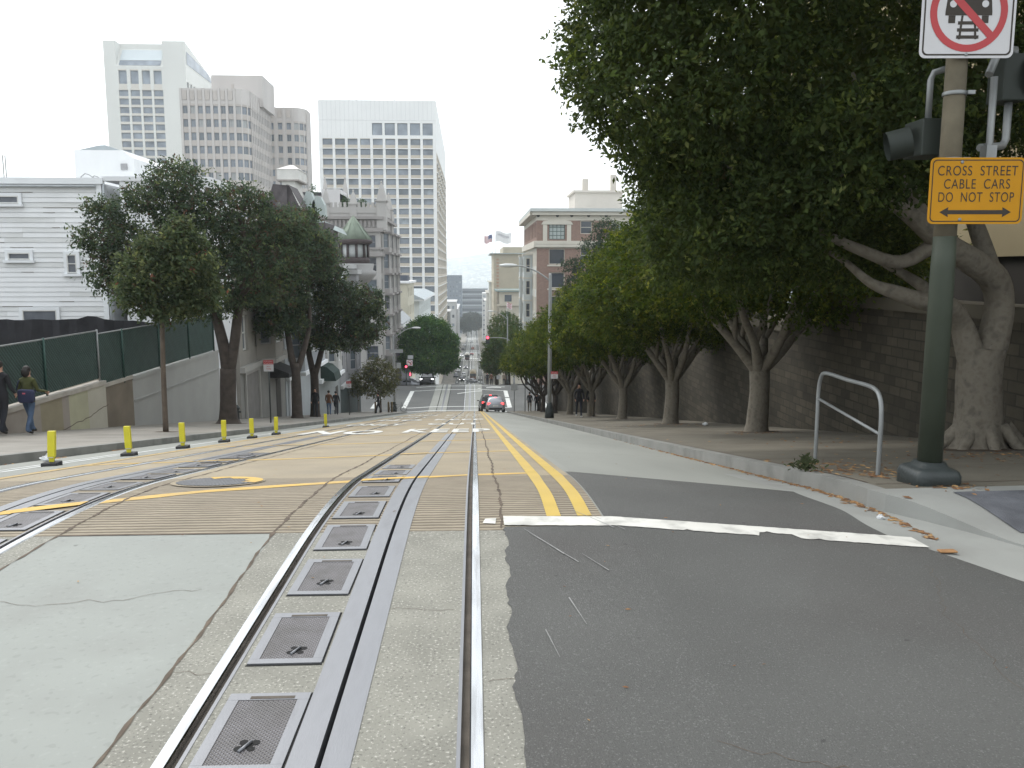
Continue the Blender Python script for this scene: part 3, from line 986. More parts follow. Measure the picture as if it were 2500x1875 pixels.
def deco_wing(x0, x1, y0, zt, depth, ncf, ncs, r=3.0, nrow=9):
    z0 = zt - 3.4 - fl * nrow
    D_.face((x0, y0), (1, 0), x1 - r - x0, z0, zt - 3.4, ncf, nrow, 1.15, 1.75, .25, .3, 0, 1, (2, 1, .07), wmD)
    D_.face((x0, y0), (1, 0), x1 - r - x0, zt - 3.4, zt)
    D_.face((x0, y0), (1, 0), x1 - r - x0, zb, z0)
    pv = [(x1 - r + r * sin(a_), y0 + r - r * cos(a_)) for a_ in (0, pi / 6, pi / 3, pi / 2)]
    for (ax, ay), (bx_, by) in zip(pv, pv[1:]):
        u = (bx_ - ax, by - ay); L_ = hypot(*u)
        D_.face((ax, ay), u, L_, z0, zt - 3.4, 1, nrow, 1.25, 1.75, .25, .25, 0, 1, (2, 1, .07), wmD)
        D_.face((ax, ay), u, L_, zt - 3.4, zt); D_.face((ax, ay), u, L_, zb, z0)
    D_.face((x1, y0 + r), (0, 1), depth - r, z0, zt - 3.4, ncs, nrow, 1.1, 1.75, .25, .3, 0, 1, (2, 1, .07), wmD)
    D_.face((x1, y0 + r), (0, 1), depth - r, zt - 3.4, zt); D_.face((x1, y0 + r), (0, 1), depth - r, zb, z0)
    D_.w.quad((x0, y0, zt), (x1 - r, y0, zt), (x1, y0 + r, zt), (x1, y0 + depth, zt), (x0, y0 + depth, zt))
    # piers and parapet panels
    cwid = (x1 - r - x0) / ncf
    for i in range(ncf + 1):
        D_.box(x0 + i * cwid - .28, x0 + i * cwid + .28, y0 - .14, y0 - .003, z0 - 4, zt + .02)
    cd = (depth - r) / ncs
    for i in range(ncs + 1):
        D_.box(x1 + .003, x1 + .12, y0 + r + i * cd - .25, y0 + r + i * cd + .25, z0 - 4, zt + .02)
    for i in range(ncf):
        D_.box(x0 + (i + .5) * cwid - .5, x0 + (i + .5) * cwid + .5, y0 - .15, y0 - .003, zt - 2.6, zt - .5, mi=1)


deco_wing(q0.x, q1.x + 1.2, YB, zt, atx(660, 300, q1.x + 1.2).y - YB, 7, 12)
r0, r1 = at(650, 262, 232), at(742, 265, 232)
deco_wing(r0.x, r1.x, 232, r0.z, atx(757, 300, r1.x).y - 232, 3, 8)
e0, e1 = at(515, 183, 216), at(640, 183, 216)
D_.box(e0.x, e1.x, 216, atx(668, 190, e1.x).y, zt - 2, e0.z)
D_.box(at(566, 240, 216).x, at(572, 240, 216).x, 215.9, 215.99, at(566, 216, 216).z, at(566, 205, 216).z, mi=1)
D_.done()

# --- white grid tower, centre
YC = 272
c0, c1 = at(775, 235, YC), at(1064, 245, YC)
zb = zp(YC) - 2
zt = at(1064, 246, YC).z
C_ = Bld('grid_tower', 'broad white high-rise with a grid of wide windows and blank top storeys', 'tower', (c1.x, YC, zb), [tower_white, tower_tan])
pitch = 23.0 * YC / FPX * 1.0
ztop = at(900, 338, YC).z
nr = 19
wmC = [(glass_pale, dark_fr)] * 3 + [(glass_mid, dark_fr)] * 2 + [(M('half_curtain', (.30, .33, .36), .3, .4, .5), dark_fr)]
z0 = ztop - nr * pitch
Wc = c1.x - c0.x
C_.face((c0.x + .7, YC), (1, 0), Wc - 1.4, z0, ztop, 9, nr, Wc / 9 - 1.0, pitch * .60, .36, .45, 0, 1, (1, 1, .08), wmC, None, .32, ml=0)
C_.face((c0.x, YC), (1, 0), .7, zb, ztop); C_.face((c1.x - .7, YC), (1, 0), .7, zb, ztop)
C_.face((c0.x + .7, YC), (1, 0), Wc - 1.4, zb, z0)
zu0, zu1 = at(950, 333, YC).z, at(950, 296, YC).z
C_.face((c0.x, YC), (1, 0), Wc, ztop, zu0)
xm = at(905, 310, YC).x
C_.face((c0.x, YC), (1, 0), xm - c0.x, zu0, zu1)
C_.face((xm, YC), (1, 0), c1.x - .7 - xm, zu0, zu1, 5, 1, Wc / 9 - .9, (zu1 - zu0) * .8, .08, .45, 0, None, (1, 1, .08), wmC)
C_.face((c1.x - .7, YC), (1, 0), .7, zu0, zu1)
C_.face((c0.x, YC), (1, 0), Wc, zu1, zt)
ye = atx(1088, 400, c1.x).y
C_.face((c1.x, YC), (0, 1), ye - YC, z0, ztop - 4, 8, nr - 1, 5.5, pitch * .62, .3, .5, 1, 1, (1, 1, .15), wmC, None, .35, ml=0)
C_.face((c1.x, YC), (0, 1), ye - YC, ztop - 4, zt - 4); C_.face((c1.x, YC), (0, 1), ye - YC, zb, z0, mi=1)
C_.w.quad((c0.x, YC, zt), (c1.x, YC, zt), (c1.x, ye, zt - 4), (c0.x, ye, zt)); C_.w.quad((c1.x, YC, zt - 4), (c1.x, ye, zt - 4), (c1.x, YC, zt))
C_.w.quad((c0.x, ye, zb), (c0.x, YC, zb), (c0.x, YC, zt), (c0.x, ye, zt)); C_.w.quad((c1.x, ye, zb), (c0.x, ye, zb), (c0.x, ye, zt), (c1.x, ye, zt - 4))
pl = MB()
x_ = at(815, 230, YC).x
pl.box(x_, at(880, 230, YC).x, YC + 6, YC + 14, zt, zt + 1.2)
pl.box(at(842, 230, YC).x, at(845, 230, YC).x, YC + 8, YC + 8.6, zt, zt + 2.6)
pl.box(at(859, 230, YC).x, at(862, 230, YC).x, YC + 8, YC + 8.6, zt, zt + 2.4)
pl.box(at(956, 230, YC).x, at(961, 230, YC).x, YC + 6, YC + 7, zt, zt + 1.6)
pl.tube([(at(783, 230, YC).x, YC + 4, zt), (at(783, 230, YC).x, YC + 4, zt + 2.6)], .08, 5)
C_.part('rooftop_plant', pl, tower_white)
pj = MB()
for i in range(1, 27):
    x_ = c0.x + Wc * i / 27
    if x_ < xm: pj.box(x_ - .03, x_ + .03, YC - .02, YC - .002, ztop + .4, zt)
    else: pj.box(x_ - .03, x_ + .03, YC - .02, YC - .002, zu1 + .4, zt)
pj.box(c0.x, c1.x, YC - .025, YC - .002, zu1 + .2, zu1 + .3)
C_.part('panel_joint', pj, M('joint_grey', (.56, .56, .56), .8))
C_.done()

# --- gothic grey apartment house beyond the crossing
YG = 112
gx1 = -12.2
gx0 = at(722, 500, YG).x
zb = zp(YG) - .4
zt = at(900, 520, YG).z
ye = 131
G_ = Bld('gothic_apartments', 'grey stone apartment house with battlements and pointed pinnacles', 'building', (gx1, YG, zb), [gothic_st, stone_trim])
wmG = [(M('dark_pane', (.05, .055, .065), .15, .3, .5, spec=.6), grey_fr), (M('apartment_glass', (.07, .08, .10), .15, .3, .5, spec=.6), grey_fr), (glass_mid, grey_fr)]
NZ = 6
zrows = at(930, 626, YG).z
G_.face((gx0, YG), (1, 0), gx1 - gx0, zb, zrows, 4, NZ, 1.6, 2.0, .28, .3, 0, None, (1, 2, .1), wmG)
G_.face((gx0, YG), (1, 0), gx1 - gx0, zrows, at(930, 566, YG).z, 4, 1, 1.5, 1.8, .3, .3, 0, None, (1, 2, .1), wmG)
zc = at(930, 566, YG).z
G_.face((gx0, YG), (1, 0), gx1 - gx0, zc, zt)
G_.face((gx1, YG), (0, 1), ye - YG, zb, zrows, 7, NZ, 1.5, 2.1, .25, .3, 0, None, (2, 2, .1), wmG)
G_.face((gx1, YG), (0, 1), ye - YG, zrows, zc, 7, 1, 1.5, 1.9, .3, .3, 0, None, (2, 1, .1), wmG)
G_.face((gx1, YG), (0, 1), ye - YG, zc, zt)
G_.w.quad((gx0, YG, zt), (gx1, YG, zt), (gx1, ye, zt), (gx0, ye, zt)); G_.w.quad((gx0, ye, zb), (gx0, YG, zb), (gx0, YG, zt), (gx0, ye, zt)); G_.w.quad((gx1, ye, zb), (gx0, ye, zb), (gx0, ye, zt), (gx1, ye, zt))
for zz, pr, hh in ((zc, .45, .5), (zc + 1.6, .55, .35), (zrows, .35, .4), (zrows + .9, .3, .25)):
    G_.box(gx0, gx1 + pr, YG - pr, YG - .002, zz, zz + hh, mi=1)
    G_.box(gx1 + .002, gx1 + pr, YG, ye, zz, zz + hh, mi=1)
for i in range(20):
    x = gx0 + (gx1 - gx0) * (i + .5) / 20
    G_.box(x - .14, x + .14, YG - .3, YG - .003, zc + .6, zc + 1.5, mi=1)
for bay in range(3):                       # projecting bays on the street side
    y0 = YG + 2.2 + bay * 6.0
    for u, p, Lb in (((1, .6), (gx1, y0), 1.17), ((0, 1), (gx1 + 1.0, y0 + .6), 2.4), ((-1, .6), (gx1 + 1.0, y0 + 3.0), 1.17)):
        G_.face(p, u, Lb, zb + 4.2, zc, 1 if Lb < 2 else 2, NZ, .75 if Lb < 2 else .85, 2.0, .28, .2, 0, 1, (1, 2, .08), wmG)
    for r in range(NZ + 1):
        zz = zb + 4.2 + (zc - zb - 4.2) * r / NZ
        G_.box(gx1 + .01, gx1 + 1.25, y0 + .2, y0 + 3.4, zz - .12, zz + .16, mi=1)
bt = MB()
nb = 18
for i in range(nb):
    x = gx0 + (gx1 - gx0) * (i + .25) / nb
    bt.box(x, x + (gx1 - gx0) / nb * .55, YG - .12, YG + .3, zt + .75, zt + 1.35)
bt.box(gx0, gx1 + .12, YG - .1, YG + .28, zt, zt + .75)
bt.box(gx1 - .28, gx1 + .1, YG + .3, ye, zt, zt + .75)
for i in range(10):
    y = YG + .8 + i * 1.8
    bt.box(gx1 - .3, gx1 + .12, y, y + .9, zt + .75, zt + 1.35)
G_.part('battlement', bt, gothic_st)


def pinnacle(x, y, ztip, wd):
    p = MB()
    hs_ = ztip - zt
    p.box(x - wd, x + wd, y - wd, y + wd, zt - 2.2, zt + hs_ * .35)
    p.box(x - wd * 1.35, x + wd * 1.35, y - wd * 1.35, y + wd * 1.35, zt + hs_ * .35, zt + hs_ * .35 + .2)
    p.rings([[(x + a_ * wd * k_, y + b_ * wd * k_, z) for a_, b_ in ((-1, -1), (1, -1), (1, 1), (-1, 1))] for k_, z in ((1.0, zt + hs_ * .35 + .2), (.55, zt + hs_ * .75), (.16, ztip - .3), (.26, ztip - .2), (.05, ztip))], smooth=False)
    G_.part('pinnacle', p, gothic_st)


for px, py, wd in ((735, 460, .45), (795, 457, .45), (862, 462, .45), (930, 440, .62)):
    q = at(px, py, YG + (.3 if px != 930 else -.2)); pinnacle(q.x, YG + .3, q.z, wd)
for px, py, yy_ in ((940, 468, 114), (948, 478, 118), (958, 470, 126)):
    q = at(px, py, yy_); pinnacle(gx1 - .2, yy_, q.z, .5)
for px, py in ((793, 430), (842, 432)):
    q = at(px, py, ye - 2); pinnacle(q.x, ye - 2, q.z, .5)
hz = MB()
q0, q1 = at(700, 470, 124), at(835, 470, 124)
hz.box(q0.x, q1.x, 122, 130, zt, at(760, 472, 122).z)
hz.box(q1.x - 2.5, q1.x, 121.9, 130, zt, at(830, 462, 122).z)
hz.box(q0.x, q1.x - 2.6, 121.8, 122, at(760, 474, 122).z - .2, at(760, 472, 122).z + .15, mi=1)
G_.part('roof_house', hz, [M('roof_house_paint', (.55, .54, .54), .8, .06, .3), dark_fr])
G_.done()

# potted plants on that roof
def leaf_cloud(lobes, ncl, per, size, seed, cols, twig=.3, flat=.8, inner=0, shell=.16, droop=.15, rough_=.13, lumps=0):
    """clusters of small leaves through the outer volume of a set of ellipsoid lobes; returns a mesh"""
    rg = np.random.default_rng(seed)
    if lumps:
        sub = []
        for c, r in lobes:
            sub.append((c, tuple(v * (.72 if lumps > 5 else .9) for v in r)))
            for i in range(lumps):
                d = rg.normal(size=3); d /= np.linalg.norm(d); d[2] = abs(d[2]) * .9 - .25
                k_ = rg.uniform(.34, .55)
                sub.append((tuple(c[q] + d[q] * r[q] * (1.02 - k_ * .75) for q in range(3)), tuple(v * k_ for v in r)))
        lobes = sub
    Lb = np.array([[*c, *r] for c, r in lobes], float)
    area = (Lb[:, 3] * Lb[:, 4] + Lb[:, 4] * Lb[:, 5] + Lb[:, 3] * Lb[:, 5])
    pts, dirs = [], []
    need = ncl
    while need > 0:
        n = int(need * 1.6) + 50
        li = rg.choice(len(Lb), n, p=area / area.sum())
        d = rg.normal(size=(n, 3)); d /= np.linalg.norm(d, axis=1)[:, None]
        bump = 1 + rough_ * (np.sin(d[:, 0] * 7 + li * 1.3) * np.sin(d[:, 1] * 8 + li * 2.1) + np.sin(d[:, 2] * 9 + li * .7 + d[:, 0] * 4)) * .7
        rad = (1 - np.abs(rg.normal(0, shell, n))) * bump
        p = Lb[li, :3] + d * Lb[li, 3:] * rad[:, None]
        ok = np.ones(n, bool)
        for k_ in range(len(Lb)):
            q = (p - Lb[k_, :3]) / Lb[k_, 3:]
            ok &= ~((np.linalg.norm(q, axis=1) < .78) & (li != k_))
        pts.append(p[ok]); dirs.append(d[ok]); need -= ok.sum()
    P = np.concatenate(pts)[:ncl]; D = np.concatenate(dirs)[:ncl]
    tone = rg.uniform(.6, 1.3, ncl)
    ci = rg.choice(len(cols), ncl, p=np.array([c[1] for c in cols]) / sum(c[1] for c in cols))
    base = np.array([c[0] for c in cols])[ci] * tone[:, None]
    # twig axis
    ax = D + rg.normal(0, .6, (ncl, 3)); ax[:, 2] -= droop; ax /= np.linalg.norm(ax, axis=1)[:, None]
    t = rg.uniform(-.5, 1, (ncl, per)) * twig
    pos = P[:, None, :] + ax[:, None, :] * t[..., None] + rg.normal(0, size * .35, (ncl, per, 3))
    ld = ax[:, None, :] * .7 + rg.normal(0, .75, (ncl, per, 3)); ld[..., 2] -= droop
    ld /= np.linalg.norm(ld, axis=2)[..., None]
    nn = D[:, None, :] * flat + rg.normal(0, .7, (ncl, per, 3)); nn[..., 2] += .3
    sd = np.cross(ld, nn); sd /= (np.linalg.norm(sd, axis=2)[..., None] + 1e-6)
    s_ = size * rg.uniform(.65, 1.25, (ncl, per))[..., None]
    colr = np.repeat(base[:, None, :], per, 1) * rg.uniform(.75, 1.25, (ncl, per))[..., None]
    pos, ld, sd, s_, colr = [v.reshape(-1, v.shape[-1]) for v in (pos, ld, sd, s_, colr)]
    if inner:
        li = rg.choice(len(Lb), inner, p=area / area.sum())
        d = rg.normal(size=(inner, 3)); d /= np.linalg.norm(d, axis=1)[:, None]
        p2 = Lb[li, :3] + d * Lb[li, 3:] * rg.uniform(.25, .86, inner)[:, None]
        l2 = rg.normal(size=(inner, 3)); l2 /= np.linalg.norm(l2, axis=1)[:, None]
        s2 = np.cross(l2, rg.normal(size=(inner, 3))); s2 /= np.linalg.norm(s2, axis=1)[:, None]
        mean = np.array([c[0] for c in cols]).mean(0)
        pos = np.concatenate([pos, p2]); ld = np.concatenate([ld, l2]); sd = np.concatenate([sd, s2])
        s_ = np.concatenate([s_, np.full((inner, 1), size * 1.9)]); colr = np.concatenate([colr, np.tile(mean * .8, (inner, 1))])
    n = len(pos)
    v = np.empty((n, 4, 3))
    v[:, 0] = pos - ld * s_ * .5; v[:, 1] = pos + sd * s_ * .23 - ld * s_ * .02; v[:, 2] = pos + ld * s_ * .5; v[:, 3] = pos - sd * s_ * .23 - ld * s_ * .02
    me = bpy.data.meshes.new('crown')
    me.vertices.add(n * 4); me.vertices.foreach_set('co', v.reshape(-1))
    me.loops.add(n * 4); me.loops.foreach_set('vertex_index', np.arange(n * 4))
    me.polygons.add(n); me.polygons.foreach_set('loop_start', np.arange(n) * 4); me.polygons.foreach_set('loop_total', np.full(n, 4))
    at_ = me.attributes.new('tint', 'FLOAT_COLOR', 'POINT')
    cc = np.ones((n, 4, 4)); cc[:, :, :3] = np.clip(colr, 0, 1)[:, None, :]
    at_.data.foreach_set('color', cc.reshape(-1))
    me.update(); me.validate()
    return me


def crown_obj(name, me, mat, parent, off=(0, 0, 0)):
    me.materials.append(mat)
    o = bpy.data.objects.new(name, me); COL.objects.link(o); o.parent = parent
    if off != (0, 0, 0): o.location = off
    return o


leafm = leaf_mat('leaf', .6, .12)
for px, py, s_, lab in ((842, 500, .8, 'slim potted conifer standing on the gothic roof terrace'), (885, 505, .9, 'round potted bush on the gothic roof terrace near the corner pinnacle'), (765, 472, .9, 'small rooftop shrub behind the gothic pinnacles')):
    q = at(px, py, YG + 3); r_ = empty('potted_plant', lab, 'plant', (q.x, q.y, zt))
    hgt = q.z - zt
    crown_obj('foliage', leaf_cloud([((0, 0, .5 + hgt * .5), (.55 * s_, .5, hgt * .6 + .3))], 160, 6, .22, px, [((.06, .09, .05), 1)]), leafm, r_)
    b = MB(); b.lathe([(.3, 0), (.36, .5)], 10); b.build('pot', stone_trim, r_)

# --- red brick building, right
YR = 112
bx0 = at(1310, 600, YR).x
zt = at(1310, 512, YR).z
zb = zp(YR) - .4
ye = 140
brick = pattern_mat('red_brick', 'brick', (.27, .165, .13), (.36, .30, .26), 3.0, .9, .12, .3, bw=.6, bh=.2, mortar=.02)
cream = M('cream_stone', (.58, .55, .48), .85, .06, .5)
K_ = Bld('brick_building', 'red brick corner building with cream cornice and large dark windows', 'building', (bx0, YR, zb), [brick, cream, M('grey_cornice', (.52, .55, .54), .7, .05, 1)])
zc = at(1310, 538, YR).z
zm1, zm0 = at(1310, 588, YR).z, at(1310, 606, YR).z
flh = (at(1340, 607, YR).z - at(1340, 665, YR).z)
wx = at(1340, 620, YR).x - bx0
www = at(1379, 620, YR).x - at(1340, 620, YR).x
WB = 24
wmK = (M('office_glass', (.07, .08, .095), .15, .2, .4, spec=.6), cream)
wmT = (M('mullioned_glass', (.42, .47, .46), .3, .1, .5), M('green_frame', (.10, .14, .13), .6))
cell = 9.2
nrk = 6
# storeys below the belt: big window + small window per bay, hung on a 2-bay grid
z0 = zm0 - nrk * flh
for i in range(3):
    xo = bx0 + i * cell
    lead = wx - .15
    K_.face((xo, YR), (1, 0), lead, zb, zm0); 
    K_.face((xo + lead, YR), (1, 0), www + .3, z0, zm0, 1, nrk, www, flh * .66, .32, .25, 0, None, (1, 1, .1), wmK)
    K_.face((xo + lead + www + .3, YR), (1, 0), cell - lead - www - .3, z0, zm0, 1, nrk, 1.4, 1.9, .4, .2, 0, None, (1, 2, .08), wmK)
    K_.face((xo + lead, YR), (1, 0), cell - lead, zb, z0)
    K_.face((xo, YR), (1, 0), lead, zm1, zc)
    K_.face((xo + lead, YR), (1, 0), www + .3, zm1, zc, 1, 1, www, (at(0, 545, YR).z - at(0, 586, YR).z), .07, .25, 0, None, (4, 4, .1), wmT)
    K_.face((xo + lead + www + .3, YR), (1, 0), cell - lead - www - .3, zm1, zc, 1, 1, 1.5, 1.7, .35, .2, 0, None, (1, 2, .08), wmK)
    sx0, sx1 = xo + lead - .1, xo + lead + www + .4
    K_.box(sx0 - .55, sx0, YR - .14, YR - .003, zm1, zc - .55, mi=1); K_.box(sx1, sx1 + .55, YR - .14, YR - .003, zm1, zc - .55, mi=1)
    K_.w.prism([(sx0 - .8, zc - .54), (sx1 + .8, zc - .54), (sx1 + .5, zc - .1), ((sx0 + sx1) / 2, zc + .15), (sx0 - .5, zc - .1)], YR - .2, YR - .004, mi=1)
    for r in range(nrk):
        zz = z0 + r * flh + .32 * flh
        K_.box(xo + lead - .05, xo + lead + www + .35, YR - .12, YR - .003, zz - .25, zz - .05, mi=1)
xe = bx0 + 3 * cell
K_.face((bx0, YR), (1, 0), xe - bx0, zm0, zm1, mi=1); K_.face((bx0, YR), (1, 0), xe - bx0, zc, zt, mi=1)
K_.box(bx0 - .4, xe, YR - .4, YR - .004, zm0 + .15, zm0 + .5, mi=1); K_.box(bx0 - .25, xe, YR - .25, YR - .003, zm1 - .4, zm1, mi=1)
K_.box(bx0 - .9, xe + .4, YR - .9, ye, zt - .25, zt + .15, mi=2); K_.box(bx0 - .6, xe, YR - .6, YR - .003, zt - .7, zt - .26, mi=1)
K_.box(bx0 - .9, bx0 - .003, YR - .002, ye, zt - .7, zt - .26, mi=1)
K_.box(bx0 - .35, bx0 - .003, YR, ye, zm0 + .1, zm1, mi=1)
for px in (1314, 1361, 1396, 1437, 1480):
    q = at(px, 526, YR); b = MB(); b.rings([[(q.x + .22 * cos(j * pi / 5), y_, q.z + .22 * sin(j * pi / 5)) for j in range(10)] for y_ in (YR - .02, YR + .1)]); K_.part('roundel', b, dark_fr)
K_.face((bx0, ye), (0, -1), ye - YR, z0, zm0, 9, nrk, 1.15, 2.1, .25, .3, 1, 2, (1, 2, .1), wmK)
K_.face((bx0, ye), (0, -1), ye - YR, zb, z0, mi=1)
K_.face((bx0, ye), (0, -1), ye - YR, zm1, zc, 9, 1, 1.15, 1.9, .2, .3, 0, None, (1, 2, .1), wmK)
K_.face((bx0, ye), (0, -1), ye - YR, zm0, zm1, mi=1); K_.face((bx0, ye), (0, -1), ye - YR, zc, zt, mi=1)
K_.w.quad((xe, YR, zb), (xe, ye, zb), (xe, ye, zt), (xe, YR, zt)); K_.w.quad((xe, ye, zb), (bx0, ye, zb), (bx0, ye, zt), (xe, ye, zt))
for b_ in range(2):
    y0 = YR + 8 + b_ * 10
    K_.face((bx0 - 1.2, y0), (1, 0), 1.2, z0 + 2, zm0 - .8, 1, nrk - 1, .62, 2.0, .25, .15, 2, None, (1, 2, .08), wmK)
    K_.face((bx0 - 1.2, y0 + 3.4), (0, -1), 3.4, z0 + 2, zm0 - .8, 2, nrk - 1, 1.1, 2.0, .25, .15, 2, None, (1, 2, .08), wmK)
    K_.box(bx0 - 1.3, bx0 - .01, y0 - .1, y0 + 3.5, zm0 - .8, zm0 - .6, mi=1); K_.box(bx0 - 1.3, bx0 - .01, y0 - .1, y0 + 3.5, z0 + 1.8, z0 + 2, mi=1)
    for r in range(1, nrk - 1):
        zz = z0 + 2 + r * (zm0 - 2.8 - z0) / (nrk - 1); K_.box(bx0 - 1.26, bx0 - 1.203, y0, y0 + 3.4, zz - .1, zz + .1, mi=1); K_.box(bx0 - 1.2, bx0 - .01, y0 - .06, y0 - .003, zz - .1, zz + .1, mi=1)
q0, q1 = at(1404, 470, YR + 8), at(1520, 470, YR + 8)
pl = MB(); pl.box(q0.x, q1.x, YR + 8, YR + 16, zt, q0.z); pl.box(q0.x - .3, q1.x + .3, YR + 7.7, YR + 16.3, q0.z, q0.z + .3)
pl.box(q0.x + 1.2, q0.x + 2.0, YR + 9, YR + 9.8, q0.z + .3, q0.z + 2.0); pl.box(q0.x + 5.2, q0.x + 6.0, YR + 9, YR + 9.8, q0.z + .3, q0.z + 2.6)
K_.part('penthouse', pl, M('penthouse_paint', (.56, .52, .47), .85, .06, .5))
K_.done()

# --- simple street rows farther down: name, label, corner, length...
wmF = [(M('far_glass', (.10, .115, .13), .2, .3, .2), grey_fr), (glass_mid, grey_fr), (glass_pale, grey_fr)]


def block(name, label, x0, x1, y0, y1, zt, mats, cn, rn, cs, rs, side, ww=1.2, wh=1.7, cornice=.5, group=None, roof=None):
    zb = zp(y1) - .5
    b = Bld(name, label, 'building', ((x1 if side < 0 else x0), y0, zb), mats, group)
    zf = zp(y0) + 3.5
    b.face((x0, y0), (1, 0), x1 - x0, zf, zt, cn, rn, ww, wh, .25, .25, 0, None, (1, 2, .08), wmF)
    b.face((x0, y0), (1, 0), x1 - x0, zb, zf)
    if side < 0:
        b.face((x1, y0), (0, 1), y1 - y0, zf, zt, cs, rs, ww, wh, .25, .25, 0, None, (1, 2, .08), wmF); b.face((x1, y0), (0, 1), y1 - y0, zb, zf)
        b.w.quad((x0, y1, zb), (x0, y0, zb), (x0, y0, zt), (x0, y1, zt))
    else:
        b.face((x0, y1), (0, -1), y1 - y0, zf, zt, cs, rs, ww, wh, .25, .25, 0, None, (1, 2, .08), wmF); b.face((x0, y1), (0, -1), y1 - y0, zb, zf)
        b.w.quad((x1, y0, zb), (x1, y1, zb), (x1, y1, zt), (x1, y0, zt))
    b.w.quad((x0, y0, zt), (x1, y0, zt), (x1, y1, zt), (x0, y1, zt)); b.w.quad((x1, y1, zb), (x0, y1, zb), (x0, y1, zt), (x1, y1, zt))
    if cornice:
        b.box(x0 - (cornice if side > 0 else 0), x1 + (cornice if side < 0 else 0), y0 - cornice, y1, zt + .01, zt + .4, mi=1)
    return b


cr_w = M('cream_wall', (.56, .53, .43), .85, .05, .4)
b = block('cream_house', 'plain cream building with a dark rooftop tank past the gothic house', -20, -11.9, 152, 168, at(1000, 692, 152).z, [cr_w, white_w], 0, 0, 4, 5, -1)
pl = MB(); q = at(972, 672, 156); pl.box(q.x, at(995, 672, 156).x, 156, 160, b.loc.z + 20, q.z); b.part('rooftop_tank', pl, M('dark_tank', (.06, .07, .09), .7, .1, 1)); b.done()
b = block('low_house', 'low dark fronted building with a grey hipped roof under the cream wall', -20, -11.6, 133, 150, at(990, 800, 133).z, [M('dark_front', (.12, .12, .13), .8, .1, 1), white_w], 0, 0, 4, 1, -1)
rf = MB(); zr = at(990, 797, 133).z + .4
rf.quad((-20.3, 132.6, zr), (-11.2, 132.6, zr), (-13.4, 138, zr + 2.6), (-20.3, 138, zr + 2.6)); rf.quad((-11.2, 132.6, zr), (-11.2, 150, zr), (-13.4, 145, zr + 2.6), (-13.4, 138, zr + 2.6)); rf.quad((-11.2, 150, zr), (-20.3, 150, zr), (-20.3, 145, zr + 2.6), (-13.4, 145, zr + 2.6)); rf.quad((-20.3, 138, zr + 2.6), (-13.4, 138, zr + 2.6), (-13.4, 145, zr + 2.6), (-20.3, 145, zr + 2.6))
b.part('roof', rf, M('grey_roof', (.36, .38, .40), .7, .1, 1)); b.done()
b = block('ornate_white_house', 'narrow ornate white house with a heavy pale cornice', -22, -11.6, 178, 226, at(1040, 735, 178).z, [M('pale_grey_paint', (.56, .59, .58), .8, .05, .5), white_w], 3, 3, 10, 4, -1, cornice=1.2)
pd = MB(); zt_ = at(1040, 735, 178).z + .4
pd.prism([(-22, zt_), (-10.4, zt_), (-13, zt_ + 1.2), (-22, zt_ + 1.4)], 176.6, 226)
b.part('roof', pd, M('pale_roof', (.36, .40, .42), .7, .05, 1)); b.done()
fx = M('far_white_facade', (.46, .46, .46), .8, .05, .1); fy = M('far_beige_facade', (.34, .32, .28), .85, .05, .1); fz = M('far_blue_grey', (.15, .17, .20), .85, .05, .1)
for nm, lab, x0, x1, y0, y1, py, pxr, mt, cn, rn, cs, rs in (
        ('corner_shop_building', 'grey corner building with plain square windows left of the far street', -24, -11.9, 402, 425, 762, 1100, M('far_grey', (.28, .29, .30), .85, .05, .2), 5, 4, 6, 4),
        ('cream_corner_building', 'small cream building with stepped top far down the left side', -30, -13, 375, 398, 748, 1092, cr_w, 5, 4, 6, 4),
        ('white_shop_building', 'bright white building with crowded front far down the left side', -26, -11.4, 520, 560, 738, 1118, fx, 5, 5, 8, 5),
        ('narrow_white_building', 'slim white building behind the crowded white front on the left', -26, -11.4, 570, 660, 756, 1120, fx, 5, 5, 12, 5)):
    block(nm, lab, x0, x1, y0, y1, at(pxr, py, y0).z, [mt, fx], cn, rn, cs, rs, -1, 1.4, 1.9).done()
q0, q1 = at(1085, 672, 860), at(1127, 672, 860)
block('dark_office_tower', 'blue grey office tower far down the street, left of the gap', q0.x - 12, q1.x, 860, 900, q0.z, [fz, fz], 9, 12, 6, 12, -1, 1.6, 2.0, 0).done()
q0, q1 = at(1124, 704, 980), at(1180, 704, 980)
b = block('terraced_office', 'wide grey building with stepped bands closing the end of the street', q0.x - 8, q1.x + 14, 980, 1030, at(1150, 790, 980).z, [M('far_mid_grey', (.19, .205, .22), .85, .05, .05), M('far_ledge', (.36, .38, .4), .8, .05, .1), M('far_band', (.07, .075, .085), .6)], 9, 3, 6, 3, 1, 3.2, 4.2, 0)
zz = at(1150, 790, 980).z
for i, py in enumerate((762, 745, 732, 718, 704)):
    z2 = at(1150, py, 980).z
    b.box(q0.x - 8, q1.x + 14 - 2.2 * i, 980 + 3 * i, 1030, zz, z2 - .9); b.box(q0.x - 8.5, q1.x + 14.5 - 2.2 * i, 978.5 + 3 * i, 1030, z2 - .9, z2, mi=1)
    b.box(q0.x - 7, q1.x + 12 - 2.2 * i, 979.8 + 3 * i, 979.9 + 3 * i, zz + (z2 - zz) * .15, zz + (z2 - zz) * .5, mi=2)
    zz = z2
b.done()
b = block('white_office', 'pale office slab with thin window bands far right of the street gap', at(1178, 720, 700).x, at(1215, 720, 700).x, 700, 740, at(1190, 716, 700).z, [fx, fx], 5, 9, 6, 9, 1, 1.8, 1.2, 0); b.done()
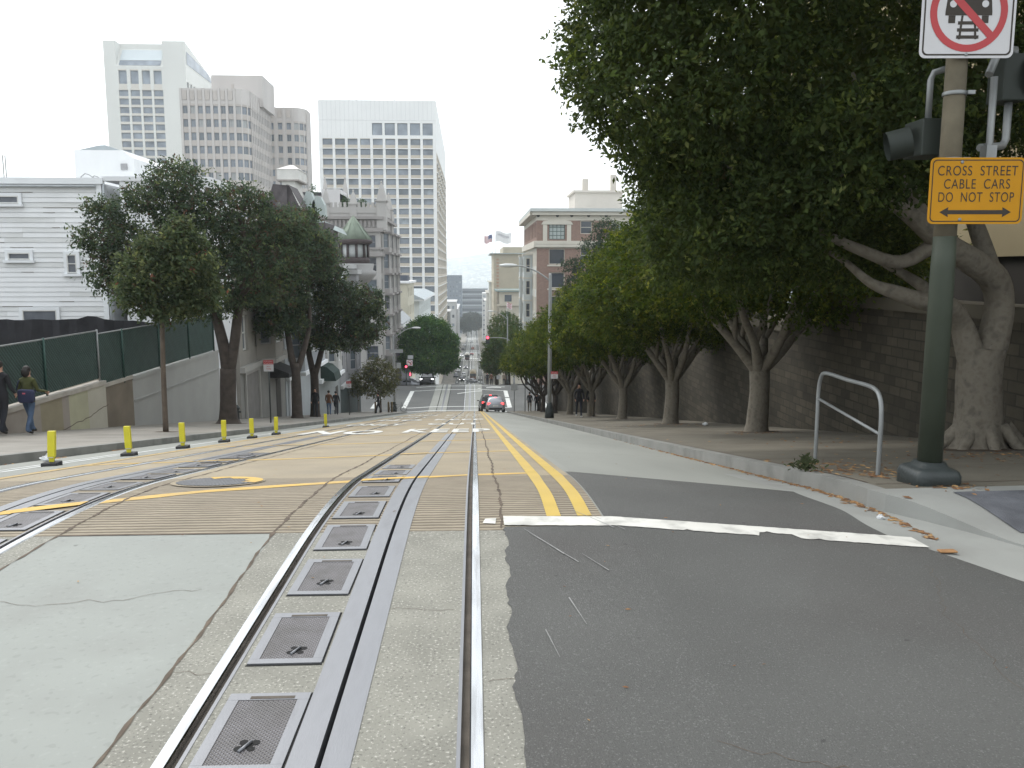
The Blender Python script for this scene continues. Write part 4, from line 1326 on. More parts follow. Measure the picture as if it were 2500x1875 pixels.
# right-hand row beyond the brick building
b = block('small_classical_building', 'small cream building with green cornice, square window and arched entrance', 8.9, 18.5, 300, 330, at(1240, 712, 300).z, [M('warm_cream', (.50, .46, .38), .85, .05, .4), M('green_copper', (.20, .27, .26), .7, .1, 1)], 0, 0, 6, 4, 1, cornice=1.2)
qa, qb = at(1232, 720, 300), at(1249, 736, 300)
pm = MB(); pm.box(qa.x, qb.x, 299.85, 299.95, qb.z, qa.z); b.part('window', pm, glass)
pm = MB(); pm.box(8.0, 18.5, 299.0, 299.95, at(0, 749, 300).z, at(0, 745, 300).z); pm.box(8.4, 16, 299.4, 299.96, at(0, 714, 300).z, at(0, 709, 300).z)
b.part('string_course', pm, M('warm_cream', (.6, .56, .47)))
qa, qb = at(1232, 775, 300), at(1247, 775, 300); rr = (qb.x - qa.x) / 2
pm = MB(); zc_ = at(1240, 768, 300).z
pm.prism([((qa.x + qb.x) / 2 + rr * cos(t), zc_ + rr * sin(t)) for t in [pi * i / 10 for i in range(11)]] + [(qa.x, zc_ - 3), (qb.x, zc_ - 3)], 299.8, 299.9); b.part('arched_door', pm, glass)
b.done()
b = block('cream_hotel', 'tall cream hotel wall with projecting cornice and rooftop flags', 8.7, 27, 372, 420, at(1203, 620, 372).z, [M('hotel_cream', (.43, .385, .295), .85, .05, .3), M('hotel_cornice', (.42, .46, .45), .8, .05, .5)], 0, 0, 10, 12, 1, cornice=1.6)
pm = MB(); pm.box(at(1228, 610, 376).x, 27, 376, 420, at(1203, 620, 372).z, at(1240, 603, 376).z); b.part('roof_house', pm, M('hotel_cream', (.6, .54, .43)))
pm = MB()
for i in range(15):
    z = at(1215, 636 + 8 * i, 372).z
    pm.box(at(1212, 640, 372).x, at(1218, 640, 372).x, 371.9, 371.98, z, z + .8)
b.part('painted_sign', pm, M('faded_red_lettering', (.42, .27, .2), .9, .1, 1))
b.done()
for nm, lab, y0, y1, py, pxl, mt, cs, rs in (('olive_stone_building', 'olive stone building with balconies right of the far street', 440, 500, 690, 1187, M('far_olive', (.36, .35, .30), .85, .05, .2), 10, 10),
                                          ('brown_stone_building', 'brown stone building low on the right of the far street', 530, 600, 716, 1182, fy, 12, 8),
                                          ('pale_stone_building', 'pale stone building farthest along the right side of the street', 640, 690, 735, 1180, M('far_pale', (.5, .49, .46), .85, .05, .2), 8, 6)):
    block(nm, lab, 8.7, 20, y0, y1, at(pxl, py, y0).z, [mt, mt], 3, rs, cs, rs, 1, 1.5, 2.0, 1.0).done()

# flags on the hotel roof
def flag(name, label, x, y, z0, z1, w_, h_, d_, bands, txt=None, pole_m=None):
    r_ = empty(name, label, 'flag', (x, y, z0))
    p = MB(); p.tube([(0, 0, 0), (0, 0, z1 - z0)], [.11, .07], 6); p.build('pole', M('flag_pole', (.7, .7, .7), .5), r_)
    f = MB(); N_ = 12; top = z1 - z0 - .3

    def S(s_, t): return (d_ * w_ * s_, .5 * sin(s_ * 6), top - h_ * t + .10 * h_ * sin(s_ * 7) - .16 * h_ * s_)
    nb = len(bands)
    for i in range(N_):
        for j in range(nb):
            mi = bands[j] if not (bands[0] == 1 and nb == 13 and i < N_ * .42 and j < 7) else 2
            pts = [S(i / N_, (j + 1) / nb), S((i + 1) / N_, (j + 1) / nb), S((i + 1) / N_, j / nb), S(i / N_, j / nb)]
            f.quad(*pts, mi=mi)
    f.build('cloth', [M('flag_white', (.75, .75, .76), .8), M('flag_red', (.45, .10, .12), .8), M('flag_blue', (.12, .14, .25), .8)], r_)
    if txt:
        V, Fc = text_mesh(txt, h_ * .3)
        t = MB(); t.v = [(d_ * w_ * .5 + v[0], .5 * sin((.5 + v[0] / w_) * 6) - .15, top - h_ * .48 + v[1] + .10 * h_ * sin((.5 + v[0] / w_) * 7) - .16 * h_ * (.5 + v[0] / w_)) for v in V]
        t.f = Fc; t.m = [0] * len(Fc); t.build('lettering', M('flag_ink', (.22, .22, .26), .8), r_)
    return r_


zh = at(1203, 618, 372).z
q = at(1202, 572, 378); flag('flag', 'red white and blue striped flag blowing left on the hotel roof', q.x, 378, zh, q.z, 3.6, 3.2, -1, [1, 0] * 6 + [1])
q = at(1209.5, 563, 378); flag('flag', 'big white flag with grey lettering blowing right on the hotel roof', q.x, 378, zh, q.z, 7.0, 4.6, 1, [0], 'WESTIN')
q = at(1237.5, 737, 296); r_ = flag('flag', 'small faded striped flag on a tall pole before the arched entrance', q.x, 296, zp(296), q.z, 1.8, 2.0, 1, [1, 0] * 3)

# ------------------------------------------------------------------ left side: fence, wall, houses
lw = Bld('retaining_wall', 'low retaining wall in painted patches of tan, yellow, brown and grey below the fence', 'wall', (WL, 24, zp(24)), [M('wall_pinkish', (.30, .265, .23), .9, .1, 1.5, dirt=.4, dcol=(.2, .17, .15), dscale=1.2), M('wall_olive', (.27, .235, .16), .9, .1, 1.5, dirt=.3, dscale=1.2), M('wall_pale_yellow', (.40, .385, .27), .85, .06, 1.5, dirt=.25, dscale=1), M('wall_cream', (.41, .385, .32), .85, .06, 1.5), M('wall_brown', (.175, .145, .11), .9, .15, 1.5), M('wall_grey', (.33, .33, .315), .85, .06, 1), M('wall_cap', (.37, .34, .30), .9, .15, 2)])
for y0, y1, zt_, mi, xo in ((14, 22.9, -1.8, 0, 0), (22.9, 24.1, -1.8, 1, 0), (24.1, 24.5, -1.8, 0, 0), (24.5, 25.7, -1.82, 2, .0), (25.7, 26.95, -1.82, 3, 0), (26.95, 29.35, -1.95, 4, -.12), (29.35, 39.2, -2.0, 5, -.12)):
    X = WL + xo
    lw.w.quad((X, y0, zp(y0) - .3), (X, y1, zp(y1) - .3), (X, y1, zt_), (X, y0, zt_), mi=mi)
    lw.w.box(X - .3, X + .035, y0, y1, zt_, zt_ + .12, mi=6 if mi != 5 else 5)
    lw.w.quad((X, y1, zp(y1) - .3), (X - .3, y1, zp(y1) - .3), (X - .3, y1, zt_), (X, y1, zt_), mi=mi)
    lw.w.quad((X, y0, zp(y0) - .3), (X - .3, y0, zp(y0) - .3), (X - .3, y0, zt_), (X, y0, zt_), mi=mi)
ckm = MB()
rgk = random.Random(3)
pts = [(24.0, -2.75)]
while pts[-1][0] < 27: pts.append((pts[-1][0] + .18, pts[-1][1] + rgk.uniform(-.02, .055)))
for (a_, za), (b_, zb2) in zip(pts, pts[1:]):
    ckm.quad((WL + .006, a_, za - .012), (WL + .006, b_, zb2 - .012), (WL + .006, b_, zb2 + .012), (WL + .006, a_, za + .012))
lw.part('crack', ckm, dark_gap)
sc2 = MB(); sc2.box(WL - .13, WL - .075, 29.4, 39.1, -2.75, -2.70); lw.part('ledge', sc2, M('wall_grey', (.3, .3, .3)))
lw.done()

green_slat = pattern_mat('green_slats', 'DIAGONAL', (.012, .028, .023), (.045, .082, .070), 5.0, .6, .3, .5, rot=(0, 0, 0), lo=.3, hi=.75, extra=.3)
galv = M('galvanised', (.27, .28, .28), .5, .1, 5, metal=.5)
for y0, y1, z0, z1, lab in ((17, 26.85, -1.68, -.12, 'green slatted chain-link fence nearest the walking woman, sloping view'), (26.9, 38.6, -1.88, -.22, 'darker green slatted chain-link fence above the grey wall patch')):
    fr = empty('chain_link_fence', lab, 'fence', (WL - .15, y0, z0), group='green slatted fences on the retaining wall')
    p = MB(); p.box(-.02, .0, 0, y1 - y0, .05, z1 - z0 - .03); p.build('slat_panel', green_slat, fr)
    wr = MB()
    hh = z1 - z0
    nn = int((y1 - y0) / .16)
    for i in range(nn):
        yy_ = (i + .5) * (y1 - y0) / nn
        for sg_ in (1, -1):
            ye_ = yy_ + sg_ * hh
            zz1 = hh - .03
            if not 0 <= ye_ <= y1 - y0:
                lim = (y1 - y0 if sg_ > 0 else 0); zz1 = .05 + abs(lim - yy_) / hh * (hh - .08); ye_ = lim
            wr.quad((.012, yy_ - .006, .05), (.012, yy_ + .006, .05), (.012, ye_ + .006, zz1), (.012, ye_ - .006, zz1))
    wr.build('wire_mesh', M('green_wire', (.03, .075, .062), .5, .2, 3), fr)
    p = MB(); p.tube([(.02, 0, z1 - z0), (.02, y1 - y0, z1 - z0)], .02, 6); p.build('top_rail', galv, fr)
    yy_ = y1
    while yy_ > y0 - .1:
        p = MB(); p.tube([(.03, yy_ - y0, -.12), (.03, yy_ - y0, z1 - z0 + .04)], .032, 8); p.build('fence_post', galv if yy_ == y1 and y1 < 30 else MATS['green_wire'], fr); yy_ -= 3.3

tarp = empty('tarp_screen', 'black fabric screen with a peaked wavy top strung across the empty lot', 'fabric screen', (-17, 34, -2))
b = MB()
xs = [-30 + .35 * i for i in range(51)]
tz = lambda x: -.17 + .17 * math.exp(-((x + 15.2) / .35) ** 2) - .12 * max(0, min(1, (x + 14.6) / 2)) + .02 * sin(x * 5)
for x, x2 in zip(xs, xs[1:]):
    f_ = lambda q: 34 + .06 * sin(q * 4)
    b.quad((x, f_(x), -2.6), (x2, f_(x2), -2.6), (x2, f_(x2) + .05 * sin(x2 * 7), tz(x2)), (x, f_(x) + .05 * sin(x * 7), tz(x)))
b.build('fabric', M('black_fabric', (.022, .022, .026), .9, .3, 2, .3, 8), tarp, off=(-17, 34, -2))
b = MB()
for x in (-24, -20, -16, -13.2): b.tube([(x, 34.12, -2.6), (x, 34.12, -.25)], .03, 6)
b.build('post', galv, tarp, off=(-17, 34, -2))
lotg = MB(); lotg.quad((-60, 14, -2.1), (WL - .25, 14, -2.1), (WL - .25, 39.4, -2.1), (-60, 39.4, -2.1)); tag(lotg.build('lot_ground', M('lot_soil', (.13, .11, .085), .95, .3, 1, .4, 6)), 'raised bare earth of the empty lot behind the fence', 'ground', kind='structure')

# white clapboard house
YH = 39.5
H_ = Bld('clapboard_house', 'white clapboard house wall with small windows behind the empty lot', 'house', (-17, YH, -3), [white_w, M('white_trim', (.76, .78, .80), .7, .04, 1), M('light_well', (.30, .33, .36), .85, .1, .5)])
xl, xr = -34, -16.95
rgh = random.Random(5)
zz = -3.2
ztp = 5.6
H_.mats.append(M('weathered_board', (.66, .67, .67), .85, .08, 1.2, dirt=.5, dcol=(.5, .5, .48), dscale=1.5, stretch=(.3, 1, 2))); H_.mats.append(dark_gap)
while zz < ztp - .05:
    z2 = min(zz + .222, ztp)
    cuts = [xl] + sorted(rgh.uniform(xl, xr) for _ in range(3)) + [xr]
    for ca, cb in zip(cuts, cuts[1:]):
        m_ = 3 if rgh.random() < .3 else 0; d0, d1 = rgh.uniform(-.006, .006), rgh.uniform(-.008, .008)
        H_.w.quad((ca, YH - .038, zz + d0), (cb, YH - .038, zz + d1), (cb, YH - .006, z2), (ca, YH - .006, z2), mi=m_); H_.w.quad((ca, YH, zz + d0), (cb, YH, zz + d1), (cb, YH - .038, zz + d1), (ca, YH - .038, zz + d0), mi=m_)
        if rgh.random() < .5:
            a_ = rgh.uniform(ca, cb); b_ = min(cb, a_ + rgh.uniform(.4, 2.2)); H_.w.quad((a_, YH - .0395, zz - .012), (b_, YH - .0395, zz - .016), (b_, YH - .0395, zz + .006), (a_, YH - .0395, zz + .004), mi=4)
    zz = z2
H_.box(xl, xr, YH, YH + 14, -6, ztp + .1)
H_.box(xr - .02, xr + .2, YH - .07, YH + .5, -3.2, ztp, mi=1)
H_.box(xl, xr + .3, YH - .16, YH + .1, ztp, ztp + .28, mi=1)
for px0, px1, py0, py1, ny in ((-26, 47, 478, 497, 1), (20, 75, 617, 634, 1), (163, 190, 621, 667, 2), (55, 142, 757, 800, 1)):
    a_, b_ = at(px0, py0, YH - .05), at(px1, py1, YH - .05)
    wd, hg = b_.x - a_.x, a_.z - b_.z
    wdt = win_data(wd, hg, 1, ny, .05); o = wdt.build('window', [M('house_glass', (.13, .14, .16), .25, .2, 2), white_fr], H_.root); o.location = Vector(((a_.x + b_.x) / 2, YH - .06, b_.z)) - H_.loc
    t = MB(); e = .13
    t.box(a_.x - e, a_.x, YH - .12, YH - .04, b_.z - .02, a_.z + e); t.box(b_.x, b_.x + e, YH - .12, YH - .04, b_.z - .02, a_.z + e); t.box(a_.x, b_.x, YH - .12, YH - .04, a_.z, a_.z + e)
    t.box(a_.x - e - .06, b_.x + e + .06, YH - .2, YH - .04, b_.z - .14, b_.z - .02)
    H_.part('window_trim', t, H_.mats[1])
dp = MB(); dp.tube([(xr + .28, YH - .02, -3), (xr + .28, YH - .02, ztp)], .05, 8); dp.tube([(xl, YH - .18, ztp - .1), (xr, YH - .18, ztp - .1)], .05, 6); H_.part('downpipe', dp, M('grey_pipe', (.45, .48, .5), .6))
rb = MB()
q0, q1 = at(193, 434, YH + 3), at(232, 434, YH + 3)
for yy_ in (YH + 3, YH + 4):
    rb.tube([(q0.x, yy_, ztp), (q0.x + .1, yy_, ztp + .65), (q0.x + .3, yy_, ztp + .8), (q1.x - .3, yy_, ztp + .75), (q1.x - .05, yy_, ztp + .6), (q1.x, yy_, ztp)], .025, 6)
for px in (9, 15, 57, 70): q = at(px, 420, YH + 5); rb.tube([(q.x, YH + 5, ztp), (q.x - (.25 if px == 70 else 0), YH + 5, ztp + (.8 if px > 20 else 1.9))], .03, 5)
H_.part('roof_rail', rb, galv)
H_.done()
W_ = Bld('white_stucco_house', 'plain white stucco wall beside the clapboard house, behind the trees', 'house', (-13.5, YH, -5.4), [M('white_stucco', (.72, .73, .75), .85, .04, .5), M('light_well', (.3, .33, .36))])
W_.box(-16.7, -15.95, YH + 2, YH + 12, -6, 5.6, mi=1)
W_.box(-15.95, -11.9, YH, YH + 3, -6, 5.75); W_.box(-16.7, -11.9, YH - .06, YH + 3, 5.75, 5.95)
W_.done()
q0, q1, q2 = at(182, 395, 58), at(182, 366, 58), at(325, 440, 58)
B_ = Bld('hip_roof_block', 'white rooftop block with a low hipped roof behind the clapboard house', 'building', (q0.x, 58, q2.z - 6), [white_w, M('pale_roof', (.55, .6, .62))])
xa, xb, xm_ = at(182, 395, 58).x, at(327, 395, 58).x, at(300, 370, 58).x
B_.box(xa, xm_, 58, 70, q2.z - 8, at(240, 366, 58).z); 
B_.w.prism([(xm_, q2.z - 8), (xb, q2.z - 8), (xb, at(327, 386, 58).z), (xm_, at(300, 368, 58).z)], 58, 70)
B_.w.prism([(xa + .3, q1.z), (xm_ - .2, q1.z), (at(257, 357, 58).x, at(257, 354, 58).z), (at(240, 357, 58).x, at(240, 355, 58).z)], 58, 70, mi=1)
v_ = MB(); q = at(304, 415, 58); v_.box(q.x - .2, q.x + .2, 57.9, 57.98, q.z, q.z + .4); B_.part('vent', v_, grey_fr)
B_.done()

# street houses on the left
gh = M('grey_tan_paint', (.28, .265, .24), .85, .1, .8, dirt=.3, dscale=.6)
wmH = [(glass, grey_fr), (glass_mid, white_fr), (blind, white_fr)]


def house(name, label, y0, y1, hgt, mats, garage=True, bays=1, rows=3, base_h=3.3):
    zb = zp(y1) - .3
    z1 = zp(y0) + hgt
    b = Bld(name, label, 'house', (WL, y0, zp(y0)), mats)
    zf = zp((y0 + y1) / 2) + base_h
    W = y1 - y0
    b.face((WL, y0), (0, 1), W, zf, z1, max(3, int(W / 2.2)), rows, 1.0, 1.8, .25, .2, 0, None, (1, 2, .08), wmH)
    b.face((WL, y0), (0, 1), W, zb, zf, mi=1)
    b.face((WL - 14, y0), (1, 0), 14, zb, z1, 5, rows + 1, 1.1, 1.7, .3, .2, 0, None, (1, 2, .08), wmH, lambda c, r: r == 0)
    b.w.quad((WL, y1, zb), (WL - 14, y1, zb), (WL - 14, y1, z1), (WL, y1, z1)); b.w.quad((WL - 14, y0, z1), (WL, y0, z1), (WL, y1, z1), (WL - 14, y1, z1))
    b.box(WL - 14, WL + .5, y0, y1, z1 + .01, z1 + .4, mi=2); b.box(WL + .003, WL + .3, y0, y1, z1 - .5, z1, mi=2)
    b.box(WL + .003, WL + .25, y0, y1, zf - .15, zf + .15, mi=2)
    for i in range(bays):
        ym = y0 + W * (i + .5) / bays
        for u, p, Lb in (((1, .7), (WL, ym - 1.5), 1.04), ((0, 1), (WL + .85, ym - .905), 1.81), ((-1, .7), (WL + .85, ym + .905), 1.04)):
            b.face(p, u, Lb, zf + .2, z1 - .5, 1, rows, .62 if Lb < 1.5 else 1.25, 1.8, .25, .15, 0, None, (1, 2, .07), wmH)
        b.box(WL + .01, WL + 1.0, ym - 1.4, ym + 1.4, zf - .02, zf + .22, mi=2); b.box(WL + .01, WL + 1.05, ym - 1.45, ym + 1.45, z1 - .5, z1 - .1, mi=2)
    d = MB()
    ya = y0 + .8
    if garage:
        d.box(WL + .005, WL + .02, ya, ya + 2.6, zp(ya + 2.6), zp(ya) + 2.3); d.box(WL + .02, WL + .12, ya - .15, ya, zp(ya + 2) - .3, zp(ya) + 2.5, 1); d.box(WL + .02, WL + .12, ya + 2.6, ya + 2.75, zp(ya + 2.9), zp(ya) + 2.5, 1)
        d.box(WL + .02, WL + .12, ya, ya + 2.6, zp(ya) + 2.3, zp(ya) + 2.5, 1)
        b.part('garage_door', d, [M('garage_paint', (.22, .21, .2), .8, .1, 2), mats[2]])
    d = MB(); yd = y1 - 2.4
    d.box(WL + .005, WL + .03, yd, yd + 1.1, zp(yd + 1.1), zp(yd) + 2.3); b.part('door', d, M('dark_door', (.05, .045, .04), .7, .1, 2))
    return b


white_tr = M('white_trim', (.76, .78, .8))
b = house('grey_bay_house', 'grey tan house with garage and dark awning next to the empty lot', 42.2, 52, 9.6, [gh, M('grey_base', (.24, .235, .22), .85, .1, 1), M('stone_sill', (.36, .35, .33), .85, .08, 1)], True, 1, 2)
aw = MB(); aw.prism([(0, 0), (1.1, -.45), (1.1, -.7), (0, -.7)], 0, 2.4)
aw.v = [(WL + x, 48.2 + y, zp(48) + 3.0 + z) for x, y, z in aw.v]; b.part('awning', aw, M('black_awning', (.03, .03, .032), .8, .2, 2)); b.done()
b = house('pale_blue_house', 'pale blue grey bay windowed house with white sills in mid row', 52.2, 63, 9.8, [M('pale_blue_paint', (.34, .36, .38), .8, .06, .8), M('pale_blue_base', (.36, .385, .40), .8, .06, .8), white_tr], True, 2, 2); b.done()
b = house('white_bay_house', 'white grey bay house with a curved green awning before the turret corner', 63.2, 73, 10.2, [M('off_white_paint', (.42, .42, .41), .8, .06, .8), M('grey_green_base', (.26, .28, .28), .8, .08, .8), white_tr], False, 1, 2)
aw = MB(); aw.prism([(0, .9), (.5, .75), (1.0, .3), (1.15, -.3), (0, -.3)], 0, 2.6); aw.v = [(WL + x, 64 + y, zp(64) + 2.9 + z) for x, y, z in aw.v]; b.part('awning', aw, M('green_awning', (.02, .04, .035), .8, .2, 2)); b.done()
b = house('turret_house', 'corner house with dark green base under the copper turret', 73.2, 86, 12.6, [M('slate_paint', (.25, .25, .26), .85, .08, .8), M('dark_green_base', (.035, .05, .05), .7, .15, 1), M('grey_trim', (.4, .4, .4), .8, .06, 1)], False, 1, 3)
qA, qE, qW, qB, qC = at(857, 526, 83), at(865, 585, 83), at(865, 628, 83), at(865, 646, 83), at(865, 672, 83)
tx, ty = qA.x + .12, 83.5
tr_ = MB(); k = 10
R_ = 1.62
tr_.lathe([(R_ + .15, qE.z), (R_ * .62, qE.z + (qA.z - qE.z) * .42), (R_ * .25, qE.z + (qA.z - qE.z) * .8), (.05, qA.z)], k, (tx, ty, 0), 0)
for j in range(k):
    a_ = 2 * pi * (j) / k
    tr_.tube([(tx + (R_ + .16) * cos(a_), ty + (R_ + .16) * sin(a_), qE.z + .02), (tx + R_ * .64 * cos(a_), ty + R_ * .64 * sin(a_), qE.z + (qA.z - qE.z) * .42 + .02), (tx, ty, qA.z + .03)], .035, 4)
o = b.part('turret_roof', tr_, M('green_copper_roof', (.20, .24, .19), .7, .15, 1.5, dirt=.5, dcol=(.14, .165, .13), dscale=1))
tr_ = MB()
tr_.lathe([(R_ - .15, qE.z), (R_ + .2, qE.z), (R_ + .2, qE.z - .3), (R_ - .1, qE.z - .45)], k, (tx, ty, 0), 1)
tr_.lathe([(R_ - .35, qE.z - .4), (R_ - .35, qW.z - .1)], k, (tx, ty, 0), 2)
for j in range(k):
    a_ = 2 * pi * (j + .5) / k
    tr_.tube([(tx + (R_ - .25) * cos(2 * pi * j / k), ty + (R_ - .25) * sin(2 * pi * j / k), qW.z - .1), (tx + (R_ - .25) * cos(2 * pi * j / k), ty + (R_ - .25) * sin(2 * pi * j / k), qE.z - .4)], .13, 5, 1)
tr_.lathe([(R_ - .2, qW.z), (R_ - .1, qW.z - .15), (R_ - .1, qB.z)], k, (tx, ty, 0), 1)
tr_.lathe([(R_ + .25, qB.z + .1), (R_ + .3, qB.z), (R_ + .2, qC.z + .5), (R_ + .6, qC.z + .35), (R_ + .5, qC.z), (R_ * .7, qC.z - 1.0)], k, (tx, ty, 0), 0)
b.part('turret', tr_, [M('grey_stucco', (.32, .315, .31), .85, .08, 1), M('turret_brown', (.065, .05, .05), .7, .15, 2), M('turret_glass', (.45, .47, .47), .3, .15, 1)])
b.done()
# dark dormer house behind
S_ = Bld('dormer_house', 'brown shingled house with a steep pointed dormer and pale patched roof edge', 'house', (-13, 66, zp(66)), [M('dark_shingle', (.085, .075, .078), .9, .2, 2), M('pale_patina', (.40, .45, .44), .7, .1, 1)])
y_ = 66
p1, p2, p3, p4 = at(664, 500, y_), at(706, 453, y_), at(735, 512, y_), at(700, 455, y_)
S_.w.quad((p1.x - 1, y_, p1.z - 3), (p3.x, y_, p1.z - 3), (p3.x, y_, p3.z), (p2.x, y_, p2.z), (p2.x - .2, y_, p2.z))
S_.w.quad((p1.x - 1.2, y_ - 2, p1.z - .6), (p2.x - .1, y_ - .3, p2.z + .05), (p2.x - .1, y_ + 3, p2.z + .05), (p1.x - 1.2, y_ + 3, p1.z - .6))
S_.w.quad((p1.x - 1.0, y_ - 1.2, p1.z - 3), (p2.x - .12, y_ - .25, p2.z - 3), (p2.x - .12, y_ - .25, p2.z), (p1.x + .4, y_ - 1.2, p2.z))
S_.w.quad((p2.x, y_ - .3, p2.z + .04), (p3.x + .3, y_ - .3, p3.z - .2), (p3.x + .3, y_ + 3, p3.z - .2), (p2.x, y_ + 3, p2.z + .04))
dm = MB()
e0, e1 = at(735, 515, 66), at(838, 560, 73)
dm.quad((e0.x, 66, e0.z), (e1.x, 73, e1.z), (e1.x + .3, 73.2, e1.z - .5), (e0.x + .3, 66, e0.z - .55))
dm.quad((e0.x, 66, e0.z), (e1.x, 73, e1.z), (e1.x - 3, 73, e1.z + .3), (e0.x - 3, 66, e0.z + .3))
for px, py in ((755, 470), (778, 482)):
    q = at(px, py, 69); zl = at(px, 520, 69).z
    dm.prism([(q.x - .55, zl), (q.x + .55, zl - .3), (q.x + .5, zl + (q.z - zl) * .5), (q.x + .2, q.z), (q.x - .15, q.z + .1), (q.x - .45, zl + (q.z - zl) * .6)], 68.6, 69.6)
S_.part('roof_edge', dm, S_.mats[1])
S_.box(p1.x - 1, at(820, 560, 72).x, 67, 73, -6, at(780, 548, 70).z)
S_.done()
# water tank house on the skyline
q0, q1, q2 = at(676, 455, 100), at(738, 455, 100), at(676, 410, 100)
N_ = Bld('roof_tank_house', 'white wooden tank house with a pyramid cap above the dark dormer', 'building', (q0.x, 100, q0.z - 12), [M('tank_white', (.62, .61, .58), .85, .08, 1), M('tank_shadow_trim', (.34, .31, .29), .85, .1, 1)])  # trim: darker grey-brown band round the foot of the tank
xa, xb = at(677, 432, 100).x, at(728, 432, 100).x
ztt, zmm = at(700, 413, 100).z, at(700, 438, 100).z
N_.box(xa, xb, 100, 105, zmm, ztt); N_.box(xa - .1, xb + .1, 99.9, 105.1, zmm - .15, zmm, mi=1)
N_.w.rings([[(xa - .1, 99.9, ztt), (xb + .1, 99.9, ztt), (xb + .1, 105.1, ztt), (xa - .1, 105.1, ztt)], [((xa + xb) / 2 - .2, 102.4, at(702, 402, 102).z)] * 2 + [((xa + xb) / 2 + .2, 102.6, at(702, 402, 102).z)] * 2], smooth=False)
N_.box(xa + .4, xb - .5, 100.4, 104.6, -8, zmm - .15)
N_.done()

# ------------------------------------------------------------------ right side: stone wall and building above it
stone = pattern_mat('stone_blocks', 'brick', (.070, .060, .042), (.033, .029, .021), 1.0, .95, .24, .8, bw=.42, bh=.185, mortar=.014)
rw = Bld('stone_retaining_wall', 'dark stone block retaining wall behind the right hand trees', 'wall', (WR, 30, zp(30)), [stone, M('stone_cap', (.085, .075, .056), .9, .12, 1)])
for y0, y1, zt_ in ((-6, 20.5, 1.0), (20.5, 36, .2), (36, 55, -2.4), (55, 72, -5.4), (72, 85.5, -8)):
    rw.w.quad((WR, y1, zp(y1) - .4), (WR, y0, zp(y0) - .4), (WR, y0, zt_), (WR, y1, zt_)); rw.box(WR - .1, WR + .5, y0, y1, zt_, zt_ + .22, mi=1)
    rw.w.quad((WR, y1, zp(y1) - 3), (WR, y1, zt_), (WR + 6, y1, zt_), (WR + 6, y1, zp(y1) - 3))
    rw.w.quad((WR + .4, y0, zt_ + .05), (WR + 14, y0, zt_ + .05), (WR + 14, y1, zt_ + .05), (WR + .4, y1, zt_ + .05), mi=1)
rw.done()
cl = Bld('club_building', 'tan building with pale blinds above the stone wall, glimpsed through the big tree', 'building', (12, 12, 1), [M('club_tan', (.34, .28, .17), .85, .08, .5), M('club_dark', (.04, .035, .03), .8, .1, 1)])
cl.box(11.5, 30, 4, 34, 1.0, 2.05, mi=1); cl.box(11.4, 30, 4, 34, 2.05, 4.6); cl.box(11.3, 30, 3.9, 34, 4.6, 4.9)
cl.face((11.5, 34), (0, -1), 30, 4.9, 13, 8, 2, 1.4, 2.6, .25, .2, 0, None, (3, 1, .1), (M('pale_blind', (.6, .58, .52), .8, .05, 1), dark_fr))
cl.face((11.5, 4), (1, 0), 18, 4.9, 13, 5, 2, 1.6, 2.6, .25, .2, 0, None, (3, 1, .1), (MATS['pale_blind'], dark_fr))
cl.done()

# ------------------------------------------------------------------ trees
bark_grey = M('grey_fig_bark', (.185, .165, .132), .9, .38, 7, .9, 22, dirt=.75, dcol=(.085, .072, .055), dscale=7, spots=(13, .3, .75))
bark_dark = M('dark_bark', (.065, .052, .044), .95, .3, 4, .6, 14)
bark_pale = M('slim_bark', (.115, .09, .07), .95, .2, 5, .4, 14)


def smooth_path(pts, rad, n=4):
    P = [Vector(p) for p in pts]; o, r = [], []
    for i in range(len(P) - 1):
        p0, p1, p2, p3 = P[max(i - 1, 0)], P[i], P[i + 1], P[min(i + 2, len(P) - 1)]
        for j in range(n):
            t = j / n
            o.append(.5 * ((2 * p1) + (p2 - p0) * t + (2 * p0 - 5 * p1 + 4 * p2 - p3) * t * t + (3 * p1 - p0 - 3 * p2 + p3) * t ** 3)); r.append(rad[i] + (rad[i + 1] - rad[i]) * t)
    o.append(P[-1]); r.append(rad[-1])
    return o, r


def tree(name, label, base, paths, lobes, ncl, per, size, cols, bark, group, seed, twig=.3, inner=600, flat=.8, droop=.15, shell=.16, rough_=.13, cat='tree', lumps=0):
    r_ = empty(name, label, cat, base, group=group)
    t = MB()
    B0 = Vector(base)
    for pts, rad in paths:
        p, r = smooth_path([Vector(q) - B0 for q in pts], rad)
        t.tube(p, r, 10)
    t.build('trunk', bark, r_)
    L_ = [(tuple(Vector(c) - B0), r) for c, r in lobes]
    crown_obj('crown', leaf_cloud(L_, ncl, per, size, seed, cols, twig, flat, inner, shell, droop, rough_, lumps), leafm, r_)
    return r_


FIG = [((.040, .060, .020), 5), ((.052, .074, .022), 3), ((.075, .098, .026), 1.3), ((.13, .15, .05), .35)]
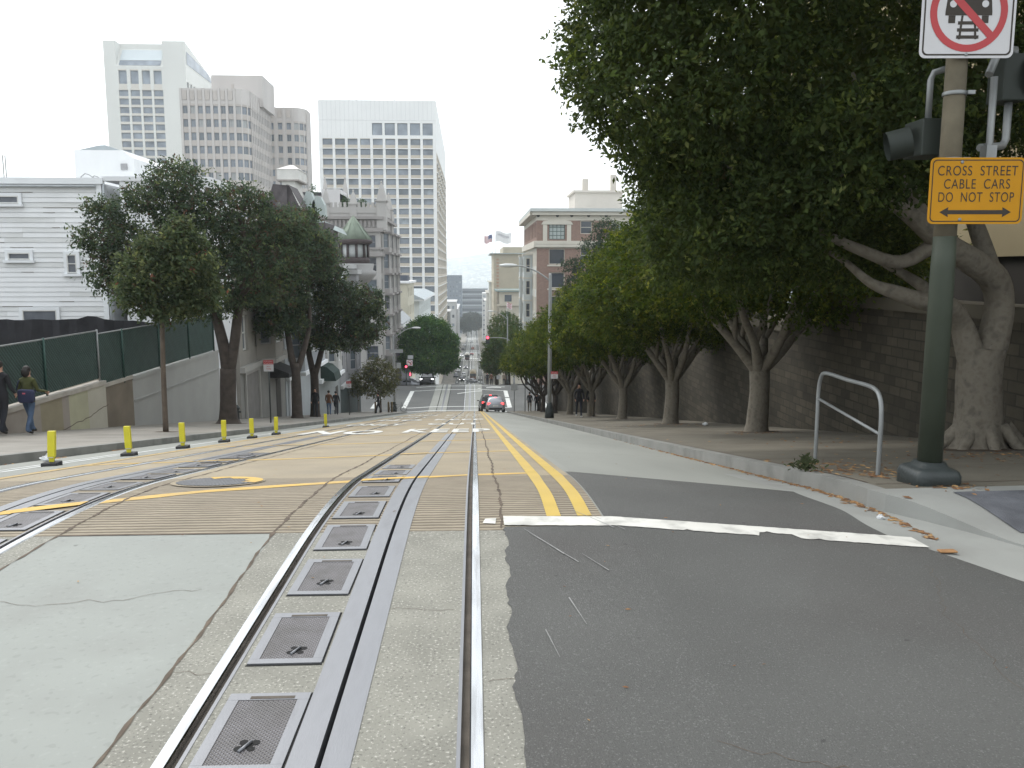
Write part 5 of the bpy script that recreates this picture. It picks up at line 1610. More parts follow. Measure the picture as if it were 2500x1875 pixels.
# the big fig by the pole: two stems that arch to the left
bz = wz(7.1, 11.3)
b0 = (7.15, 11.3, bz - .1)
T1 = lambda px, py, Y=11.3: tuple(at(px, py, Y))
paths = [
    ([T1(2385, 1108), T1(2388, 1070), T1(2390, 1000), T1(2390, 920), T1(2398, 850)], [.52, .36, .31, .30, .30]),
    ([T1(2398, 930), T1(2425, 830), T1(2440, 740), T1(2425, 680, 11.2), T1(2375, 640, 11.0), T1(2300, 590, 10.8), T1(2220, 520, 10.6), T1(2130, 460, 10.5), T1(2010, 425, 10.5), T1(1880, 440, 10.7), T1(1760, 400, 11)], [.20, .21, .19, .19, .18, .15, .12, .09, .06, .035, .01]),
    ([T1(2385, 930), T1(2365, 850), T1(2345, 790), T1(2310, 745, 11.1), T1(2250, 735, 10.9), T1(2190, 715, 10.8), T1(2125, 690, 10.8), T1(2050, 630, 11), T1(1960, 590, 11.3)], [.2, .18, .15, .14, .12, .10, .065, .04, .012]),
    ([T1(2430, 690), T1(2400, 600, 11.6), T1(2360, 480, 12), T1(2330, 330, 12.3), T1(2300, 150, 12.5)], [.13, .12, .10, .08, .05]),
    ([T1(2290, 590, 10.8), T1(2200, 640, 10.8), T1(2100, 610, 10.6), T1(2010, 570, 10.6), T1(1900, 520, 10.9), T1(1800, 480, 11.2)], [.1, .09, .07, .05, .03, .01]),
    ([T1(2270, 560, 10.7), T1(2200, 420, 10.5), T1(2130, 300, 10.3), T1(2080, 180, 10)], [.09, .08, .06, .03]),
    ([T1(2300, 745, 11.1), T1(2240, 690, 11.5), T1(2150, 640, 11.6)], [.1, .08, .04]),
]
for j in range(7):
    a_ = 2.2 + j * .75
    paths.append(([(7.15 + .25 * cos(a_), 11.3 + .25 * sin(a_), bz + .35), (7.15 + .62 * cos(a_), 11.3 + .62 * sin(a_), bz - .03), (7.15 + .85 * cos(a_), 11.3 + .85 * sin(a_), bz - .12)], [.10, .06, .02]))
lobes1 = [((2.2, 11.2, 4.6), (1.15, 1.4, 1.1)), ((3.1, 11.6, 3.5), (1.2, 1.4, .9)), ((2.4, 10.7, 4.0), (1.2, 1.4, 1.0)), ((2.5, 11.0, 5.4), (1.35, 1.6, 1.6)), ((2.9, 10.8, 4.6), (1.75, 1.9, 2.0)), ((4.6, 11.0, 4.2), (2.2, 2.2, 1.9)), ((3.4, 10.2, 6.2), (2.1, 2.2, 2.0)), ((6.3, 11.2, 4.6), (2.0, 2.2, 1.7)), ((5.4, 9.8, 6.2), (2.4, 2.3, 1.9)), ((7.6, 12.2, 5.2), (2.3, 2.4, 2.0)), ((3.6, 11.6, 3.2), (1.6, 1.6, 1.0)), ((7.4, 9.6, 6.6), (2.2, 2.4, 1.8)), ((5.4, 12.6, 3.3), (1.9, 1.9, 1.1)), ((8.6, 10.6, 4.6), (1.6, 1.8, 1.3)), (T1(2080, 420, 9.6), (.55, .6, .5)), (T1(1960, 480, 10), (.7, .7, .5)), (T1(2160, 300, 9.2), (.8, .8, .5)), (T1(2230, 420, 9.4), (.5, .5, .35)), (T1(1730, 560), (1.0, 1.3, .75)), (T1(1800, 560), (1.2, 1.4, .8)), (T1(1960, 570, 12), (1.1, 1.2, .75)), (T1(2080, 600, 12.4), (.9, 1.1, .6)), (T1(1760, 620, 12.4), (1.1, 1.2, .6)), ((5.6, 7.6, 6.9), (2.4, 2.2, 1.5)), ((8.3, 7.2, 6.4), (2.2, 2.3, 1.6))]
tree('fig_tree', 'huge dark fig tree by the green pole, its pale double trunk arching left', b0, paths, lobes1, 26000, 9, .085, FIG, bark_grey, 'fig trees along the stone wall', 11, .27, 30000, .7, lumps=4)
# hanging tan aerial roots under the crown
ar = MB(); rga = random.Random(9)
for i in range(110):
    x, y = rga.gauss(3.25, .22), rga.gauss(11.4, .3); z1 = 2.9 - abs(x - 2.9) * .5 + rga.uniform(-.3, .3); ln = rga.uniform(.3, .85)
    ar.tube([(x, y, z1 + .3), (x + rga.uniform(-.03, .05), y, z1 - ln)], [.007, .003], 3, caps=False)
fig1 = [o for o in COL.objects if o.name.startswith('fig_tree')][0]
ar.build('aerial_roots', M('tan_root', (.12, .088, .042), .9, .25, 5), fig1, off=b0)

figcols = [((.038, .062, .014), 4), ((.060, .085, .016), 3), ((.095, .115, .020), 1.6), ((.14, .15, .035), .4)]
fig_rows = [(6.5, 18.8, 4.6, 2.9, 'fig tree with thick forked trunk, second along the stone wall'), (6.4, 26.8, 4.5, 2.6, 'fig tree with pale twisting limbs before the stone wall, litter at its foot'), (6.45, 36.0, 4.6, 2.6, 'fig tree in deep shade, fourth along the stone wall'), (6.2, 44.0, 4.6, 2.5, 'fig tree standing where the two shadowed walkers pass'), (6.1, 53, 4.6, 2.5, 'slim fig tree just past the tall lamp post'), (6.0, 62, 4.6, 2.8, 'fig tree two before the cross street corner'), (5.9, 71.5, 4.9, 3.0, 'fig tree beside the last sign pole on the right pavement'), (6.3, 81, 5.4, 3.2, 'leaning dark fig tree at the cross street corner beside the walking couple')]
rgt = random.Random(21)
for i, (x, y, h, rad, lab) in enumerate(fig_rows):
    bz = wz(x, y) - .08
    zc_ = bz + h - (.55 if i < 4 else .3)
    kx = x - .9
    hh = 1.7 if i < 7 else 1.5
    paths = [([(x, y, bz), (x, y, bz + .25), (x + .03, y, bz + 1.0), (x, y, bz + hh)], [.34, .25, .22, .23] if i < 2 else [.3, .21, .18, .19])]
    for j in range(6):
        a_ = j * 1.05 + rgt.uniform(-.2, .2)
        ex, ey = rad * .62 * cos(a_), rad * .62 * sin(a_)
        paths.append(([(x, y, bz + hh - .25), (x + ex * .35, y + ey * .35, bz + hh + .45), (x + ex * .75 - .2, y + ey * .75, bz + hh + 1.5 + rgt.uniform(-.3, .2)), (x + ex - .3, y + ey, zc_ + .2)], [.15, .10, .07, .03]))
        paths.append(([(x + ex * .35, y + ey * .35, bz + hh + .45), (x + ex * .55 + .3, y + ey * .5 - .2, bz + hh + 1.3), (x + ex * .7 + .5, y + ey * .7 - .3, zc_)], [.07, .05, .02]))
    lobes = [((kx, y, zc_ + .5), (rad * .8, rad * .85, 1.7)), ((kx + 1.2, y + .6, zc_ + .3), (rad * .75, rad * .8, 1.6)), ((kx - rad * .35, y - .6, zc_ - .1), (rad * .55, rad * .7, 1.2)), ((kx + .4, y - 1.2, zc_ + 1.4), (rad * .65, rad * .6, 1.3)), ((kx + .2, y + 1.5, zc_ + 1.2), (rad * .6, rad * .6, 1.3))]
    lobes += [((x + 1.0, y - .5, zc_ + .2), (rad * .6, rad * .6, 1.4))]
    if i == 0: lobes += [((x + .8, y - 1.2, zc_ - .2), (2.0, 1.9, 1.1)),
((x + 2.4, y + .4, zc_ + .2), (2.0, 1.9, 1.3))]
    if i == 0: lobes += [((kx + .2, y - 1.8, zc_ + 2.0), (2.2, 2.0, 1.6)), ((kx + 1, y - 1, zc_ + 3.0), (2.5, 2.3, 1.7))]
    sz_ = .105 if i < 2 else .14 if i < 5 else .18
    tree('fig_tree', lab, (x, y, bz), paths, lobes, (9000, 6500, 4200, 3200, 2600, 2200, 1900, 1900)[i], 9, sz_, figcols, bark_grey if i < 5 else bark_dark, 'fig trees along the stone wall', 40 + i, .34, (9000, 7000, 4000, 3000, 2500, 2200, 2000, 2000)[i], .8)
# dark bare-ish broadleaf before the brick building
q = at(1455, 660, 100)
tree('magnolia_tree', 'dark layered evergreen standing before the brick building', (q.x, 100, zp(100)), [([(q.x, 100, zp(100)), (q.x, 100, 0), (q.x, 100, at(1455, 600, 100).z)], [.35, .25, .08])],
     [(tuple(at(px, py, 100)), (r1, 2.0, r2)) for px, py, r1, r2 in ((1480, 560, 1.9, 1.0), (1460, 600, 2.4, 1.0), (1430, 650, 3.0, .9), (1480, 640, 2.6, 1.2), (1440, 685, 3.0, 1.0), (1420, 720, 3.2, 1.2), (1500, 690, 3, 2))], 1300, 8, .3, [((.030, .048, .028), 3), ((.05, .07, .04), 1)], bark_dark, None, 71, .5, 500)

BROWN = [((.050, .074, .046), 5), ((.072, .098, .052), 3), ((.070, .058, .042), .9), ((.11, .065, .045), .12), ((.11, .135, .06), .8)]
z0 = wz(-9.6, 32.5)
T2 = lambda px, py, Y=32.5: tuple(at(px, py, Y))
tree('street_tree', 'big broad tree with thick dark forked trunk in front of the white houses', (T2(558, 1034)[0], 32.5, z0 - .1), [
    ([T2(558, 1040), T2(558, 1022), T2(557, 980), T2(557, 900)], [.62, .36, .30, .30]), ([T2(556, 910), T2(545, 840), T2(515, 740), T2(460, 640), T2(400, 540)], [.24, .21, .17, .12, .05]), ([T2(560, 910), T2(572, 840), T2(585, 740), T2(610, 640), T2(580, 520)], [.22, .19, .17, .13, .05]), ([T2(520, 760), T2(430, 690), T2(330, 640), T2(260, 560)], [.12, .10, .07, .03]), ([T2(470, 660), T2(440, 560), T2(420, 460)], [.09, .07, .03]), ([T2(590, 720), T2(660, 650), T2(700, 600)], [.10, .08, .03])],
    [(T2(425, 440), (1.15, 1.3, .75)), (T2(385, 490), (1.2, 1.3, .75)), (T2(560, 500), (1.5, 1.6, .9)), (T2(610, 560), (1.7, 1.7, 1.1)), (T2(260, 520), (.8, .9, .5)), (T2(275, 580), (1.2, 1.3, .9)), (T2(340, 610), (1.3, 1.4, 1.0)), (T2(260, 670), (.8, .9, .9)), (T2(500, 600), (1.6, 1.7, 1.2)), (T2(580, 690), (1.8, 1.7, 1.2)), (T2(440, 540), (1.0, 1.1, .7)), (T2(660, 640), (1.5, 1.6, 1.4)), (T2(520, 740), (1.4, 1.4, .7)), (T2(690, 560), (1.1, 1.1, .8))], 5200, 8, .15, BROWN, bark_dark, 'street trees on the left pavement', 81, .40, 1100, .8, shell=.2, rough_=.2, lumps=7)
xS, yS = -8.41, 22.9
tree('street_tree', 'young slender tree with a thin straight stem near the yellow posts', (xS, yS, wz(xS, yS) - .05), [([(xS, yS, wz(xS, yS) - .05), (xS + .02, yS, -1), (xS + .08, yS, 1.0), (xS + .1, yS, 2.4)], [.075, .065, .055, .02]), ([(xS + .06, yS, .3), (xS + .5, yS, 1.0), (xS + .8, yS, 1.6)], [.03, .025, .01]), ([(xS + .06, yS, .4), (xS - .4, yS, 1.0), (xS - .7, yS, 1.5)], [.03, .025, .01])],
     [(tuple(at(px, py, yS)), (r1, r1, r2)) for px, py, r1, r2 in ((415, 600, .75, .6), (460, 650, .75, .55), (370, 660, .8, .6), (420, 700, 1.1, .65), (340, 720, .6, .45), (490, 720, .6, .5), (420, 755, .85, .4), (440, 560, .35, .35))], 2100, 8, .13, [((.055, .078, .040), 5), ((.08, .10, .048), 3), ((.15, .07, .045), .1), ((.13, .15, .065), .9)], bark_pale, 'street trees on the left pavement', 83, .3, 500, .8, shell=.22, rough_=.2, lumps=7)
for i, (px, py, yy_, lb, lab) in enumerate(((726, 1023, 45.5, ((700, 560, 1.9, 1.2), (640, 600, 1.6, 1.3), (720, 640, 2.1, 1.5), (690, 720, 2.0, 1.3), (620, 700, 1.6, 1.3), (755, 600, 1.3, 1.1), (670, 790, 1.7, .8), (730, 530, 1.2, .6)), 'dark twin stemmed tree in front of the grey bay house'),
                                             (770, 1019, 51, ((765, 600, 1.5, 1.1), (755, 650, 1.9, 1.5), (795, 690, 1.5, 1.3), (865, 740, 1.8, 1.4), (800, 760, 2.3, 1.5), (900, 790, 1.5, 1.2), (850, 830, 1.8, .8), (770, 820, 1.4, .9)), 'dark straight trunked tree before the pale blue house'))):
    q = at(px, py, yy_); zb_ = wz(q.x, yy_)
    Tn = lambda a_, b_, d_=0: tuple(at(a_, b_, yy_ + d_))
    tree('street_tree', lab, (q.x, yy_, zb_ - .1), [([(q.x, yy_, zb_ - .1), (q.x, yy_, zb_ + .2), (q.x + .02, yy_, zb_ + 1.6), (q.x, yy_, zb_ + 3.0)], [.42, .30, .25, .22]), ([(q.x, yy_, zb_ + 2.4), Tn(px - 18, 850, .3), Tn(px - 30, 760, .8), Tn(px - 40, 640, 1)], [.2, .17, .13, .06]), ([(q.x, yy_, zb_ + 2.4), Tn(px + 14, 860, .3), Tn(px + 30, 780, .8), Tn(px + 20, 650, 1)], [.2, .16, .12, .05])],
         [(Tn(a_, b_), (r1 * .95, r1, r2 * .9)) for a_, b_, r1, r2 in lb], 3500, 8, .19, BROWN, bark_dark, 'street trees on the left pavement', 85 + i, .44, 1000, .8, shell=.2, rough_=.18, lumps=6)
q = at(930, 1007, 78)
tree('street_tree', 'small yellowing round tree in a frame near the cross street corner', (q.x, 78, wz(q.x, 78) - .1), [([(q.x, 78, wz(q.x, 78) - .1), (q.x, 78, wz(q.x, 78) + 2.2)], [.09, .06])],
     [(tuple(at(px, py, 78)), (r1, r1, r2)) for px, py, r1, r2 in ((920, 900, 1.2, 1.0), (890, 930, 1.3, .8), (945, 920, 1.2, 1.2), (920, 950, 1.6, .7), (870, 955, .8, .4))], 1000, 7, .2, [((.09, .10, .05), 4), ((.13, .13, .06), 2), ((.10, .085, .05), 1)], bark_pale, 'street trees on the left pavement', 91, .35, 200)
q = at(1048, 935, 119)
tree('round_tree', 'large bright green round crowned tree at the far left corner', (q.x, 119, zp(119)), [([(q.x, 119, zp(119) - .2), (q.x, 119, zp(119) + 2.6)], [.35, .28]), ([(q.x, 119, zp(119) + 2.2), (q.x - 1.6, 119, zp(119) + 4)], [.2, .1]), ([(q.x, 119, zp(119) + 2.2), (q.x + 1.5, 119, zp(119) + 4)], [.2, .1])],
     [(tuple(at(px, py, 119)), (r1, r1, r2)) for px, py, r1, r2 in ((1046, 815, 3.2, 2.4), (1020, 840, 2.6, 2.5), (1078, 842, 2.4, 2.3), (1046, 870, 3.8, 2.4), (1088, 880, 1.9, 1.7), (1000, 880, 1.5, 1.5))], 4200, 8, .3, [((.050, .11, .040), 4), ((.07, .14, .042), 2.5), ((.11, .18, .05), 1)], bark_dark, None, 93, .5, 1600, .9, rough_=.08)
for i, (px, py, yy_, r1, r2, lab) in enumerate(((1212, 862, 122, 2.0, 2.2, 'pale green tree nearest the road beyond the crossing'), (1243, 845, 126, 2.6, 2.8, 'olive green tree behind the red signal beyond the crossing'), (1285, 830, 130, 3.2, 3.0, 'olive tree farthest right beyond the crossing'), (1235, 800, 150, 3.0, 2.6, 'distant tree below the cream building with the arch'))):
    q = at(px, py, yy_)
    tree('corner_tree', lab, (q.x, yy_, zp(yy_)), [([(q.x, yy_, zp(yy_) - .2), (q.x, yy_, q.z)], [.25, .12])], [((q.x, yy_, q.z), (r1, r1, r2)), ((q.x + .8, yy_ + 1, q.z - 1), (r1 * .8, r1 * .8, r2 * .8)), ((q.x - .6, yy_ - 1, q.z - 1.4), (r1 * .8, r1, r2 * .7))], 1500, 7, .3, [((.05, .08, .025), 3), ((.075, .095, .03), 2), ((.05, .10, .04), 1)], bark_dark, 'trees at the far corner', 95 + i, .5, 500)
for i, (px, py, r1, r2, lab) in enumerate(((1138, 790, 7, 8, 'dusky tree at the street end, left of centre'), (1162, 786, 7, 8, 'dusky tree at the street end, right of centre'), (1150, 776, 8, 5, 'brownish tree crown behind the pair at the street end'))):
    yy_ = 790 + 18 * i; q = at(px, py, yy_)
    tree('park_tree', lab, (q.x, yy_, zp(yy_)), [([(q.x, yy_, zp(yy_)), (q.x, yy_, q.z)], [.5, .2])], [((q.x, yy_, q.z), (r1, r1, r2))], 700, 6, 1.2, [((.04, .055, .045), 2), ((.06, .06, .045), 1)], bark_dark, 'trees at the end of the street', 110 + i, 1.5, 300)

# ------------------------------------------------------------------ pole, signs, signal, handrail
pole_green = M('pole_green', (.040, .049, .034), .6, .12, 3, .05, 40)
pole_tan = M('pole_tan', (.125, .108, .075), .85, .2, 5, .2, 40)
iron = M('black_iron', (.035, .042, .042), .45, .15, 5, .2, 30)
px_, py_ = 4.03, 7.12
pz = wz(px_, py_)
SP = empty('signal_pole', 'tall green steel pole on a square base carrying the two signs', 'pole', (px_, py_, pz))
b = MB(); b.lathe([(.103, .15), (.098, 1.9), (.092, 2.16)], 20); b.build('shaft', pole_green, SP)
b = MB(); b.lathe([(.092, 2.16), (.086, 3.0), (.078, 5.2)], 20); b.build('upper_shaft', pole_tan, SP)
b = MB()
hw = .205
ringsb = []
for k_, z in ((1, -.06), (1, .09), (.94, .13), (.8, .15), (.62, .165), (.55, .2)):
    rr = []
    for cx_, cy_ in ((1, 1), (-1, 1), (-1, -1), (1, -1)):
        for t in range(4):
            a_ = math.atan2(cy_, cx_) - pi / 4 + t * pi / 6
            rr.append((cx_ * (hw * k_ - .06) + .06 * cos(a_), cy_ * (hw * k_ - .06) + .06 * sin(a_), z))
    ringsb.append(rr)
b.rings(ringsb); b.build('base', iron, SP)
for z in (2.78, 3.32):
    b = MB(); b.lathe([(.092, 0), (.096, .005), (.096, .028), (.092, .033)], 20, (0, 0, z)); b.box(.06, .12, -.1, -.07, z, z + .03); b.build('band', galv, SP)


def rrect(w_, h_, r, n=5):
    pts = []
    for cx_, cy_, a0 in ((w_ / 2 - r, h_ / 2 - r, 0), (-w_ / 2 + r, h_ / 2 - r, pi / 2), (-w_ / 2 + r, -h_ / 2 + r, pi), (w_ / 2 - r, -h_ / 2 + r, 3 * pi / 2)):
        for t in range(n + 1):
            a_ = a0 + pi / 2 * t / n; pts.append((cx_ + r * cos(a_), cy_ + r * sin(a_)))
    return pts


def flat(b, poly, y, mi=0):
    n = len(b.v); b.v += [(x, y, z) for x, z in poly]; b.f.append(tuple(range(n, n + len(poly)))); b.m.append(mi)


def frame_ring(b, o_, i_, y, mi):
    n = len(b.v); k = len(o_)
    b.v += [(x, y, z) for x, z in o_] + [(x, y, z) for x, z in i_]
    for j in range(k):
        j2 = (j + 1) % k; b.f.append((n + j, n + j2, n + k + j2, n + k + j)); b.m.append(mi)


sy_ = M('sign_yellow', (.50, .235, .010), .55, .06, 3, spec=.2)
sk_ = M('sign_black', (.03, .022, .015), .5, .1)
sw_ = M('sign_white', (.56, .55, .56), .45, .04, 2, spec=.5)
sr_ = M('sign_red', (.42, .035, .04), .45, .08, 2, spec=.5)
c = at(2384, 466, 7.0)
YSG = empty('warning_sign', 'yellow sign reading CROSS STREET CABLE CARS DO NOT STOP on the green pole', 'sign', (c.x, 7.0, c.z), radians(-3))
SW, SH = .79, .545
b = MB(); b.prism(rrect(SW, SH, .045), 0, .006); b.build('panel', [sy_], YSG)
b = MB(); frame_ring(b, rrect(SW - .035, SH - .035, .035), rrect(SW - .052, SH - .052, .03), -.0015, 0)
al = .30
b2 = [(-al, 0), (-al + .075, .042), (-al + .068, .019), (al - .068, .019), (al - .075, .042), (al, 0), (al - .075, -.042), (al - .068, -.019), (-al + .068, -.019), (-al + .075, -.042)]
n = len(b.v)
zc_ = -.175
for q in (((-al, 0), (-al + .075, -.042), (-al + .068, 0), (-al + .075, .042)), ((al, 0), (al - .075, .042), (al - .068, 0), (al - .075, -.042)), ((-al + .06, -.017), (al - .06, -.017), (al - .06, .017), (-al + .06, .017))):
    flat(b, [(x, z + zc_) for x, z in q], -.0018 - .0002 * (q[0][0] == -al + .06))
b.build('border_and_arrow', sk_, YSG)
for i, (t_, ww_) in enumerate((('CROSS  STREET', .665), ('CABLE  CARS', .55), ('DO  NOT  STOP', .63))):
    V, Fc = text_mesh(t_, .1, spacing=1.1)
    xa, xb = min(v[0] for v in V), max(v[0] for v in V); ya, yb = min(v[1] for v in V), max(v[1] for v in V)
    t = MB(); t.v = [((v[0] - (xa + xb) / 2) * ww_ / (xb - xa), -.002, (.165 - .108 * i) + (v[1] - (ya + yb) / 2) * .08 / (yb - ya)) for v in V]; t.f = Fc; t.m = [0] * len(Fc)
    t.build('lettering', sk_, YSG)
b = MB()
for x, z in ((-.135, .235), (-.125, -.235)):
    b.rings([[(x + r * cos(j * pi / 5), y, z + r * sin(j * pi / 5)) for j in range(10)] for r, y in ((.014, 0), (.014, -.005), (.006, -.008))])
b.build('bolt', galv, YSG)

c = at(2366, 22, 7.0)
PSG = empty('prohibition_sign', 'white no driving on tracks sign with red slashed ring atop the pole', 'sign', (c.x, 7.0, c.z), radians(-3))
SW = .765
cz = -.02
b = MB(); b.prism(rrect(SW, SW, .05), 0, .006); b.build('panel', [sw_], PSG)
b = MB(); frame_ring(b, rrect(SW - .04, SW - .04, .04), rrect(SW - .066, SW - .066, .035), -.0015, 0)
cirr = lambda r, n=48, x0=0, z0=0: [(x0 + r * cos(2 * pi * j / n), z0 + cz + r * sin(2 * pi * j / n)) for j in range(n)]
flat(b, [(-.19, -.03 + cz), (.19, -.03 + cz), (.19, .0 + cz), (.18, .09 + cz), (.15, .12 + cz), (.11, .16 + cz), (.09, .2 + cz), (-.09, .2 + cz), (-.11, .16 + cz), (-.15, .12 + cz), (-.18, .09 + cz), (-.19, 0 + cz)], -.0016)
for s_ in (-1, 1):
    flat(b, [(s_ * .135 - .028, -.09 + cz), (s_ * .135 + .028, -.09 + cz), (s_ * .135 + .028, -.031 + cz), (s_ * .135 - .028, -.031 + cz)], -.0017)
    flat(b, [(s_ * .06 - .009 + s_ * .006, -.215 + cz), (s_ * .06 + .009 + s_ * .006, -.215 + cz), (s_ * .05 + .009, -.031 + cz), (s_ * .05 - .009, -.031 + cz)], -.0019)
for i in range(3):
    z = -.075 - .055 * i; flat(b, [(-.083 - .004 * i, z - .026 + cz), (.083 + .004 * i, z - .026 + cz), (.083 + .004 * i, z + cz), (-.083 - .004 * i, z + cz)], -.0021)
b.build('car_on_rails_symbol', sk_, PSG)
b = MB(); flat(b, [(-.09, .12 + cz), (.09, .12 + cz), (.075, .175 + cz), (-.075, .175 + cz)], -.0024)
for s_ in (-1, 1): flat(b, cirr(.028, 20, s_ * .13, .06), -.0024)
b.build('headlight_spots', sw_, PSG)
b = MB(); frame_ring(b, cirr(.315), cirr(.258), -.0028, 0)
d_ = .7071; h_ = .03
flat(b, [(-.27 * d_ - h_ * d_, .27 * d_ - h_ * d_ + cz), (.27 * d_ - h_ * d_, -.27 * d_ - h_ * d_ + cz), (.27 * d_ + h_ * d_, -.27 * d_ + h_ * d_ + cz), (-.27 * d_ + h_ * d_, .27 * d_ + h_ * d_ + cz)], -.0032)
b.build('red_ring', sr_, PSG)
b = MB(); b.rings([[(.0 + r * cos(j * pi / 5), y, -.355 + r * sin(j * pi / 5)) for j in range(10)] for r, y in ((.014, 0), (.014, -.005), (.006, -.008))]); b.build('bolt', galv, PSG)

# signal heads on the pole
dkg = M('signal_green', (.022, .028, .023), .6, .1, 3)
q = at(2262, 338, 7.35)
TS = empty('traffic_signal', 'dark green signal head seen from the side on the left of the pole', 'traffic signal', (q.x, 7.35, q.z))
b = MB(); b.box(-.09, .14, -.1, .22, -.155, .155); b.build('housing', dkg, TS, bevel=.01)
b = MB(); b.tube([(-.12, .05, -.02), (-.30, .1, -.06)], [.13, .125], 14, caps=False); b.build('visor', dkg, TS)
b = MB(); b.tube([(.03, .05, .15), (.03, .05, .50), (.05, .04, .56), (.14, 0, .585)], .028, 8); b.build('conduit', galv, TS)
q = at(2470, 190, 7.5)
TS2 = empty('traffic_signal', 'large signal head with curved visor right of the pole, cut by the frame', 'traffic signal', (q.x, 7.5, q.z))
b = MB(); b.box(-.10, .12, -.05, .2, -.2, .2); b.build('housing', dkg, TS2, bevel=.012)
b = MB(); b.tube([(.14, .05, 0), (.42, -.12, .02)], [.19, .2], 16, caps=False); b.build('visor', dkg, TS2)
b = MB(); b.tube([(-.33, -.2, -.02), (-.2, -.1, .19), (-.05, 0, .24), (.04, .05, .25), (.04, .05, .2)], .035, 8)
b.tube([(.02, .05, -.2), (.02, .05, -.52), (-.02, .03, -.58), (-.3, -.15, -.62), (-.36, -.2, -.63)], .034, 8)
b.build('bracket', galv, TS2)
b = MB(); b.tube([(-.31, -.25, -.05), (-.31, -.25, -.6), (-.33, -.25, -.66)], .03, 8); b.box(-.36, -.27, -.3, -.2, -.86, -.62); b.build('conduit', galv, TS2)

hr = empty('hand_rail', 'galvanised tubular guard rail with rounded corners on the pavement edge', 'railing', (3.98, 9.46, wz(3.98, 9.46)))
A_, B2 = Vector((3.98, 9.46, 0)), Vector((3.86, 7.7, 0))
zt_ = .60


def hp(t, z): v = A_ + (B2 - A_) * t; return (v.x - 3.98, v.y - 9.46, z - wz(3.98, 9.46))


b = MB(); p_, r_ = smooth_path([hp(0, wz(3.98, 9.46) - .03), hp(0, .1), hp(0, zt_ - .25), hp(.03, zt_ - .08), hp(.12, zt_), hp(.5, zt_ + .01), hp(.86, zt_ + .02), hp(.97, zt_ - .06), hp(1, zt_ - .24), hp(1, .1), hp(1, wz(3.86, 7.7) - .03)], [.022] * 11, 5); b.tube(p_, r_, 10); b.build('frame', galv, hr)
b = MB(); b.tube([hp(0, .28), hp(1, .2)], .016, 8); b.build('middle_bar', galv, hr)

# yellow lane markers
ym = M('marker_yellow', (.58, .52, .03), .5, .08, 4)
rub = M('black_rubber', (.035, .035, .037), .8, .15, 6)
posts = [(-5.48, 10.9), (-5.25, 12.75), (-5.12, 14.7), (-5.12, 17.1), (-5.06, 19.0), (-5.04, 21.2), (-4.98, 27.9)]
for i, (x, y) in enumerate(posts):
    lab = ['tallest looking yellow lane marker post leaning by the white line, nearest', 'yellow lane marker post left of the crumpled white litter', 'yellow lane marker post just before the slender tree foot', 'yellow lane marker post in front of the thick tree trunk', 'yellow lane marker post right of the thick tree trunk', 'yellow lane marker post near the tow-away sign, end of the close row', 'lone yellow lane marker post standing farthest down the lane'][i]
    z = gz(x, y)
    r_ = empty('lane_marker', lab, 'marker post', (x, y, z), group='yellow lane marker posts')
    b = MB(); b.box(-.1, .1, -.09, .09, -.02, .055); b.build('base', rub, r_, bevel=.012)
    ln = .03 if i == 0 else random.uniform(-.012, .012)
    b = MB(); hwid = .047
    b.rings([[(x_ * s_ + ln * z_ / .45, y_ * (s_ if s_ > .8 else .5) , z_) for x_, y_ in ((-hwid, -.022), (hwid, -.022), (hwid, .022), (-hwid, .022))] for s_, z_ in ((.62, .056), (.72, .09), (.98, .13), (1.0, .25), (1.0, .40), (.97, .46))], smooth=False)
    b.build('panel', ym, r_)
    b = MB(); b.box(-hwid * .8, hwid * .8, -.0245, -.0225, .11, .125); b.build('reflective_band', M('marker_band', (.5, .48, .3), .4), r_)

# street lamps
lampm = M('lamp_grey', (.30, .31, .31), .5, .1, 2, metal=.3)


def lamp(label, x, y, zb, htop, arm, gm, dirx=1, rise=.85):
    r_ = empty('street_lamp', label, 'street lamp', (x, y, zb), group='street lamps')
    b = MB(); b.lathe([(.24, 0), (.22, .35), (.13, .7), (.12, .8)], 8); b.build('base', iron, r_)
    b = MB(); b.lathe([(.11, .8), (.10, 4), (.075, htop), (.05, htop + .12)], 10); b.build('pole', gm, r_)
    b = MB(); p_, rr = smooth_path([(0, 0, htop - .25), (dirx * arm * .35, 0, htop + rise * .35), (dirx * arm * .7, 0, htop + rise * .85), (dirx * arm, 0, htop + rise)], [.045, .04, .035, .03]); b.tube(p_, rr, 8); b.build('arm', gm, r_)
    b = MB(); b.rings([[(dirx * (arm + x_), w__ * sin(j * pi / 4), htop + rise + hh * cos(j * pi / 4)) for j in range(8)] for x_, w__, hh in ((-.1, .06, .05), (.1, .14, .09), (.45, .16, .1), (.75, .08, .05))]); b.build('lamp_head', M('lamp_head', (.55, .57, .57), .4, .05, 2), r_)
    return r_


qb = (3.72, 41.5); lamp('tall grey street lamp with its arm reaching over the lane from the right kerb', 3.75, 41.5, wz(3.75, 41.5), 7.1, 1.75, lampm, -1, .5)
q = at(965, 1004, 86); zt_ = at(965, 820, 86).z
LL = lamp('street lamp at the left corner, arm over the street beneath the green tree', q.x, 85.5, wz(q.x, 85.5), zt_ - wz(q.x, 85.5), 2.0, lampm, 1)
q = at(1239, 900, 114); lamp('far street lamp beyond the crossing on the right', q.x, 114, zp(114), at(1239, 775, 114).z - zp(114), 2.0, lampm, -1)


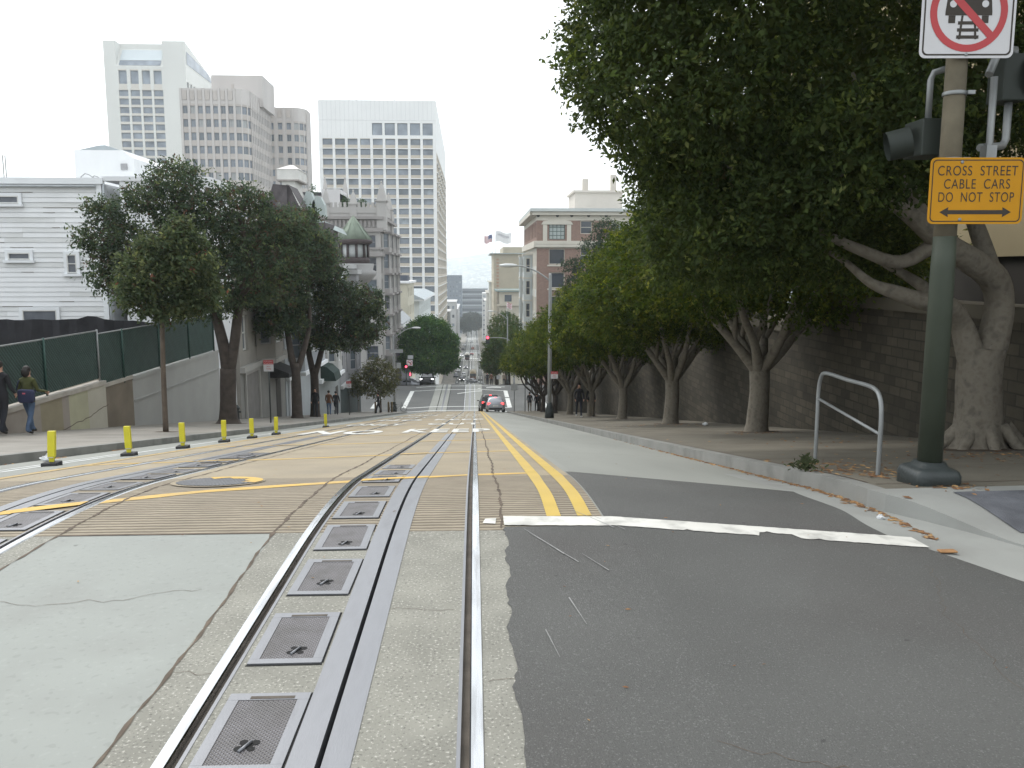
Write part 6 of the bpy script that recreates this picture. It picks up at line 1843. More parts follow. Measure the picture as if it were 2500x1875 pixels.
def text_on(parent, lines, w_, z0, dz, mat, y=-.004):
    for i, (t_, ww_, hh) in enumerate(lines):
        V, Fc = text_mesh(t_, .1)
        xa, xb = min(v[0] for v in V), max(v[0] for v in V); ya, yb = min(v[1] for v in V), max(v[1] for v in V)
        t = MB(); t.v = [((v[0] - (xa + xb) / 2) * ww_ / (xb - xa), y, z0 - dz * i + (v[1] - (ya + yb) / 2) * hh / (yb - ya)) for v in V]; t.f = Fc; t.m = [0] * len(Fc)
        t.build('lettering', mat, parent)


def street_sign(label, x, y, zb, h, w_, hh, kind, pole=True):
    r_ = empty('parking_sign', label, 'sign', (x, y, zb), group='red and white parking signs' if kind == 'tow' else None)
    if pole:
        b = MB(); b.tube([(0, .03, -.1), (0, .03, h + hh * .5)], .03, 8); b.build('post', iron, r_)
    b = MB(); b.box(-w_ / 2, w_ / 2, 0, .006, h - hh / 2, h + hh / 2); b.build('panel', sw_ if kind != 'back' else M('sign_back_grey', (.33, .34, .34), .6), r_)
    if kind == 'tow':
        b = MB(); flat(b, [(-w_ / 2, h + hh * .12), (w_ / 2, h + hh * .12), (w_ / 2, h + hh / 2), (-w_ / 2, h + hh / 2)], -.002); b.build('red_band', sr_, r_)
        text_on(r_, [('TOW-AWAY', w_ * .85, hh * .11), ('NO STOPPING', w_ * .85, hh * .09)], w_, h + hh * .37, hh * .17, sw_)
        text_on(r_, [('ANY', w_ * .4, hh * .14), ('TIME', w_ * .5, hh * .14)], w_, h - hh * .06, hh * .22, sr_)
    elif kind == 'noturn':
        b = MB(); cc = lambda r: [(r * cos(2 * pi * j / 24), h + r * sin(2 * pi * j / 24)) for j in range(24)]
        frame_ring(b, cc(w_ * .44), cc(w_ * .36), -.004, 0)
        flat(b, [(-w_ * .3, h + w_ * .22), (-w_ * .22, h + w_ * .3), (w_ * .3, h - w_ * .22), (w_ * .22, h - w_ * .3)], -.005); b.build('red_ring', sr_, r_)
        b = MB(); flat(b, [(w_ * .08, h - w_ * .24), (w_ * .2, h - w_ * .24), (w_ * .2, h + w_ * .08), (w_ * .08, h + w_ * .12)], -.002); flat(b, [(-w_ * .05, h + w_ * .02), (w_ * .2, h + w_ * .02), (w_ * .2, h + w_ * .12), (-w_ * .05, h + w_ * .12)], -.0025)
        flat(b, [(-w_ * .26, h + w_ * .07), (-w_ * .05, h - w_ * .06), (-w_ * .05, h + w_ * .2)], -.0027); b.build('turn_arrow', sk_, r_)
    return r_


street_sign('red and white tow-away sign on a dark post by the grey house garage', -8.37, 34.35, wz(-8.37, 34.35), 2.35, .40, .46, 'tow')
street_sign('red and white tow-away sign before the green corner base', -9.0, 60, wz(-9, 60), 2.2, .36, .5, 'tow')
q = at(1353, 915, 41.3); street_sign('red and white tow-away sign hung on the tall lamp post', q.x, 41.2, q.z - 2, 2, .36, .36, 'tow', False)
q = at(1255.5, 945, 78); street_sign('small grey sign on a black post near the stopped cars', q.x, 78, wz(q.x, 78), q.z - wz(q.x, 78), .62, .62, 'back')
q = at(1282, 945, 79); r_ = empty('sign_post', 'bare dark sign post beside the walking couple', 'post', (q.x, 79, wz(q.x, 79)))
b = MB(); b.tube([(0, 0, -.1), (0, 0, at(1282, 939, 79).z - wz(q.x, 79))], .04, 6); b.build('shaft', iron, r_); b = MB(); b.lathe([(.04, 0), (.06, .05), (.02, .12)], 8, (0, 0, at(1282, 939, 79).z - wz(q.x, 79))); b.build('finial', iron, r_)
q = at(1000, 886, 112); street_sign('no left turn sign with red slashed ring at the far left corner', q.x, 112, zp(112), q.z - zp(112), .8, .8, 'noturn')
q = at(1002, 872, 112.2); street_sign('blank grey plate above the no left turn sign', q.x, 112.3, q.z - .5, .5, .75, .5, 'back', False)
q = at(966, 858, 85); r_ = empty('street_name_sign', 'long grey street name plate on the left corner lamp', 'sign', (q.x, 85.35, q.z)); b = MB(); b.box(-.7, .7, 0, .02, -.18, .18); b.build('plate', M('sign_back_grey', (.33, .34, .34), .6), r_)
b = MB(); b.box(.1, .14, .02, .1, -.1, .1); b.build('clamp', iron, r_)
q = at(973, 893, 85); r_ = empty('small_sign', 'square grey sign low on the left corner lamp', 'sign', (q.x, 85.3, q.z)); b = MB(); b.box(-.21, .21, 0, .01, -.28, .28); b.build('plate', M('sign_back_grey', (.33, .34, .34), .6), r_); b = MB(); b.box(-.2, -.16, .01, .1, -.1, .1); b.build('clamp', iron, r_)
for i, (px, py, w_, lab) in enumerate(((1217, 921, .55, 'far white square sign left of the people on the far corner'), (1214 - 24, 917, .4, 'far small white sign at the kerb beyond the crossing'))):
    q = at(px, py, 116); street_sign(lab, q.x, 116, zp(116), q.z - zp(116), w_, w_, 'back')

# traffic lights at the crossing
redl = M('red_lamp', (.6, .02, .03), .4, emit=(1, .06, .10), es=3.0)
q = at(1190.5, 829, 108)
r_ = empty('traffic_light', 'traffic light on a mast arm over the far lane showing red', 'traffic light', (at(1255, 990, 108).x, 108, zp(108)), group='traffic lights at the crossing')
X0 = at(1255, 990, 108).x
b = MB(); b.lathe([(.15, 0), (.12, .5), (.1, q.z - zp(108) + .1)], 8); p_, rr = smooth_path([(0, 0, q.z - zp(108) - .6), (-1.0, 0, q.z - zp(108) + .1), (-2.2, 0, q.z - zp(108) + .25), (q.x - X0, 0, q.z - zp(108) + .2)], [.06, .05, .045, .04]); b.tube(p_, rr, 6); b.build('mast', lampm, r_)
b = MB(); b.box(q.x - X0 - .24, q.x - X0 + .24, -.2, .1, q.z - zp(108) - .5, q.z - zp(108) + .5); b.build('housing', iron, r_)
b = MB(); b.rings([[(q.x - X0 + .17 * cos(j * pi / 6), -.215 - k_ * .01, q.z - zp(108) + .27 + .17 * sin(j * pi / 6)) for j in range(12)] for k_ in (0, 1)]); b.build('red_light', redl, r_)
q = at(992, 897, 112)
r_ = empty('traffic_light', 'small traffic light at the far left corner showing red', 'traffic light', (q.x, 111.8, zp(112)), group='traffic lights at the crossing')
hz_ = q.z - zp(112)
b = MB(); b.lathe([(.12, 0), (.08, .3), (.07, hz_)], 8); b.build('post', iron, r_); b = MB(); b.box(-.2, .2, -.2, .1, hz_ - .55, hz_ + .4); b.build('housing', iron, r_)
b = MB(); b.rings([[(.14 * cos(j * pi / 6), -.215 - k_ * .01, hz_ + .15 + .14 * sin(j * pi / 6)) for j in range(12)] for k_ in (0, 1)]); b.build('red_light', redl, r_)
q = at(1002, 913, 112); r_ = empty('pedestrian_signal', 'pedestrian signal with a red hand glow under the no left turn sign', 'traffic light', (q.x, 111.6, q.z)); b = MB(); b.box(-.22, .22, 0, .2, -.25, .25); b.build('housing', iron, r_)
b = MB(); b.box(-.08, .08, -.02, -.005, -.18, .18); b.build('red_light', redl, r_)

# bollards and tree frame at left corner
for i, (px, lab) in enumerate(((917, 'brown wooden bollard beside the walker in the long coat'), (929, 'brown wooden bollard left of the small tree stem'), (949, 'brown wooden bollard right of the small tree stem'), (957, 'brown wooden bollard next to the leaning bicycle'))):
    q = at(px, 1005, 78 + i); r_ = MB(); r_.lathe([(.1, -.1), (.1, .95), (.07, 1.02), (.02, 1.04)], 8)
    o = r_.build('bollard', M('brown_post', (.16, .12, .07), .8, .15, 3), None, loc=(q.x, 78 + i, wz(q.x, 78 + i))); tag(o, lab, 'bollard', 'bollards near the corner')
hyd = empty('fire_hydrant', 'small dark hydrant at the foot of the thick tree trunk', 'hydrant', (-10.6, 37.5, wz(-10.6, 37.5)))
b = MB(); b.lathe([(.13, 0), (.1, .06), (.09, .5), (.13, .54), (.12, .62), (.05, .72)], 10); b.build('barrel', iron, hyd); b = MB(); b.tube([(-.18, 0, .42), (.18, 0, .42)], .05, 8); b.build('outlet', iron, hyd)

# ------------------------------------------------------------------ cars
tyre_m = M('tyre', (.02, .02, .02), .85); rim_m = M('rim', (.4, .41, .42), .35, metal=.7); carglass = M('car_glass', (.03, .035, .04), .08, .1, 1, spec=.7)
lamp_red = M('brake_light', (.5, .02, .02), .4, emit=(1, .05, .05), es=2.5); lamp_w = M('head_light', (.8, .8, .85), .3, emit=(1, 1, 1), es=3.0); lamp_off = M('lamp_lens', (.5, .5, .5), .2); plate_m = M('number_plate', (.6, .6, .58), .5)
STN = {
    'hatch': [(-2.05, .62, .60, .35, .72, .74), (-2.0, .80, .78, .25, .95, .97), (-1.85, .87, .66, .2, .98, 1.30), (-1.5, .89, .64, .2, .96, 1.45), (-.3, .90, .66, .2, .93, 1.50), (.35, .90, .62, .2, .92, 1.44), (1.05, .89, .74, .2, .91, .97), (1.7, .85, .70, .22, .82, .84), (2.05, .66, .55, .3, .62, .64)],
    'suv': [(-2.3, .75, .70, .4, .85, .87), (-2.25, .90, .84, .3, 1.05, 1.07), (-2.12, .93, .74, .28, 1.1, 1.5), (-1.85, .95, .72, .28, 1.08, 1.70), (-.3, .96, .73, .28, 1.05, 1.76), (.5, .96, .70, .28, 1.04, 1.68), (1.15, .95, .82, .28, 1.05, 1.1), (2.0, .92, .78, .3, .98, 1.0), (2.32, .75, .66, .38, .78, .80)],
    'sedan': [(-2.25, .7, .62, .35, .78, .8), (-2.15, .84, .76, .25, .95, .97), (-1.5, .89, .72, .2, .96, 1.0), (-.95, .90, .62, .2, .93, 1.36), (-.2, .90, .64, .2, .92, 1.42), (.4, .90, .62, .2, .91, 1.36), (1.15, .89, .74, .2, .9, .95), (1.85, .86, .7, .22, .8, .82), (2.25, .66, .55, .3, .6, .62)]}


def car(name, label, kind, paint, x, y, rz, brake=False, head=False, tilt=True, cat='car'):
    z = gz(x, y) + .005
    r_ = empty(name, label, cat, (x, y, z), rz)
    if tilt:
        sl = (zp(y + 1) - zp(y - 1)) / 2
        r_.rotation_euler = (atan(sl) * cos(rz), -atan(sl) * sin(rz), rz)
    S = STN[kind]
    b = MB(); rs = []
    for yy, wl, wr, zb, zl, zr in S:
        half = [(0, zb), (wl * .8, zb), (wl * .98, zb + .12), (wl, (zb + zl) * .5), (wl * .97, zl), (wr + (wl - wr) * .06, zr - .06), (wr * .8, zr), (0, zr + .02)]
        rs.append([(hx, yy, hz_) for hx, hz_ in half] + [(-hx, yy, hz_) for hx, hz_ in half[-2:0:-1]])
    b.rings(rs[::-1] if False else rs)
    o = b.build('body', paint, r_)
    # glass from the same sections
    cab = [i for i in range(len(S)) if S[i][5] - S[i][4] > .25]
    i0, i1 = cab[0], cab[-1]

    def top(i, f=1.0): yy, wl, wr, zb, zl, zr = S[i]; return [(-wr * .86 * f, yy, zr - .05), (wr * .86 * f, yy, zr - .05)], [(-wl * .86, yy, zl + .03), (wl * .86, yy, zl + .03)]
    tA, _ = top(i0); yy, wl, wr, zb, zl, zr = S[i0 - 1]; tb_ = [(-wl * .78, yy + .06, zr + .04), (wl * .78, yy + .06, zr + .04)]
    k2 = i0 + (1 if S[i0 + 1][5] - S[i0][5] > .08 else 0)
    yy2, wl2, wr2, zb2, zl2, zr2 = S[k2]; tA = [(-wr2 * .84, yy2 - .03 - .10 * (k2 != i0), zr2 - .07), (wr2 * .84, yy2 - .03 - .10 * (k2 != i0), zr2 - .07)]
    g_ = MB(); off = Vector((0, -.03, .02)); g_.quad(*[tuple(Vector(p) + off) for p in (tb_[0], tb_[1], tA[1], tA[0])]); g_.build('rear_window', carglass, r_)
    tF, _ = top(i1, .97); yy, wl, wr, zb, zl, zr = S[i1 + 1]; bF = [(-wl * .78, yy - .06, zr + .04), (wl * .78, yy - .06, zr + .04)]
    g_ = MB(); off = Vector((0, .03, .03)); g_.quad(*[tuple(Vector(p) + off) for p in (bF[1], bF[0], tF[0], tF[1])]); g_.build('windscreen', carglass, r_)
    for sg_ in (1, -1):
        g_ = MB()
        for i in range(i0, i1):
            q_ = []
            for j, e in ((i, .06 if i == i0 else 0.02), (i + 1, -.06 if i + 1 == i1 else -.02)):
                yy, wl, wr, zb, zl, zr = S[j]; q_.append(((wl * .97 + .008) * sg_, yy + e, zl + .02)); q_.append(((wr + (wl - wr) * .06 + .012) * sg_, yy + e, zr - .10))
            pts = [q_[0], q_[2], q_[3], q_[1]]
            g_.quad(*(pts if sg_ > 0 else pts[::-1]))
        g_.build('side_window', carglass, r_)
    L_ = S[-1][0] - S[0][0]
    for sx in (1, -1):
        for wy in (S[0][0] + .78, S[-1][0] - .85):
            R2 = .32 if kind != 'suv' else .37
            w2 = MB(); xo = S[4][1] - .12
            w2.rings([[(sx * (xo + dx), wy + rr_ * cos(j * pi / 8), R2 + rr_ * sin(j * pi / 8)) for j in range(16)] for dx, rr_ in ((-.1, R2 * .95), (-.08, R2), (.1, R2), (.125, R2 * .92))]); wo = w2.build('wheel', tyre_m, r_)
            w3 = MB(); w3.rings([[(sx * (xo + dx), wy + rr_ * cos(j * pi / 6), R2 + rr_ * sin(j * pi / 6)) for j in range(12)] for dx, rr_ in ((.1, R2 * .62), (.135, R2 * .6), (.13, R2 * .1))]); w3.build('rim', rim_m, wo)
        t = S[1]
        l_ = MB(); xw = t[1]; zl_ = t[4]
        l_.box(min(sx * (xw - .30), sx * (xw - .02)), max(sx * (xw - .30), sx * (xw - .02)), t[0] - .03, t[0] + .12, zl_ - .22, zl_ - .04)
        l_.build('tail_light', lamp_red if brake else M('tail_lens', (.25, .02, .02), .3), r_)
        t = S[-2]; l_ = MB(); l_.box(min(sx * (t[1] - .32), sx * (t[1] - .05)), max(sx * (t[1] - .32), sx * (t[1] - .05)), t[0] + .06, t[0] + .24, t[4] - .22, t[4] - .06); l_.build('headlight', lamp_w if head else lamp_off, r_)
        m_ = MB(); m_.ball((sx * (S[5][1] + .1), S[6][0] - .35, S[5][4] + .1), (.1, .05, .07), 8); m_.build('mirror', paint, r_)
    t = S[0]; p_ = MB(); p_.box(-.26, .26, t[0] - .06, t[0] - .01, t[4] - .16, t[4] - .02); p_.build('number_plate', plate_m, r_)
    bp = MB(); bp.box(-.62, .62, t[0] - .05, t[0] + .1, t[3] - .05, t[3] + .1); bp.build('bumper', M('bumper_black', (.03, .03, .032), .6), r_)
    if brake:
        br = MB(); i = k2; br.box(-.13, .13, S[i][0] - .12, S[i][0] - .05, S[i][5] - .05, S[i][5] - .005); br.build('brake_light', lamp_red, r_)
    t = S[-1]; gr = MB(); gr.box(-.45, .45, t[0] - .02, t[0] + .02, t[4] - .22, t[4] - .05); gr.build('grille', dark_fr, r_)
    return r_


silver = M('silver_paint', (.36, .37, .40), .3, .03, 1, metal=.5); blackp = M('black_paint', (.018, .018, .02), .25, .05, 1); greyp = M('grey_paint', (.12, .125, .135), .3, .05, 1, metal=.4); whitepnt = M('white_car_paint', (.6, .61, .62), .35, .03, 1)
q = at(1209, 1010, 80.5); car('hatchback', 'silver hatchback stopped at the crosswalk with brake lights on', 'hatch', silver, q.x, 80.5, 0, True)
q = at(1196, 1005, 85.6); car('suv', 'black suv half hidden ahead of the silver hatchback, brake light lit', 'suv', blackp, q.x - .1, 85.8, radians(4), True)
q = at(1043, 945, 112); car('suv', 'black suv with headlights on facing uphill across the crossing', 'suv', blackp, q.x, 113, pi, False, True)
q = at(1001, 938, 116); car('sedan', 'silver car on the cross street behind the far left signal', 'sedan', silver, q.x - .6, 118.5, radians(75), tilt=False)
q = at(1022, 940, 120); car('sedan', 'dark car behind the suv at the far left corner', 'sedan', greyp, q.x, 123, radians(100), tilt=False)
q = at(1151, 932, 300); car('sedan', 'silver car turning across the far street', 'sedan', silver, q.x, 302, radians(60), tilt=False)
q = at(1127.5, 922, 305); car('suv', 'dark car with headlights coming up the far street', 'suv', blackp, q.x, 306, pi, False, True)
q = at(1132, 914, 320); car('van', 'white van behind the headlit car on the far street', 'suv', whitepnt, q.x, 322, pi)
q = at(1113, 915, 320); car('suv', 'grey car on the left side of the far street', 'suv', greyp, q.x, 322, pi)
q = at(1118, 903, 340); car('sedan', 'pale parked car under the far left trees', 'sedan', whitepnt, q.x, 345, pi)
q = at(1129, 851, 520); car('suv', 'dark vehicle far up the street on the left', 'suv', blackp, q.x, 540, pi)
q = at(1154, 849, 520); car('suv', 'orange vehicle far up the street on the right', 'suv', M('orange_paint', (.30, .10, .05), .4), q.x, 545, 0)
q = at(1154, 830, 640); car('van', 'white vehicle at the far end of the street', 'suv', whitepnt, q.x - 1, 650, pi)


for i, (px, py, yy_, kd, pt_, hd_, lab) in enumerate(((1120, 893, 365, 'sedan', silver, True, 'silver car coming up the far street behind the pale parked car'), (1137, 896, 360, 'sedan', greyp, True, 'grey car with headlights behind the white van'), (1127, 868, 450, 'suv', whitepnt, True, 'white car with headlights below the maroon cable car'), (1152, 862, 470, 'sedan', blackp, False, 'dark car driving away beyond the maroon cable car'), (1133, 840, 600, 'sedan', silver, True, 'tiny silver car far up the left lane'))):
    q = at(px, py, yy_); car('sedan' if kd == 'sedan' else 'suv', lab, kd, pt_, q.x, yy_, pi if hd_ else 0, not hd_, hd_)


def cable_car(label, x, y, rz, body, roofc):
    r_ = empty('cable_car', label, 'cable car', (x, y, zp(y) + .3), rz, group='cable cars on the street')
    b = MB(); b.box(-1.1, 1.1, -3.9, 3.9, .25, 1.15); b.box(-1.05, 1.05, -3.9, 1.2, 1.15, 1.3); b.build('body', body, r_, bevel=.05)
    for sx in (-1.05, 1.05):
        for yy in (-3.85, -2.6, -1.3, 0, 1.2, 2.5, 3.85):
            p = MB(); p.box(sx - .05, sx + .05, yy - .05, yy + .05, 1.15, 2.45); p.build('pillar', body, r_)
    
    for ye_ in (-3.84, 3.8): p = MB(); p.box(-1.0, 1.0, ye_, ye_ + .04, 1.3, 2.4); p.build('end_window', carglass, r_)
    p = MB(); rs = []
    for yy, k_ in ((-4.3, .9), (-4.1, 1), (4.1, 1), (4.3, .9)):
        rs.append([(1.2 * k_, yy, 2.45), (1.1 * k_, yy, 2.6), (.5 * k_, yy, 2.75), (-.5 * k_, yy, 2.75), (-1.1 * k_, yy, 2.6), (-1.2 * k_, yy, 2.45)])
    p.rings(rs, smooth=False); p.build('roof', roofc, r_)
    p = MB(); p.box(-.5, .5, -3.6, 3.6, 2.74, 3.0); p.box(-.62, .62, -3.8, 3.8, 3.0, 3.08); p.build('clerestory', roofc, r_, bevel=.03)
    p = MB(); p.ball((0, -3.95, 1.0), .14, 8); p.build('headlamp', lamp_off, r_)
    p = MB(); p.box(-.9, .9, -3.0, 3.0, -.3, .25); p.build('truck', iron, r_)
    return r_


cable_car('brown and tan cable car waiting behind the turning silver car', -.565, 312, 0, M('cable_brown', (.16, .09, .06), .6), M('cable_cream', (.42, .34, .22), .6))
cable_car('maroon cable car with white roof farther up the street', -3.545, 412, 0, M('cable_maroon', (.09, .035, .03), .6), M('cable_white', (.55, .54, .5), .6))

# bicycle at left corner
bk = empty('bicycle', 'dark bicycle leaning near the left corner lamp', 'bicycle', (at(972, 1000, 84).x, 84, wz(-8, 84)), radians(8))
b = MB(); b.tube([(-.5, 0, .35), (-.1, 0, .35), (.35, 0, .8), (-.2, 0, .75), (-.1, 0, .35)], .018, 5); b.tube([(.55, 0, .35), (.35, 0, .95)], .018, 5); b.tube([(-.2, 0, .75), (-.5, 0, .35)], .015, 5); b.build('frame', iron, bk)
for x in (-.5, .55):
    b = MB(); b.tube([(x + .33 * cos(j * pi / 8), 0, .35 + .33 * sin(j * pi / 8)) for j in range(17)], .02, 5, caps=False)
    for j in range(6): b.tube([(x, 0, .35), (x + .33 * cos(j * pi / 3), 0, .35 + .33 * sin(j * pi / 3))], .004, 3)
    b.build('wheel', tyre_m, bk)
b = MB(); b.tube([(.33, -.25, 1.0), (.35, 0, .97), (.33, .25, 1.0)], .015, 5); b.build('handlebar', iron, bk)
b = MB(); b.ball((-.22, 0, .8), (.13, .07, .03), 8); b.build('saddle', tyre_m, bk)
b = MB(); b.box(-.75, -.25, -.15, .15, .75, 1.05); b.build('rear_box', iron, bk)


# ------------------------------------------------------------------ people
skin_m = M('skin', (.42, .24, .17), .6, .05, 5); hair_m = M('dark_hair', (.018, .014, .012), .6, .2, 20)


def person(label, x, y, rz, top, leg, h=1.75, stride=.25, armL=(.12, .1), armR=(.12, .1), coat=.92, shoe=None, fingers=False, z=None, extra=None, group=None, hair=hair_m, lean=0.0):
    """arm: (swing forward, bend forward). Body faces +y before turning by rz."""
    s = h / 1.75
    zb = wz(x, y) if z is None else z
    r_ = empty('person', label, 'person', (x, y, zb), rz, group=group)
    V, E, R2 = [], [], []

    def add(p, r, par):
        V.append(Vector(p) * s); R2.append(r * s)
        if par is not None: E.append((par, len(V) - 1))
        return len(V) - 1
    pel = add((0, 0, .95), .135, None); wst = add((0, .01, 1.10), .125, pel); chs = add((0, .02 + lean * .5, 1.30), .145, wst); upc = add((0, .01 + lean, 1.42), .11, chs); nk = add((0, .02 + lean, 1.50), .055, upc)
    jaw = add((0, .04 + lean, 1.565), .07, nk); hd = add((0, .03 + lean, 1.64), .092, jaw); tp = add((0, .02 + lean, 1.72), .07, hd)
    add((0, .125 + lean, 1.615), .016, hd)   # nose
    for sx, (sw, bd) in ((-1, armL), (1, armR)):
        sh = add((sx * .17, .01 + lean, 1.40), .066, upc); el_ = add((sx * .225, sw * .5 + lean, 1.13), .048, sh); wr_ = add((sx * .22, sw + bd + lean, .90 + bd * .75), .034, el_)
        pm = add((sx * .215, sw + bd * 1.25 + .02 + lean, .83 + bd * .9), .036, wr_)
        if fingers:
            for f_ in range(4):
                k1 = add((sx * (.20 + .01 * f_), sw + bd * 1.3 + .04 - .022 * f_ + lean, .775 + bd), .010, pm); add((sx * (.185 + .01 * f_), sw + bd * 1.3 + .035 - .022 * f_ + lean, .745 + bd + .006 * (f_ % 2)), .008, k1)
            t1 = add((sx * .195, sw + bd * 1.3 + .07 + lean, .82 + bd), .011, pm); add((sx * .185, sw + bd * 1.3 + .09 + lean, .785 + bd), .009, t1)
        else:
            add((sx * .20, sw + bd * 1.35 + .03 + lean, .76 + bd), .026, pm)
    for sx, st_ in ((-1, stride), (1, -stride)):
        hp_ = add((sx * .095, 0, .90), .105, pel); kn = add((sx * .10, st_ * .55 + .03, .50), .066, hp_); an = add((sx * .10, st_ - .05 * (st_ < 0), .10 + .05 * (st_ < 0)), .045, kn); toe = add((sx * .115, st_ + .15, .045 + .01 * (st_ < 0)), .038, an)
        add((sx * .10, st_ - .06, .045 + .07 * (st_ < 0)), .04, an)
    me = bpy.data.meshes.new('body'); me.from_pydata([tuple(v) for v in V], E, []); o = bpy.data.objects.new('body', me); COL.objects.link(o)
    m1 = o.modifiers.new('skin', 'SKIN'); m2 = o.modifiers.new('smooth', 'SUBSURF'); m2.levels = 1; m2.render_levels = 1
    sv = me.skin_vertices[0].data
    for i, r in enumerate(R2): sv[i].radius = (r, r)
    sv[0].use_root = True
    dg = bpy.context.evaluated_depsgraph_get()
    me2 = bpy.data.meshes.new_from_object(o.evaluated_get(dg)); bpy.data.objects.remove(o); bpy.data.meshes.remove(me)
    shoe = shoe or M('dark_shoe', (.03, .028, .026), .6)
    for m_ in (top, leg, skin_m, shoe): me2.materials.append(m_)
    for p in me2.polygons:
        c_ = p.center / s
        arm = abs(c_.x) > .165
        if c_.z > 1.505: k_ = 2
        elif c_.z < .11: k_ = 3
        elif arm and c_.z > .74 and (c_.y > .0 or True):
            # hand end of each arm
            sw, bd = armR if c_.x > 0 else armL
            k_ = 2 if c_.z < .895 + bd * .72 and abs(c_.x) > .17 and c_.z > .70 + bd and c_.y > (sw + bd) * .7 - .05 and c_.z < .92 + bd * .75 else 0
            if c_.z < coat and k_ == 0 and not abs(c_.x) > .18: k_ = 1
        elif c_.z > coat: k_ = 0
        else: k_ = 1
        p.material_index = k_; p.use_smooth = True
    o = bpy.data.objects.new('body', me2); COL.objects.link(o); o.parent = r_
    hb = MB(); hb.ball((0, (.01 + lean) * s, 1.675 * s), (.098 * s, .108 * s, .098 * s), 12)
    hb.v = [(a_, b_, max(c_, 1.60 * s - .03 * (b_ < 0))) if b_ > .05 * s + lean * s else (a_, b_, c_) for a_, b_, c_ in hb.v]
    hb.v = [(a_, min(b_, (.075 + lean) * s) if c_ < 1.70 * s else b_, c_) for a_, b_, c_ in hb.v]
    hb.build('hair', hair, r_)
    if extra: extra(r_, s)
    return r_


def bag(r_, s):
    b = MB(); pts = []
    for k_, yy in ((.7, -.14), (1, -.17), (1, -.24), (.85, -.27)):
        pts.append([(x_ * .22 * k_ + .12, yy, 1.02 + z_ * .17 * k_) for x_, z_ in ((-1, -.75), (-.8, -1), (.7, -1), (1, -.6), (1, .75), (.8, 1), (-.8, 1), (-1, .8))])
    b.rings([[(a_ * s, b_ * s, c_ * s) for a_, b_, c_ in r] for r in pts]); b.build('shoulder_bag', M('navy_bag', (.03, .035, .075), .8, .15, 5), r_)
    b = MB(); b.tube([(-.19 * s, -.16 * s, 1.16 * s), (-.17 * s, -.09 * s, 1.38 * s), (-.05 * s, .05 * s, 1.475 * s), (.12 * s, .15 * s, 1.3 * s), (.2 * s, .02 * s, 1.1 * s), (.2 * s, -.16 * s, 1.1 * s)], .016, 5); b.build('strap', M('navy_bag', (.03, .035, .075)), r_)
    b = MB(); b.box(.07 * s, .15 * s, -.279 * s, -.272 * s, 1.08 * s, 1.115 * s); b.build('patch', M('pink_patch', (.55, .12, .16), .7), r_)


def longhair(r_, s):
    b = MB(); b.ball((0, -.04 * s, 1.6 * s), (.105 * s, .085 * s, .13 * s), 10); b.build('hair', hair_m, r_)


denim = M('denim', (.075, .115, .19), .9, .2, 6); olive = M('olive_jacket', (.07, .075, .026), .9, .15, 5); darkc = M('dark_cloth', (.02, .02, .024), .9, .2, 5); darkt = M('dark_trousers', (.025, .027, .035), .9, .2, 5); rustc = M('rust_jacket', (.12, .06, .035), .9, .15, 5); khaki = M('khaki', (.20, .17, .13), .9, .1, 5)


def woman_extra(r_, s): bag(r_, s); longhair(r_, s)


person('woman in olive jacket and jeans with a navy shoulder bag walking downhill', -10.9, 20.8, radians(-12), olive, denim, 1.68, .2, (-.05, .05), (.16, .22), .88, None, True, extra=woman_extra)
person('person in black coat walking at the left edge beside the woman in olive', -11.25, 20.25, radians(-5), darkc, darkt, 1.78, .18, (-.1, .05), (.1, .1), .62, None, True)
q = at(779, 1019, 50.5); person('man in black walking uphill past the dark straight trunk', q.x - .1, 50, radians(185), darkc, darkt, 1.75, .2)
q = at(805, 1015, 58); person('person in rust brown jacket and jeans seen from behind', q.x, 57.8, 0, rustc, denim, 1.72, .12, coat=.85)


def wbag(r_, s):
    b = MB(); b.rings([[(x_ * k_ - .24, y_ * k_ + .02, z_) for x_, y_ in ((-.14, -.06), (.14, -.06), (.14, .06), (-.14, .06))] for k_, z_ in ((1, .35), (1.05, .55), (.5, .75), (.2, .8))], smooth=False); b.build('white_bag', M('white_plastic', (.6, .6, .62), .6), r_)


q = at(821, 1013, 59); person('dark dressed person with a white carrier bag beside the rust jacket', q.x, 59, 0, darkc, darkt, 1.7, .15, extra=wbag)
q = at(907, 1012, 63.5); person('walker in a long dark coat near the small yellowing tree', q.x - .2, 70, radians(90), darkc, darkt, 1.75, .2, coat=.6)
q = at(1293, 1008, 73); person('taller walker in dark jacket and grey trousers beside the leaning tree', at(1293, 1000, 75).x, 75, radians(-4), darkc, khaki, 1.82, .14, coat=.82)
person('shorter walker in long dark jacket beside the leaning tree', at(1310, 1000, 76.2).x, 76.2, radians(2), darkc, darkt, 1.68, .14, coat=.72)
q = at(1419, 1021, 42); person('shadowed walker with white shoes under the fig trees', q.x, 43, radians(180), darkc, darkt, 1.76, .22, shoe=M('white_shoe', (.6, .6, .58), .6))
person('second shadowed walker in brown trousers under the fig trees', q.x + .75, 44, radians(180), darkc, khaki, 1.7, .2)
for i, (px, lab) in enumerate(((1190, 'far pedestrian in dark clothes at the corner beyond the crossing'), (1200, 'far pedestrian second from the pale sign'), (1231, 'far pedestrian in pale top at the corner beyond the crossing'))):
    q = at(px, 942, 113); person(lab, q.x, 113 + i * .6, pi if i != 1 else 0, [darkc, rustc, khaki][i], darkt, 1.72, .12)

# ------------------------------------------------------------------ tree pits, cracks, tyre scuffs
soil = M('pit_soil', (.075, .055, .038), .95, .35, 6, .5, 30)
rgp = random.Random(8)


